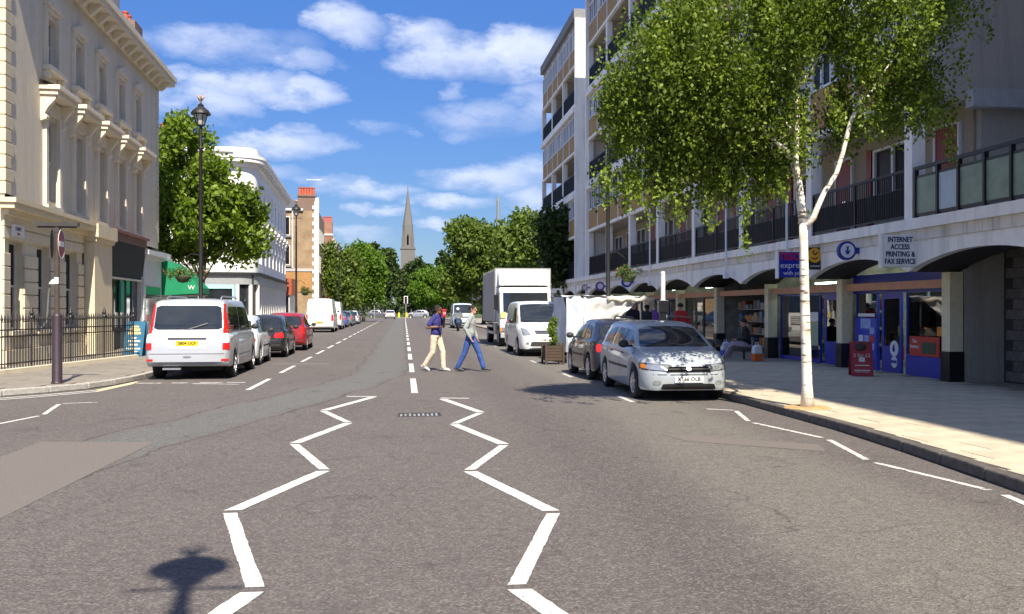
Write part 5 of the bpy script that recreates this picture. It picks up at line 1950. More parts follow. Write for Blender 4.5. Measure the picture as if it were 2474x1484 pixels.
MB().box(-1.1, -.88, -.052, -.03, 1.25, 1.5).build('yellow_sticker', M('sticker_yellow', (.7, .6, .2), .5), lor)
MB().box(-.5, .5, .5, 7.2, .55, 1.02).build('chassis', under, lor)
for y in (.62, 5.6):
    for sd in (-1, 1):
        t = MB().lathe([(.3, -.14), (.44, -.14), (.48, -.1), (.48, .1), (.44, .14), (.3, .14), (.26, 0), (.3, -.14)], (sd * 1.02, y, .48), 20, 'x').build('wheel', rubber, lor)
        MB().lathe([(.3, sd * .13), (.24, sd * .08), (0, sd * .1)], (sd * 1.02, y, .48), 16, 'x').build('rim', steel, t)
for sd in (-1, 1):
    MB().box(min(sd * .82, sd * 1.2), max(sd * .82, sd * 1.2), 5.0, 6.2, .98, 1.045).build('mudguard', plastic, lor)

# ================================================================== STREET FURNITURE
lamp_glass = M('lantern_glass', (.45, .47, .45), .15, var=.1, spec=.6)
flower = M('basket_flowers', (.55, .12, .12), .7, var=.5, scale=30)
brass = M('finial_copper', (.50, .30, .20), .4, .5, var=.2)


def street_lamp(name, loc, label, H=8.4, basket=0, group='black heritage street lamps', k_=1.0):
    r = empty(name, loc, 0, label, 'street lamp', group)
    MB().lathe([(.16, 0), (.17, .05), (.15, .12), (.12, .9), (.14, .95), (.10, 1.05), (.075, 1.6), (.085, 1.64), (.07, 1.7), (.05, H - 1.75), (.07, H - 1.72), (.05, H - 1.64), (.045, H - 1.0)], (0, 0, 0), 14).build('column', blackm, r, auto=35)
    MB().cyl((-.3, 0, H - 1.16), (.3, 0, H - 1.16), .018, n=6).ell((-.31, 0, H - 1.16), (.03, .03, .03), 6, 4).ell((.31, 0, H - 1.16), (.03, .03, .03), 6, 4).build('ladder_bar', blackm, r)
    lt = MB()
    for k in range(6):
        a = k * math.pi / 3
        lt.cyl((.11 * math.cos(a), .11 * math.sin(a), H - 1.0), (.21 * math.cos(a), .21 * math.sin(a), H - .64), .014, n=5)
    lt.lathe([(.04, H - 1.03), (.13, H - 1.0), (.13, H - .97), (.0, H - .97)], (0, 0, 0), 12)
    l = lt.build('lantern_frame', blackm, r)
    MB().lathe([(.105, H - .97), (.20, H - .65)], (0, 0, 0), 12).build('lantern_glass', lamp_glass, l, smooth=True)
    MB().lathe([(.0, H - .63), (.31, H - .64), (.31, H - .60), (.24, H - .50), (.14, H - .42), (.08, H - .36), (.10, H - .34), (.04, H - .29), (0, H - .29)], (0, 0, 0), 18).build('lantern_hood', blackm, l, auto=35)
    f = MB().lathe([(.0, H - .30), (.045, H - .26), (.03, H - .22), (.05, H - .16)], (0, 0, 0), 10)
    for k in range(5):
        a = k * 2 * math.pi / 5
        f.tube([(.05 * math.cos(a), .05 * math.sin(a), H - .18), (.1 * math.cos(a), .1 * math.sin(a), H - .08), (.09 * math.cos(a), .09 * math.sin(a), H)], [.02, .02, .012], 5)
    f.build('finial', brass, l, smooth=True)
    if basket:
        MB().tube([(0, 0, 3.25), (basket * .3, 0, 3.3), (basket * .55, 0, 3.1)], .015, 6).build('basket_arm', blackm, r)
    return r


def leaves_into(rng, centers, radii, n, size, aspect=.65, droop=.0, flat=.0, zst=1.0):
    """numpy arrays of leaf quads scattered in clumps: centers (k,3), radii (k,), n per clump"""
    c = np.repeat(np.asarray(centers, float), n, 0)
    rr = np.repeat(np.asarray(radii, float), n)
    N = len(c)
    v = rng.normal(size=(N, 3))
    v /= np.linalg.norm(v, axis=1)[:, None]
    p = c + v * (rr * rng.random(N) ** .45)[:, None] * np.array((1, 1, zst))
    a = rng.normal(size=(N, 3))
    a[:, 2] -= droop
    a /= np.linalg.norm(a, axis=1)[:, None]
    b = np.cross(a, rng.normal(size=(N, 3)))
    b[:, 2] *= (1 - flat)
    b /= np.linalg.norm(b, axis=1)[:, None]
    s = size * (.6 + .8 * rng.random(N))[:, None]
    A, B = a * s, b * s * aspect / 2
    V = np.stack([p - A * .5, p + B - A * .05, p + A * .5, p - B - A * .05], 1).reshape(-1, 3)
    return V, rng.random(N)


def leaf_mesh(name, V, tone, mat, parent):
    N = len(V) // 4
    me = bpy.data.meshes.new(name)
    me.vertices.add(4 * N)
    me.vertices.foreach_set('co', V.astype(np.float32).ravel())
    me.loops.add(4 * N)
    me.loops.foreach_set('vertex_index', np.arange(4 * N, dtype=np.int32))
    me.polygons.add(N)
    me.polygons.foreach_set('loop_start', np.arange(0, 4 * N, 4, dtype=np.int32))
    me.polygons.foreach_set('loop_total', np.full(N, 4, dtype=np.int32))
    at = me.attributes.new('tone', 'FLOAT', 'FACE')
    at.data.foreach_set('value', tone.astype(np.float32))
    me.update(calc_edges=True)
    me.materials.append(mat)
    o = bpy.data.objects.new(name, me)
    COL.objects.link(o)
    o.parent = parent
    return tag(o, kind='stuff')


leaf_basket = leafmat('basket_leaf', (.03, .07, .015), (.10, .18, .03), .3)


def hanging_basket(loc, label, seed):
    r = empty('hanging_basket', loc, 0, label, 'flower basket', 'hanging baskets on the lamp posts')
    MB().lathe([(.0, -.25), (.15, -.22), (.24, -.08), (.26, 0), (.22, .0)], (0, 0, 0), 14).build('bowl', M('moss_liner', (.05, .06, .03), .9, var=.3), r, smooth=True)
    for k in range(3):
        a = k * 2.1
        MB().cyl((.25 * math.cos(a), .25 * math.sin(a), 0), (0, 0, .42), .006, n=4).build('chain', blackm, r)
    g = np.random.default_rng(seed)
    cs = [(g.normal() * .2, g.normal() * .2, .08 + g.random() * .14 - .1 * (i % 3)) for i in range(14)]
    V, t = leaves_into(g, cs, [.16] * 14, 60, .06)
    leaf_mesh('foliage', V, t, leaf_basket, r)
    V, t = leaves_into(g, cs, [.2] * 14, 9, .045)
    leaf_mesh('flowers', V, t, flower, r)


L1 = (-6.45, 30.7)
street_lamp('street_lamp', (*L1, .11), 'tall black heritage lamp post with lantern in front of the leafy tree on the left', basket=-1)
hanging_basket((L1[0] - .55, L1[1], 2.72), 'hanging flower basket on the near left lamp post above the green awning', 3)
street_lamp('street_lamp', (-6.7, 59.6, .11), 'black heritage lamp post in front of the yellow brick gable', basket=1)
hanging_basket((-6.15, 59.6, 2.72), 'hanging flower basket on the lamp post before the brick gable', 4)
street_lamp('street_lamp', (-6.6, 97.5, .11), 'farthest black lamp post among the roadside trees on the left')
street_lamp('street_lamp', (6.3, 28.2, .11), 'black lamp post on the right pavement rising into the birch leaves', basket=1)
hanging_basket((6.95, 28.2, 2.72), 'green hanging basket on the right lamp post in front of the arches', 5)
rl_ = street_lamp('street_lamp', (-.33, -.35, 0), 'lamp post behind the viewer whose shadow lies on the road')
for ch_ in rl_.children:
    if ch_.name.startswith('lantern'):
        ch_.scale = (.8, .8, 1)

# ---- no entry sign on its post
px_, py_ = gp(138, 927, .12)
ns = empty('no_entry_sign', (px_, py_, .11), 0, 'no entry sign on a brown post with thick black base at the left corner', 'road sign')
MB().lathe([(.11, 0), (.115, .03), (.10, .06), (.097, 1.38), (.085, 1.42), (.05, 1.45), (.0, 1.45)], (0, 0, 0), 14).build('post_base', M('post_base_paint', (.035, .022, .03), .5, var=.2), ns, auto=35)
MB().cyl((0, 0, 1.42), (0, 0, 3.3), .048, n=12).build('post', M('post_brown', (.07, .055, .045), .5, var=.2), ns)


def disc_sign(par, a, off, front_red):
    d = Vector((math.cos(a), math.sin(a), 0))
    n_ = Vector((-math.sin(a), math.cos(a), 0)) * -1
    rz = math.atan2(n_.y, n_.x)
    o = MB().lathe([(0, 0), (.29, 0), (.3, .006), (.29, .014), (0, .014)], (0, 0, 0), 28, 'x').build('sign_disc', redsign if front_red else blackm, par)
    o.location = (n_.x * off, n_.y * off, 2.86)
    o.rotation_euler = (0, 0, rz)
    if front_red:
        MB().box(.0145, .019, -.19, .19, -.055, .055).build('white_bar', whitep, o)
        MB().lathe([(.278, .0142), (.278, .017), (.298, .017), (.298, .010)], (0, 0, 0), 28, 'x').build('white_rim', whitep, o)
    return o


redsign = M('sign_red', (.33, .012, .02), .4, var=.06)
disc_sign(ns, R(97), .07, True)
disc_sign(ns, R(104), -.10, False)
MB().box(-.42, .42, -.06, .06, 3.22, 3.30).box(-.38, .38, -.02, .02, 3.19, 3.218).box(-.06, .06, -.05, .05, 3.1, 3.188).build('top_bar', M('sign_grey', (.045, .042, .04), .6, var=.2), ns)
MB().box(-.04, .04, -.05, .055, 2.05, 2.18).build('sticker', whitep, ns)

# ---- iron railings in front of the corner house
A_, B_ = Vector((-9.42, 22.3)), Vector((-8.28, 29.8))
dv = (B_ - A_)
LR = dv.length
rl = empty('iron_railings', (A_.x, A_.y, .11), math.atan2(dv.y, dv.x), 'black spiked iron railings on a stone plinth before the cream house', 'railing')
MB().box(-.1, LR + .1, -.13, .13, 0, .12).build('plinth', stucco, rl, bevel=.01)
rb = MB()
for z in (.22, 1.02, .86):
    rb.box(0, LR, -.018, .018, z, z + .03)
rb.build('rail', blackm, rl)
bm_ = MB().cyl((0, 0, 0), (0, 0, 1.12), .014, n=6).lathe([(.011, 1.1), (.03, 1.16), (.02, 1.21), (.0, 1.32)], (0, 0, 0), 6).mesh('bar')
bm_.materials.append(blackm)
pm_ = MB().cyl((0, 0, 0), (0, 0, 1.2), .026, n=8).lathe([(.026, 1.18), (.05, 1.22), (.03, 1.27), (.06, 1.33), (.04, 1.4), (0, 1.52)], (0, 0, 0), 8).mesh('post')
pm_.materials.append(blackm)
n = int(LR / .125)
for k in range(n + 1):
    s = k * LR / n
    post = k % 15 == 0
    add(pm_ if post else bm_, 'post' if post else 'bar', rl, (s, 0, .12 if not post else .1))
# side run of railings along the corner
A2 = A_
B2 = Vector((-12.6, 21.2))
dv2 = B2 - A2
L2_ = dv2.length
rl2 = empty('iron_railings', (A2.x, A2.y, .11), math.atan2(dv2.y, dv2.x), 'black iron railings turning the corner at the left edge of the picture', 'railing')
MB().box(.12, L2_, -.13, .13, 0, .12).build('plinth', stucco, rl2)
rb = MB()
for z in (.22, 1.02, .86):
    rb.box(0.05, L2_, -.018, .018, z, z + .03)
rb.build('rail', blackm, rl2)
for k in range(1, int(L2_ / .125)):
    add(bm_, 'bar', rl2, (k * .125, 0, .12))

# ---- pavement boards
def a_board(loc, rz, w, h, fr, face, label, lines, lm, seed=1):
    r = empty('pavement_board', loc, rz, label, 'pavement sign')
    lean = .16
    for sd, nm in ((-1, 'front_panel'), (1, 'back_panel')):
        mb = MB().add([(-w / 2, sd * .28, 0), (w / 2, sd * .28, 0), (w / 2, sd * .03, h), (-w / 2, sd * .03, h), (-w / 2, sd * .255, 0), (w / 2, sd * .255, 0), (w / 2, sd * .005, h), (-w / 2, sd * .005, h)],
                      [(0, 1, 2, 3), (4, 7, 6, 5), (0, 4, 5, 1), (1, 5, 6, 2), (2, 6, 7, 3), (3, 7, 4, 0)])
        p = mb.build(nm, fr, r)
        if sd < 0:
            b, t = .07, h - .06
            f = lambda z: -.28 + .25 * z / h - .004
            MB().quad((-w / 2 + .05, f(b), b), (w / 2 - .05, f(b), b), (w / 2 - .05, f(t), t), (-w / 2 + .05, f(t), t)).build('face', face, p)
            for (z, hh, ww, m_) in lines:
                q = lambda zz: -.28 + .25 * zz / h - .009
                MB().quad((-ww / 2, q(z), z), (ww / 2, q(z), z), (ww / 2, q(z + hh), z + hh), (-ww / 2, q(z + hh), z + hh)).build('lettering', m_, p)
    return r


bb = M('board_blue', (.03, .14, .25), .6, var=.15)
x_, y_ = gp(330, 860, .12)
yl = M('chalk_yellow', (.65, .5, .22), .7, var=.3, scale=20)
cr = M('chalk_cream', (.65, .6, .5), .7, var=.3, scale=20)
a_board((x_, y_, .12), R(-14), .66, 1.12, bb, bb, 'blue pavement board with yellow lettering between the railings and silver people carrier',
        [(.92, .06, .26, yl), (.80, .09, .36, yl), (.70, .07, .44, yl), (.56, .05, .16, cr), (.46, .05, .44, cr), (.34, .06, .3, cr), (.22, .05, .5, cr), (.14, .03, .4, cr)], cr)
x_, y_ = gp(2094, 908, .12)
a = a_board((x_ - .15, y_, .12), R(-20), .47, .78, M('board_red', (.30, .012, .02), .5, var=.1), M('board_red_face', (.34, .012, .02), .5, var=.12, scale=5),
            'red pavement board standing in front of the blue shop windows', [(.33, .1, .13, cr), (.24, .02, .3, cr), (.13, .02, .34, cr), (.10, .01, .3, cr)], cr)
text('2 for £2', .11, cr, a, (0, -.17, .47), (R(72), 0, 0))
MB().ell((-.02, -.1, .66), (.13, .03, .1), 10, 6).build('picture', M('picture_dark', (.05, .03, .02), .6, var=.4, scale=20), a)

# ---- banded post behind the parked cars on the right
yy, zc = on_x(1601, 6.35)
bp_ = empty('marker_post', (6.35, yy, .11), 0, 'white and black banded post on the pavement behind the navy hatchback', 'post')
MB().cyl((0, 0, 0), (0, 0, 1.15), .05, n=12).build('lower_sleeve', whitep, bp_)
MB().cyl((0, 0, 1.15), (0, 0, 1.5), .08, n=12).build('black_collar', black, bp_)
MB().cyl((0, 0, 1.5), (0, 0, 1.78), .06, n=12).build('middle_band', whitep, bp_)
MB().box(-.12, .12, -.1, .1, 1.45, 1.75).build('control_box', black, bp_, bevel=.015)
MB().cyl((0, 0, 1.78), (0, 0, 2.4), .055, n=12).lathe([(.055, 2.4), (.06, 2.42), (.03, 2.46), (0, 2.46)], (0, 0, 0), 12).build('upper_sleeve', whitep, bp_)

# ---- planter
x_, y_ = 4.42, 27.3
pt = empty('wooden_planter', (x_, y_, .0), R(4), 'dark wooden planter with a tall green plant beside the market stall', 'planter')
wood = M('dark_wood', (.06, .04, .028), .8, var=.35, scale=5, stretch=(1, 1, 12))
for k in range(5):
    for sd in (-1, 1):
        MB().box(-.26, .26, sd * .24 - .012, sd * .24 + .012, .12 + k * .09, .20 + k * .09).build('board', wood, pt)
        MB().box(sd * .24 - .012, sd * .24 + .012, -.225, .225, .12 + k * .09, .20 + k * .09).build('board', wood, pt)
for sx in (-1, 1):
    for sy in (-1, 1):
        MB().box(sx * .26 - .03, sx * .26 + .03, sy * .26 - .03, sy * .26 + .03, 0, .64).build('leg', wood, pt)
MB().box(-.22, .22, -.22, .22, .1, .5).build('soil', M('soil', (.03, .022, .016), .95), pt)
g = np.random.default_rng(11)
V, t = leaves_into(g, [(g.normal() * .06, g.normal() * .06, .6 + k * .035) for k in range(22)], [.1] * 22, 45, .1, .35)
leaf_mesh('foliage', V, t, leafmat('planter_leaf', (.06, .11, .02), (.2, .28, .05), .3), pt)

# ---- market stall with tarpaulins
st = empty('market_stall', (6.0, 28.6, 0), 0, 'market stall draped with white tarpaulin beside the parked white van', 'stall')
tarp = M('white_tarpaulin', (.52, .525, .52), .6, var=.2, scale=5, bump=.5, bscale=7)
tarp_b = M('bluish_tarpaulin', (.55, .62, .70), .5, var=.12, scale=6, bump=.5, bscale=9)
tarp_s = M('stained_tarpaulin', (.62, .56, .46), .6, var=.35, scale=7, bump=.5, bscale=9)
for x in (-1.1, 1.15):
    for y in (-1.1, 1.1):
        MB().cyl((x, y, .0 if x < 0 else .1), (x, y, 2.0), .025, n=8).build('pole', steel, st)
for y in (-1.1, 1.1):
    MB().cyl((-1.15, y, 2.0), (1.2, y, 2.0), .02, n=8).build('cross_rail', steel, st)
for x in (-1.1, 1.15):
    MB().cyl((x, -1.15, 2.0), (x, 1.15, 2.0), .02, n=8).build('cross_rail', steel, st)


def sheet(name, c, mat, nx=14, ny=12, amp=.035, seed=0, axis=1):
    """cloth between four corners with folds"""
    r = random.Random(seed)
    ph = [r.uniform(0, 6) for _ in range(4)]
    c = [Vector(p) for p in c]
    mb = MB()
    for j in range(ny + 1):
        for i in range(nx + 1):
            u, v = i / nx, j / ny
            p = (c[0] * (1 - u) + c[1] * u) * (1 - v) + (c[3] * (1 - u) + c[2] * u) * v
            d = amp * (math.sin(u * 9 + v * 5 + ph[0]) + .7 * math.sin(u * 21 - v * 7 + ph[1]) + .5 * math.sin(v * 17 + ph[2]))
            p[axis] += d
            mb.v.append(p)
    for j in range(ny):
        for i in range(nx):
            k = j * (nx + 1) + i
            mb.f.append((k, k + 1, k + nx + 2, k + nx + 1))
    return mb.build(name, mat, st, smooth=True, recalc=False)


sheet('roof_tarpaulin', [(-1.2, -1.2, 2.03), (1.25, -1.2, 2.0), (1.25, 1.2, 2.06), (-1.2, 1.2, 2.06)], tarp, amp=.02, axis=2)
sheet('side_tarpaulin', [(-1.16, -1.14, .35), (-1.16, 1.14, .35), (-1.16, 1.14, 2.02), (-1.16, -1.14, 2.02)], tarp_b, axis=0, seed=2)
sheet('front_tarpaulin', [(-1.15, -1.17, .35), (-.62, -1.19, .25), (-.55, -1.17, 2.02), (-1.15, -1.17, 2.02)], tarp_b, seed=3, amp=.035)
sheet('front_tarpaulin', [(-.64, -1.2, .3), (.35, -1.2, 1.25), (1.2, -1.18, 2.02), (-.6, -1.18, 2.02)], tarp, seed=4, amp=.055)
sheet('back_tarpaulin', [(-1.15, 1.17, .4), (1.2, 1.17, .5), (1.2, 1.17, 2.02), (-1.15, 1.17, 2.02)], tarp, seed=5)
mb = MB()
pts = [(.1 + k * .14, -1.26 + .02 * math.sin(k * 2.1), 1.93 + .035 * math.sin(k * 1.7)) for k in range(11)]
mb.tube(pts, [.07 + .025 * math.sin(k * 2.6) for k in range(11)], 8)
mb.build('rolled_edge', tarp_s, st, smooth=True)
MB().box(-1.0, 1.05, -.95, .9, .78, .82).build('counter', wood, st)
for x in (-.95, 1.0):
    for y in (-.9, .85):
        MB().box(x - .03, x + .03, y - .03, y + .03, .1, .78).build('leg', wood, st)
cratem = M('crate_plastic', (.05, .12, .25), .6, var=.2)
for k, (x, y, m_, lab, fc) in enumerate([(-.55, -.6, M('crate_green', (.04, .2, .06), .6), 'green crate of red goods on the stall counter, left', (.45, .06, .03)),
                                         (.0, -.6, cratem, 'blue crate of yellow goods on the middle of the stall counter', (.65, .42, .04)),
                                         (.55, -.6, M('crate_grey', (.15, .15, .15), .6), 'grey crate of orange goods on the stall counter, right', (.6, .2, .03))]):
    cr_ = empty('goods_crate', (6.0 + x, 28.6 + y, .82), 0, lab, 'crate', 'crates on the market stall')
    mb = MB().box(-.24, .24, -.17, .17, 0, .02)
    for z in (.04, .1, .16):
        mb.box(-.24, .24, -.17, -.15, z, z + .04).box(-.24, .24, .15, .17, z, z + .04).box(-.24, -.22, -.149, .149, z, z + .04).box(.22, .24, -.149, .149, z, z + .04)
    mb.build('crate_body', m_, cr_)
    fm = M('fruit_%d' % k, fc, .5, var=.15)
    for q in range(10):
        MB().ell((-.17 + (q % 5) * .085, -.07 + (q // 5) * .14, .17 + .02 * (q % 3)), (.05, .05, .05), 8, 5).build('fruit', fm, cr_, smooth=True)

# ---- bags by the shop
for (x, y, lab, c1, c2) in ((1828, 872, 'white and orange shopping bag beside the cream pillar', (.7, .7, .72), (.75, .15, .03)), (1752, 862, 'white and blue bag on the pavement by the open shop', (.65, .68, .75), (.1, .15, .5))):
    X_, Y_ = gp(x, y, .12)
    bg_ = empty('shopping_bag', (X_, Y_, .12), .3, lab, 'bag')
    MB().prism([(-.14, .0), (.14, .0), (.16, .2), (.15, .2), (-.15, .2), (-.16, .2)], -.09, .09, 'y').build('lower_bag', M('bag_low_%d' % x, c2, .6), bg_, bevel=.02)
    MB().prism([(-.16, .202), (.16, .202), (.13, .44), (.04, .47), (-.06, .45), (-.13, .43)], -.085, .085, 'y').build('upper_bag', M('bag_top_%d' % x, c1, .6, var=.15, scale=12), bg_, bevel=.03)
    MB().tube([(-.06, 0, .42), (-.04, 0, .54), (.04, 0, .54), (.06, 0, .43)], .012, 5).build('handle', M('bag_top_%d' % x, c1), bg_)

# ---- traffic signals, bollards and bus stop at the far junction
def signal(loc, label, H=3.6):
    r = empty('traffic_signal', loc, 0, label, 'traffic light', 'traffic signals at the far junction')
    MB().cyl((0, 0, 0), (0, 0, H - .4), .06, n=8).build('pole', M('signal_grey', (.3, .3, .3), .5), r)
    MB().box(-.34, .34, -.02, .0, H - 1.25, H + .05).build('backing_board', whitep, r)
    h = MB().box(-.22, .22, -.2, -.022, H - 1.15, H - .05).build('signal_head', black, r)
    for k, m_ in enumerate((M('lamp_off_red', (.12, .01, .01), .3), M('lamp_off_amber', (.15, .07, .01), .3), M('lamp_off_green', (.01, .1, .04), .3))):
        MB().lathe([(0, -.03), (.11, 0)], (0, -.2, H - .24 - k * .35), 12, 'y').build('lens', m_, h)
        MB().lathe([(.125, 0), (.125, -.14)], (0, -.2, H - .24 - k * .35), 12, 'y', 0.0, math.pi).build('visor', black, h)
    return r


signal((.45, 163.0, 0), 'traffic signal on the central island at the far end of the road', 3.8)
signal((-4.9, 160.0, 0), 'traffic signal left of the road end under the trees', 3.6)
for x, y, lab in ((-.75, 161.5, 'yellow bollard left of the central traffic signal'), (.55, 160.8, 'yellow bollard at the foot of the central traffic signal')):
    r = empty('yellow_bollard', (x, y, 0), 0, lab, 'bollard', 'yellow bollards on the far island')
    MB().box(-.16, .16, -.1, .1, .12, .95).build('body', M('bollard_yellow', (.75, .55, .03), .5), r, bevel=.03)
    MB().box(-.2, .2, -.14, .14, 0, .118).build('base', black, r)
MB().box(-1.2, 1.4, 160.2, 164.5, .0, .12).build('traffic_island', pave_m, road)
bs = empty('bus_stop', (6.9, 94, .11), 0, 'white bus stop flag on a post beyond the lorry', 'bus stop')
MB().cyl((0, 0, 0), (0, 0, 3.3), .05, n=8).build('pole', M('signal_grey', (.3, .3, .3)), bs)
MB().box(.05, .75, -.03, .03, 2.4, 3.25).build('flag', whitep, bs)
MB().lathe([(0, -.035), (.2, -.035)], (.4, 0, 2.95), 16, 'y').build('roundel', rprint, bs)


# ================================================================== PEOPLE
def person(name, loc, rz, label, J, mats, vox=.009, sleeve=1.0, hair=(.012, .01, .009), sc=1.0, scarf=None, lean=0.0):
    """J: joint positions; mats: skin, top, legs, shoes. One remeshed surface, hair as a child."""
    r = empty(name, loc, rz, label, 'person')
    caps = []                                   # p0, p1, r0, r1, material index
    V_ = lambda p: Vector(p)
    SK, TP, LG, SH = 0, 1, 2, 3

    def cap(a, b, ra, rb, m):
        caps.append((V_(a), V_(b), ra, rb, m))

    pel, che, nck, hd = V_(J['pelvis']), V_(J['chest']), V_(J['neck']), V_(J['head'])
    up = (che - pel).normalized()
    for sx in (-.07, 0, .07):
        o = Vector((sx, 0, 0))
        cap(pel + o - up * .02, pel + up * .1 + o, .105, .10, LG)
        cap(pel + up * .06 + o * 1.05, pel + up * .20 + o, .116, .112, TP)
        cap(pel + up * .2 + o, che + o * 1.5, .112, .118, TP)
        cap(che + o * 1.5, che + up * .13 + o * 1.1, .116, .08, TP)
    sh = {}
    for sd, k in ((1, 'R'), (-1, 'L')):
        s_ = che + up * .115 + Vector((sd * .175, 0, 0))
        cap(che + up * .13, s_, .07, .062, TP)
        el_, wr_ = V_(J['elbow' + k]), V_(J['wrist' + k])
        mid = s_.lerp(el_, .72)
        if sleeve >= 1:
            cap(s_, el_, .072, .060, TP)
            cap(el_, el_.lerp(wr_, .95), .058, .044, TP)
            cap(el_.lerp(wr_, .95), wr_, .03, .028, SK)
        else:
            cap(s_, mid, .07, .068, TP)
            cap(mid, el_, .047, .042, SK)
            cap(el_, wr_, .043, .028, SK)
        d = (wr_ - el_).normalized()
        side = d.cross(Vector((0, 1, 0) if abs(d.y) < .8 else (0, 0, 1))).normalized()
        nrm = side.cross(d).normalized()
        for q in (-.024, 0, .024):
            cap(wr_ + d * .01 + side * q * .7, wr_ + d * .085 + side * q, .019, .017, SK)
        cu = J.get('curl', .5)
        for q, l_ in zip((-.031, -.0105, .0105, .031), (.062, .075, .078, .068)):
            b0 = wr_ + d * .088 + side * q
            b1 = b0 + (d + nrm * cu * .4).normalized() * l_ * .5
            b2 = b1 + (d + nrm * cu * 1.6).normalized() * l_ * .5
            cap(b0, b1, .0095, .009, SK)
            cap(b1, b2, .009, .008, SK)
        t0 = wr_ + d * .03 + side * .03
        t1 = t0 + (d * .6 + side * .8 + nrm * .3).normalized() * .045
        cap(t0, t1, .012, .0105, SK)
        cap(t1, t1 + (d + side * .3 + nrm * .4).normalized() * .035, .0105, .009, SK)
        hp, kn, an, to = (V_(J[n_ + k]) for n_ in ('hip', 'knee', 'ankle', 'toe'))
        cap(pel + Vector((sd * .07, 0, 0)), hp, .105, .098, LG)
        cap(hp, kn, .100, .076, LG)
        cap(kn, kn.lerp(an, .35), .076, .072, LG)
        cap(kn.lerp(an, .35), an + (kn - an).normalized() * .03, .071, .066, LG)
        heel = an + (an - kn).normalized() * .035 - (to - an).normalized() * .045
        cap(an, heel, .042, .036, SH)
        cap(heel, an.lerp(to, .6), .037, .04, SH)
        cap(an.lerp(to, .6), to, .038, .03, SH)
    cap(che + up * .13, nck, .062, .056, SK)
    cap(nck, hd - Vector((0, 0, .05)), .054, .056, SK)
    F = Vector(J.get('face', (0, 1, 0))).normalized()
    S_ = F.cross(Vector((0, 0, 1)))
    # skull, jaw, nose, brow, ears
    cap(hd + Vector((0, 0, .03)) - F * .02, hd + Vector((0, 0, .025)) + F * .015, .086, .082, SK)
    cap(hd + F * .01 - Vector((0, 0, .02)), hd + F * .045 - Vector((0, 0, .075)), .066, .046, SK)
    cap(hd + F * .088 + Vector((0, 0, .012)), hd + F * .112 - Vector((0, 0, .022)), .010, .016, SK)
    cap(hd + F * .078 + S_ * .03 + Vector((0, 0, .022)), hd + F * .078 - S_ * .03 + Vector((0, 0, .022)), .016, .016, SK)
    for sd in (-1, 1):
        cap(hd + S_ * sd * .083 + Vector((0, 0, .015)) - F * .01, hd + S_ * sd * .080 - Vector((0, 0, .025)) - F * .005, .016, .012, SK)
    mb = MB()
    for (a, b, ra, rb, m) in caps:
        ax = b - a
        if ax.length < 1e-4:
            b = a + Vector((0, 0, .001))
            ax = b - a
        ax.normalize()
        pts, rs = [], []
        for t in (-1, -.8, -.45, 0):
            pts.append(a + ax * ra * t)
            rs.append(max(ra * math.sqrt(max(0, 1 - t * t)), .001))
        for t in (0, .45, .8, 1):
            pts.append(b + ax * rb * t)
            rs.append(max(rb * math.sqrt(max(0, 1 - t * t)), .001))
        if (b - a).length < .002:
            pts.pop(4)
            rs.pop(4)
        mb.tube(pts, rs, 10)
    me = mb.mesh('body', recalc=False)
    o = bpy.data.objects.new('body', me)
    COL.objects.link(o)
    rm = o.modifiers.new('remesh', 'REMESH')
    rm.mode = 'VOXEL'
    rm.voxel_size = vox
    sm = o.modifiers.new('smooth', 'SMOOTH')
    sm.factor = .5
    sm.iterations = 3
    ev = bpy.data.meshes.new_from_object(o.evaluated_get(bpy.context.evaluated_depsgraph_get()))
    bpy.data.objects.remove(o)
    N = len(ev.vertices)
    co = np.zeros(N * 3, np.float32)
    ev.vertices.foreach_get('co', co)
    co = co.reshape(-1, 3)
    best = np.full(N, 9.0)
    idx = np.zeros(N, int)
    for (a, b, ra, rb, m) in caps:
        A, B = np.array(a), np.array(b)
        AB = B - A
        t = np.clip(((co - A) @ AB) / max(AB @ AB, 1e-9), 0, 1)
        dd = np.linalg.norm(co - A - t[:, None] * AB, axis=1) - (ra + (rb - ra) * t)
        k = dd < best
        best[k] = dd[k]
        idx[k] = m
    # eyes, mouth and a little cloth relief
    H3, F3, S3 = np.array(hd), np.array(F), np.array(S_)
    for sd in (-1, 1):
        e = H3 + F3 * .085 + S3 * sd * .032 + np.array((0, 0, .008))
        idx[np.linalg.norm(co - e, axis=1) < .014] = 4
    e = H3 + F3 * .09 - np.array((0, 0, .055))
    dm = (co - e)
    idx[(np.abs(dm @ S3) < .022) & (np.abs(dm[:, 2]) < .006) & (np.abs(dm @ F3) < .03)] = 5
    loops = np.zeros(len(ev.loops), np.int32)
    ev.loops.foreach_get('vertex_index', loops)
    ls = np.zeros(len(ev.polygons), np.int32)
    ev.polygons.foreach_get('loop_start', ls)
    ev.materials.clear()
    for m in mats + [M('eye_dark', (.01, .008, .008), .3), M('lip', (.16, .06, .05), .5)]:
        ev.materials.append(m)
    ev.polygons.foreach_set('material_index', idx[loops[ls]].astype(np.int32))
    cl = (idx == 1) | (idx == 2)
    fold = .0011 * np.sin(co[:, 2] * 55 + co[:, 1] * 23) + .0014 * np.sin(co[:, 2] * 31 - co[:, 0] * 40 + 1.3)
    nr = np.zeros(N * 3, np.float32)
    ev.vertices.foreach_get('normal', nr)
    co = co + nr.reshape(-1, 3) * (fold * cl)[:, None]
    ev.vertices.foreach_set('co', co.astype(np.float32).ravel())
    ev.shade_smooth()
    ev.name = 'body'
    b = bpy.data.objects.new('body', ev)
    COL.objects.link(b)
    b.parent = r
    # hair: cap over the skull
    hm = M('hair_%d' % int(hair[0] * 1000), hair, .8, var=.3, scale=30, bump=.6, bscale=60)
    hb = MB()
    rot = F.to_track_quat('Y', 'Z').to_matrix()
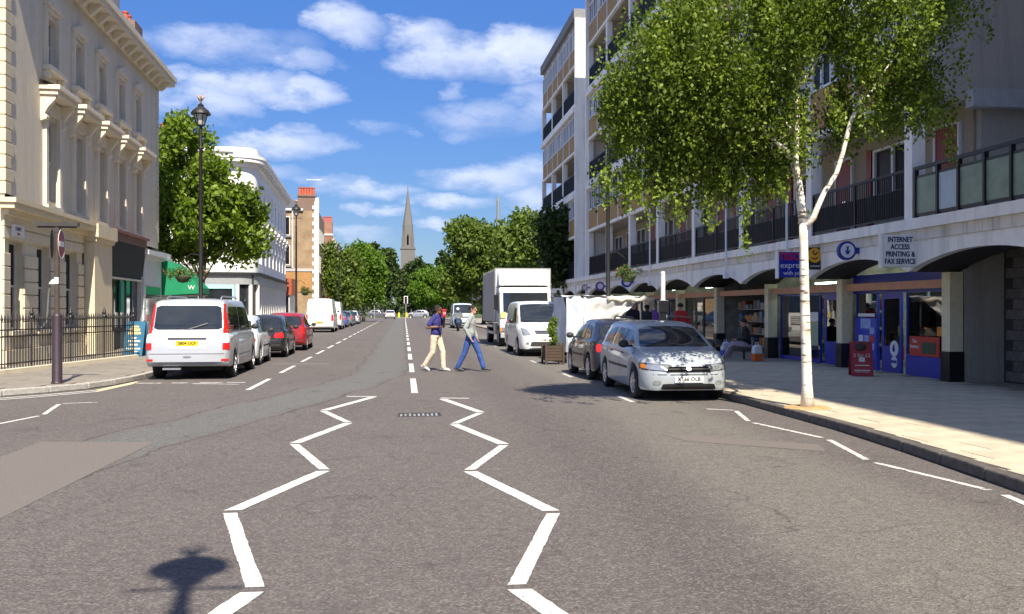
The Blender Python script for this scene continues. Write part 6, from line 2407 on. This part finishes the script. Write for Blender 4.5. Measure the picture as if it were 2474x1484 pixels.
    n, m = 16, 8
    for i in range(m + 1):
        th = math.pi * .62 * i / m
        for k in range(n):
            a = 2 * math.pi * k / n
            fr = max(0, math.sin(a))
            t2 = th * (1 - .30 * fr)
            p = Vector((.093 * math.sin(t2) * math.cos(a), .104 * math.sin(t2) * math.sin(a) - .012, .098 * math.cos(t2)))
            hb.v.append(hd + Vector((0, 0, .028)) + rot @ p)
    for i in range(m):
        for k in range(n):
            hb.f.append((i * n + k, (i + 1) * n + k, (i + 1) * n + (k + 1) % n, i * n + (k + 1) % n))
    hb.build('hair', hm, r, smooth=True)
    r.scale = (sc, sc, sc)
    return r


skin_d = M('skin_dark', (.16, .075, .04), .55, var=.1)
skin_m = M('skin_warm', (.48, .27, .18), .55, var=.08)
walk = dict(pelvis=(0, 0, .95), chest=(0, .02, 1.31), neck=(0, .03, 1.50), head=(0, .055, 1.625),
            hipR=(.09, -.02, .90), hipL=(-.09, .02, .90),
            kneeR=(.10, -.06, .50), ankleR=(.10, -.30, .14), toeR=(.10, -.16, .035),
            kneeL=(-.09, .15, .50), ankleL=(-.09, .17, .085), toeL=(-.09, .34, .032),
            elbowR=(.27, -.13, 1.16), wristR=(.17, .12, 1.17), elbowL=(-.25, .10, 1.18), wristL=(-.09, .19, 1.42), curl=.9)
person('person', (.86, 24.5, 0), R(-116), 'man in purple blue polo shirt and cream trousers crossing the road', walk,
       [skin_d, M('polo_purple', (.032, .03, .17), .8, var=.15, scale=14, bump=.3), M('cream_chinos', (.62, .53, .40), .85, var=.12, scale=12, bump=.3), M('white_shoes', (.6, .58, .55), .6)], .0085, .5)
pk = empty('red_packet', (1.06, 24.36, 1.53), .4, 'small red packet held up to his mouth by the man in the purple polo', 'packet')
MB().prism([(-.06, -.10), (.06, -.10), (.055, .08), (.07, .11), (-.065, .11), (-.055, .08)], -.025, .025, 'y').build('wrapper', M('packet_red', (.35, .03, .05), .4, var=.3, scale=25), pk, bevel=.012)
MB().box(-.04, .04, -.0285, -.0255, -.03, .03).build('print', M('packet_pink', (.6, .25, .3), .5), pk)
walk2 = dict(walk, kneeR=(.10, -.14, .50), ankleR=(.10, -.34, .10), toeR=(.10, -.17, .032), kneeL=(-.09, .20, .50), ankleL=(-.09, .33, .09), toeL=(-.09, .50, .05),
             elbowR=(.26, -.10, 1.14), wristR=(.25, .03, .90), elbowL=(-.25, .03, 1.13), wristL=(-.23, .12, .90), curl=.7, face=(.15, 1, 0))
person('person', (1.76, 24.35, 0), R(-104), 'man in grey sweater and blue jeans crossing the road', walk2,
       [skin_m, M('grey_sweater', (.30, .33, .33), .9, var=.15, scale=16, bump=.5), M('blue_jeans', (.03, .075, .26), .85, var=.35, scale=7, bump=.4), M('dark_trainers', (.05, .05, .06), .6, var=.6, scale=18)], .0085)
stand = dict(walk, kneeR=(.10, .02, .50), ankleR=(.11, -.02, .085), toeR=(.13, .15, .032), kneeL=(-.10, .04, .50), ankleL=(-.11, .0, .085), toeL=(-.13, .17, .032),
             elbowR=(.27, -.06, 1.13), wristR=(.24, .10, .92), elbowL=(-.27, -.06, 1.13), wristL=(-.22, .14, .95))
sw = lambda n_, c_: M(n_, c_, .85, var=.2, scale=12)
for (px, X_, rz_, lab, m_, sc_) in (
        (1645, 8.6, 20, 'person in red top standing under the arches behind the silver estate', [skin_m, sw('red_top', (.45, .02, .02)), sw('dark_trousers', (.03, .03, .04)), sw('black_shoes', (.02, .02, .02))], .98),
        (1588, 9.3, 150, 'person in purple top standing by the shops left of the red topped person', [skin_d, sw('purple_top', (.14, .06, .25)), sw('dark_trousers', (.03, .03, .04)), sw('black_shoes', (.02, .02, .02))], 1.0),
        (1528, 7.7, 200, 'person in dark jacket behind the market stall', [skin_m, sw('dark_jacket', (.02, .022, .03)), sw('dark_trousers', (.03, .03, .04)), sw('black_shoes', (.02, .02, .02))], 1.0),
        (1560, 8.4, -60, 'person in black coat beside the stall, right of the dark jacket', [skin_d, sw('black_coat', (.012, .012, .014)), sw('dark_trousers', (.03, .03, .04)), sw('black_shoes', (.02, .02, .02))], .96)):
    Y_, zc = on_x(px, X_)
    person('person', (X_, Y_, .12), R(rz_), lab, stand, m_, .015, 1, sc=sc_)
sit = dict(pelvis=(0, 0, .44), chest=(0, .06, .80), neck=(0, .09, .99), head=(0, .13, 1.11),
           hipR=(.10, .05, .44), hipL=(-.10, .05, .44), kneeR=(.13, .44, .48), ankleR=(.14, .55, .085), toeR=(.15, .72, .032),
           kneeL=(-.12, .46, .46), ankleL=(-.12, .70, .09), toeL=(-.12, .87, .04),
           elbowR=(.27, .08, .62), wristR=(.14, .30, .58), elbowL=(-.27, .08, .62), wristL=(-.12, .32, .60), face=(0, 1, -.25))
X_, Y_ = gp(1806, 868, .12)
person('person', (X_, Y_, .12), R(75), 'person in dark clothes sitting low outside the open shop', sit,
       [skin_m, sw('black_coat', (.012, .012, .014)), M('patterned_trousers', (.35, .28, .33), .85, var=.7, scale=14), sw('pale_shoes', (.5, .45, .42))], .012)
stl = empty('low_stool', (X_, Y_, .12), R(75), 'low wooden stool under the person sitting outside the open shop', 'stool')
MB().box(-.18, .18, -.18, .14, .28, .33).build('seat', wood, stl)
for sx in (-.15, .15):
    for sy in (-.15, .11):
        MB().box(sx - .02, sx + .02, sy - .02, sy + .02, 0, .28).build('leg', wood, stl)

# ---- motorcyclist on the road
X_, Y_ = gp(1106, 800)
mo = empty('motorcycle', (X_, Y_, 0), R(180), 'dark scooter being ridden towards the camera behind the two men', 'motorcycle')
for y in (-.62, .62):
    t = MB().lathe([(.2, -.06), (.28, -.05), (.3, 0), (.28, .05), (.2, .06), (.2, -.06)], (0, y, .3), 18, 'x').build('wheel', rubber, mo)
    MB().lathe([(.2, .03), (.05, .05), (0, .05)], (0, y, .3), 12, 'x').lathe([(.2, -.03), (.05, -.05), (0, -.05)], (0, y, .3), 12, 'x').build('rim', alloy, t)
MB().prism([(-.85, .62), (-.4, .85), (.0, .78), (.1, .45), (.4, .42), (.45, .95), (.55, 1.0), (.62, .6), (.3, .28), (-.5, .3)], -.17, .17, 'x').build('body', carpaint('scooter_blue', (.02, .04, .12)), mo, bevel=.05)
MB().box(-.15, .15, -.8, -.02, .80, .88).build('seat', rubber, mo, bevel=.03)
MB().cyl((-.35, .45, 1.08), (.35, .45, 1.08), .018, n=6).cyl((0, .45, 1.08), (0, .62, .3), .03, n=6).build('handlebar', steel, mo)
MB().ell((0, .58, .98), (.1, .06, .09), 10, 6).build('headlight', lenscl, mo, smooth=True)
MB().box(-.3, .3, .5, .52, 1.0, 1.35).build('windshield', lenscl, mo)
ride = dict(pelvis=(0, -.35, .92), chest=(0, -.27, 1.27), neck=(0, -.23, 1.45), head=(0, -.19, 1.58),
            hipR=(.12, -.3, .92), hipL=(-.12, -.3, .92), kneeR=(.22, .05, .82), ankleR=(.22, .12, .50), toeR=(.22, .3, .47),
            kneeL=(-.22, .05, .82), ankleL=(-.22, .12, .50), toeL=(-.22, .3, .47),
            elbowR=(.33, -.05, 1.1), wristR=(.32, .32, 1.1), elbowL=(-.33, -.05, 1.1), wristL=(-.32, .32, 1.1))
rp = person('person', (X_, Y_, 0), R(180), 'rider in dark jacket and white helmet on the scooter', ride, [skin_m, sw('rider_jacket', (.03, .05, .1)), sw('rider_jeans', (.04, .06, .12)), sw('black_shoes', (.02, .02, .02))], .016)
MB().ell((0, -.19, 1.61), (.13, .15, .135), 14, 8).build('helmet', M('helmet_white', (.7, .7, .72), .2, coat=.5), rp, smooth=True)

# ================================================================== TREES
bark = M('bark', (.10, .085, .065), .9, var=.35, scale=9, bump=.6, bscale=25)


def tree(name, base, label, clumps, leaf, trunk_pts, trunk_r, mat, n, size, seed, limbs=True, bmat=None, cat='tree', group=None, rc=1.0, extra=None, z0=.1, droop=.3, zst=1.0):
    """clumps: ellipsoids (cx, cy, cz, rx, ry, rz, k) relative to the base; leaf clusters fill their outer shells"""
    g = np.random.default_rng(seed)
    r = empty(name, (base[0], base[1], z0), 0, label, cat, group)
    tb = MB().tube(trunk_pts, trunk_r, 12)
    cs, rs = [], []
    for (cx, cy, cz, rx, ry, rz, k) in clumps:
        v = g.normal(size=(k, 3))
        v /= np.linalg.norm(v, axis=1)[:, None]
        q = v * (.35 + .65 * g.random(k) ** .5)[:, None] * np.array((rx, ry, rz)) + np.array((cx, cy, cz))
        cs.append(q)
        rs.append((.7 + .7 * g.random(k)) * rc)
    C_, Rr = np.concatenate(cs), np.concatenate(rs)
    t_ = tb.build('trunk', bmat or bark, r, smooth=True)
    if limbs:
        lb = MB()
        tp = [Vector(p) for p in trunk_pts]
        top = tp[-1]
        for j in range(0, len(C_), max(1, len(C_) // 46)):
            e = Vector(C_[j])
            k = tp[max(len(tp) // 2, min(len(tp) - 1, int(len(tp) * (.55 + .45 * g.random()))))]
            m_ = k.lerp(e, .5) + Vector((g.normal() * .15, g.normal() * .15, abs(g.normal()) * .2))
            rr = trunk_r[-1] * .75
            lb.tube([k, k.lerp(m_, .5) + Vector((0, 0, .06)), m_, e], [rr, rr * .7, rr * .4, rr * .12], 6)
        lb.build('limbs', bmat or bark, t_, smooth=True)
    V, tone = leaves_into(g, C_, Rr, n, size, droop=droop, zst=zst)
    cl_tone = np.repeat(g.random(len(C_)), n)
    tone = np.clip(.6 * tone + .4 * cl_tone, 0, 1) ** 1.25
    if extra is not None:
        V2, t2 = extra(g)
        V, tone = np.concatenate([V, V2]), np.concatenate([tone, t2])
    leaf_mesh('crown', V, tone, leaf, r)
    return r


lf_plane = leafmat('plane_leaf', (.035, .075, .008), (.24, .34, .03), .36)
lf_birch = leafmat('birch_leaf', (.026, .056, .007), (.27, .36, .045), .37)
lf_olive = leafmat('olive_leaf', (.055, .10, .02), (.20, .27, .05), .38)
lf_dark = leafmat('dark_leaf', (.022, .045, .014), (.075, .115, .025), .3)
lf_lime = leafmat('lime_leaf', (.07, .14, .015), (.16, .27, .03), .4)

# left: leafy plane tree in the side street
X_, Y_ = on_x(487, -10.4)[0], 0
bx, by = -10.4, on_x(487, -10.4)[0]
tree('plane_tree', (bx, by), 'leafy green plane tree behind the lamp post between the cream house and white terrace',
     [(-.6, 0, 8.2, 2.6, 2.4, 2.3, 60), (.3, -.3, 6.3, 3.0, 2.6, 2.0, 80), (1.6, 0, 5.3, 1.9, 1.8, 1.3, 40), (-1.2, 0, 10.0, 1.7, 1.5, 1.3, 30), (-1.2, 0, 5.4, 2.0, 2, 1.4, 40)],
     lf_plane, [(0, 0, 0), (.05, 0, 1.4), (.0, .05, 2.8), (.15, 0, 4.2), (.0, 0, 6)], [.2, .16, .14, .12, .08], None, 85, .27, 21, rc=.62)

# right: white birch at the kerb
bk = bpy.data.materials.new('birch_bark')
bk.use_nodes = True
t = bk.node_tree
b = t.nodes['Principled BSDF']
co = t.nodes.new('ShaderNodeTexCoord')
mp = t.nodes.new('ShaderNodeMapping')
mp.inputs['Scale'].default_value = (4, 4, 22)
t.links.new(co.outputs['Object'], mp.inputs[0])
n1 = t.nodes.new('ShaderNodeTexNoise')
n1.inputs['Scale'].default_value = 1.0
n1.inputs['Detail'].default_value = 5
t.links.new(mp.outputs[0], n1.inputs['Vector'])
r1 = t.nodes.new('ShaderNodeMapRange')
r1.inputs['From Min'].default_value = .58
r1.inputs['From Max'].default_value = .66
t.links.new(n1.outputs[0], r1.inputs[0])
mx = t.nodes.new('ShaderNodeMixRGB')
mx.inputs[1].default_value = (.74, .70, .62, 1)
mx.inputs[2].default_value = (.12, .09, .06, 1)
t.links.new(r1.outputs[0], mx.inputs[0])
n2 = t.nodes.new('ShaderNodeTexNoise')
n2.inputs['Scale'].default_value = 3
t.links.new(co.outputs['Object'], n2.inputs['Vector'])
r2 = t.nodes.new('ShaderNodeMapRange')
r2.inputs['From Min'].default_value = .52
r2.inputs['From Max'].default_value = .7
r2.inputs['To Max'].default_value = .7
t.links.new(n2.outputs[0], r2.inputs[0])
mx2 = t.nodes.new('ShaderNodeMixRGB')
mx2.inputs[2].default_value = (.45, .27, .12, 1)
t.links.new(r2.outputs[0], mx2.inputs[0])
t.links.new(mx.outputs[0], mx2.inputs[1])
t.links.new(mx2.outputs[0], b.inputs['Base Color'])
b.inputs['Roughness'].default_value = .75
bp = t.nodes.new('ShaderNodeBump')
bp.inputs['Strength'].default_value = .4
t.links.new(n1.outputs[0], bp.inputs['Height'])
t.links.new(bp.outputs[0], b.inputs['Normal'])

BX, BYY = gp(1950, 985, .12)


def bpx(x, y, dy=0.0):
    """birch-local point seen at a pixel, dy metres beyond the trunk's depth"""
    a, c_ = ray(x)
    zc = (BYY + dy) / c_
    return (zc * a - BX, dy, hgt(y, zc) - .11)


def strings(g):
    """hanging twig ends with leaves"""
    Vs, ts = [], []
    spots = [(1800, 470, .0, 1.0, 26), (1790, 420, .3, .7, 22), (1560, 470, -.4, .5, 18), (1640, 490, .2, .4, 16), (2300, 330, .2, .5, 14), (1470, 400, .2, .4, 14), (1950, 500, .3, .35, 10), (1720, 490, -.3, .45, 16), (2320, 120, -.2, .4, 12), (2390, 50, .3, .4, 10), (1890, 440, -.2, .3, 10), (2290, 280, .0, .6, 14)]
    for k in range(110):
        x_ = 1430 + g.random() * 470
        spots.append((x_, 400 + g.random() * 70 - abs(x_ - 1680) * .12, 1.0 + g.normal() * .5, .25 + g.random() * .4, 9))
    for k in range(40):
        spots.append((2000 + g.random() * 310, 200 + g.random() * 90, g.normal() * .6, .2 + g.random() * .35, 8))
    for (x, y, dy, L, k) in spots:
        p = np.array(bpx(x, y, dy))
        c = np.array([p + np.array((g.normal() * .05, g.normal() * .05, -L * q / k)) for q in range(k)])
        V, t_ = leaves_into(g, c, [.07] * k, 5, .06, droop=1.2)
        Vs.append(V)
        ts.append(t_)
    return np.concatenate(Vs), np.concatenate(ts)


def ellp(x0, x1, y0, y1, dy, ry, k):
    """clump ellipsoid from a picture box, at dy beyond the trunk"""
    a = bpx(x0, y1, dy)
    b = bpx(x1, y0, dy)
    return ((a[0] + b[0]) / 2, dy, (a[2] + b[2]) / 2, (b[0] - a[0]) / 2, ry, (b[2] - a[2]) / 2, k)


birch_clumps = [ellp(1580, 2000, -60, 270, .15, 1.2, 135), ellp(1445, 1740, 150, 400, .85, .85, 85), ellp(1540, 1850, 280, 435, .85, .8, 72), ellp(1600, 1900, 150, 330, .1, .5, 40), ellp(1990, 2280, -80, 230, 0, 1.3, 85),
                ellp(1760, 2200, -330, 60, 0, 1.6, 90), ellp(1470, 1660, 60, 260, .3, 1.0, 32), ellp(2130, 2285, 150, 290, .1, .7, 22), ellp(1820, 1960, 220, 420, .5, .8, 28), ellp(2240, 2370, -60, 40, .2, .6, 8),
                ellp(1990, 2110, 220, 330, .2, .6, 10)]
tp = [(0, 0, -.05)] + [bpx(x, y) for x, y in ((1949, 930), (1946, 820), (1943, 700), (1941, 600), (1940, 540))]
br = tree('birch_tree', (BX, BYY), 'white barked birch with dense drooping foliage at the right kerb', birch_clumps, lf_birch, tp, [.115, .080, .074, .070, .067, .064], None, 160, .064, 31, limbs=False, bmat=bk, rc=.27, extra=strings, zst=1.9, z0=.11, droop=.8)
lb = MB()
stems = [([(1940, 545), (1925, 430), (1905, 370), (1880, 310), (1830, 200), (1760, 100)], [.085, .06, .05, .045, .03, .012]),
         ([(1938, 540), (1930, 440), (1924, 330), (1922, 220), (1930, 80), (1950, -150)], [.085, .06, .055, .05, .04, .015]),
         ([(1945, 550), (1975, 500), (2020, 420), (2045, 330), (2068, 265), (2110, 120), (2150, -100)], [.07, .06, .05, .048, .045, .03, .012]),
         ([(2066, 270), (2130, 180), (2230, 60)], [.035, .022, .008]), ([(1905, 370), (1800, 280), (1690, 180), (1600, 120)], [.04, .028, .018, .006]),
         ([(1880, 310), (1760, 300), (1640, 330), (1540, 300)], [.03, .022, .014, .005]), ([(1925, 330), (1850, 220), (1720, 60)], [.03, .02, .008]), ([(1922, 220), (2000, 100), (2060, -40)], [.03, .02, .008])]
for k, (pts, rr) in enumerate(stems):
    P = [Vector(bpx(x, y, (.9 if pts[-1][0] < 1800 else .3 * math.sin(k * 2.3)) * i / len(pts))) for i, (x, y) in enumerate(pts)]
    P = [q_ for i in range(len(P) - 1) for q_ in (P[i], P[i].lerp(P[i + 1], .5) + Vector((.03 * math.sin(i * 3 + k), .03 * math.cos(i * 5 + k), .03 * math.sin(i * 2.2 + k * 1.7))))] + [P[-1]]
    rr = [q_ for i in range(len(rr) - 1) for q_ in (rr[i], (rr[i] + rr[i + 1]) / 2)] + [rr[-1]]
    lb.tube(P, [q * .74 for q in rr], 8)
lb.build('limbs', bk, br.children[0], smooth=True)
MB().lathe([(.0, .03), (.30, .03), (.36, .012), (.38, .008)], (0, 0, 0), 20).build('root_soil', M('tree_pit_sand', (.40, .27, .12), .95, var=.3, scale=12, bump=.4), br)


def roundtree(x0, x1, ytop, ybot, Y, label, leaf, seed, n=70, size=.4, k=120, name='broadleaf_tree', group=None, ry=None, rc=.9):
    """tree whose crown fills a picture box at distance Y"""
    a0, c0 = ray((x0 + x1) / 2)
    zc = Y / c0
    X = zc * a0
    H_, hb = hgt(ytop, zc), hgt(ybot, zc)
    rx = (x1 - x0) / 2 * zc / 2240
    ry = ry or rx * .8
    g = random.Random(seed)
    rz = (H_ - hb) / 2
    cz = (H_ + hb) / 2
    cl = [(0, 0, cz, rx * .7, ry * .8, rz * .74, k)]
    for q in range(9):
        a = q * 2 * math.pi / 9 + g.random()
        q_ = g.uniform(.5, .78)
        cl.append((rx * q_ * math.cos(a), ry * .5 * math.sin(a), cz + rz * g.uniform(-.6, .7), rx * g.uniform(.25, .42), ry * .4, rz * g.uniform(.22, .4), k // 6))
    tr = .22 if H_ < 14 else .3
    return tree(name, (X, Y), label, cl, leaf, [(0, 0, 0), (.1, 0, hb * .5), (0, .1, hb), (.2, 0, cz)], [tr, tr * .8, tr * .7, tr * .45], None, n, size, seed, group=group, rc=rc)


GR = 'roadside trees'
roundtree(1075, 1260, 505, 735, 92, 'large sunlit tree left of the apartment block behind the lorry', lf_olive, 41, 80, .42, 150, group=GR)
roundtree(1190, 1350, 490, 715, 84, 'tall sunlit tree touching the end of the apartment block', lf_olive, 42, 80, .40, 140, group=GR)
roundtree(1305, 1425, 500, 690, 60, 'dark shaded tree in front of the apartment block end', lf_dark, 43, 90, .32, 100, group=GR)  # shade of the block is put into its dark leaf colour
roundtree(775, 870, 595, 745, 104, 'olive green tree in front of the far brick house on the left', lf_olive, 44, 70, .36, 90, group=GR)
roundtree(830, 925, 572, 745, 118, 'rounded green tree at the end of the left row', lf_lime, 45, 80, .40, 110, group=GR)
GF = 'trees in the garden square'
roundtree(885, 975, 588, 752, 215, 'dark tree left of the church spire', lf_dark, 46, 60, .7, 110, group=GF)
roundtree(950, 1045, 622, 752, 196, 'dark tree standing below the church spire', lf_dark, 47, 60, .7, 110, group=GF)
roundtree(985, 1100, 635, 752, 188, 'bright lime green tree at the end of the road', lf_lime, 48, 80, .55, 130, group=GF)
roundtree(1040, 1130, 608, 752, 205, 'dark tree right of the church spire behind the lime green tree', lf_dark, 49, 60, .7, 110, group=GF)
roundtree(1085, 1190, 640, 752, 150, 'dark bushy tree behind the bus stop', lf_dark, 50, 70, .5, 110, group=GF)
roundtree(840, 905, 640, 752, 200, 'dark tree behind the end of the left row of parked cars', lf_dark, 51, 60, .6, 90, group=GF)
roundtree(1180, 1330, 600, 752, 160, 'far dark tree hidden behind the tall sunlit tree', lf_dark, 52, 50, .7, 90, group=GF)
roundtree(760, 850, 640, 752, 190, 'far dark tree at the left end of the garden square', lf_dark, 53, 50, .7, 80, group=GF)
g = np.random.default_rng(77)
hc = np.array([(x, 192 + 6 * g.random(), 1.2 + 1.6 * g.random()) for x in np.linspace(-45, 45, 240)])
V, tn = leaves_into(g, hc, [1.4] * 240, 60, .5)
hedge = leaf_mesh('garden_shrubs', V, tn, lf_dark, None)

# ================================================================== CHURCH SPIRE
ZC = 430.0
a_, c_ = ray(985)
cx, cy = ZC * a_, ZC * c_
stone = stained('spire_stone', (.15, .145, .14), (.13, .12, .11), .9, .5)
chh = empty('church', (cx, cy, 0), 0, 'stone church tower with tall pointed spire above the distant trees', 'church')
zt = lambda y: hgt(y, ZC)
wv = lambda p: p * ZC / 2240
MB().box(-wv(17), wv(17), -wv(17), wv(17), 0, zt(603)).build('tower', stone, chh)
MB().box(-wv(18.5), wv(18.5), -wv(18.5), wv(18.5), zt(603), zt(599)).build('parapet', stone, chh)
MB().lathe([(wv(15.5), zt(599)), (wv(13), zt(545)), (wv(6), zt(500)), (wv(.6), zt(455)), (0, zt(455))], (0, 0, 0), 8, 'z', math.pi / 8, None).build('spire', stone, chh)
for k in range(4):
    a = math.pi / 4 + k * math.pi / 2
    MB().lathe([(wv(3.2), zt(603)), (wv(2.8), zt(575)), (0, zt(548))], (wv(14) * math.cos(a) * 1.2, wv(14) * math.sin(a) * 1.2, 0), 6).build('pinnacle', stone, chh)
lv = M('louvre_dark', (.04, .04, .04), .8)
for sd in (-1, 1):
    MB().prism([(-wv(2), zt(592)), (wv(2), zt(592)), (wv(2), zt(572)), (0, zt(566)), (-wv(2), zt(572))], -wv(16), -wv(12), 'y').build('lucarne', lv, chh)
MB().box(-wv(12), wv(12), 0, wv(90), 0, 16).build('nave', stone, chh)
MB().cyl((0, 0, zt(456)), (0, 0, zt(451)), .12, n=5).build('finial', lv, chh)
# slim chimney seen over the trees on the right
zc_ = 240.0
a_, c_ = ray(1203)
fl = empty('distant_chimney', (zc_ * a_, zc_ * c_, 0), 0, 'thin distant chimney rising over the sunlit trees on the right', 'chimney')
MB().lathe([(.6, 0), (.4, hgt(488, zc_)), (.42, hgt(487, zc_)), (.22, hgt(474, zc_)), (0, hgt(474, zc_))], (0, 0, 0), 10).build('stack', M('grey_stack', (.2, .22, .23), .8), fl)
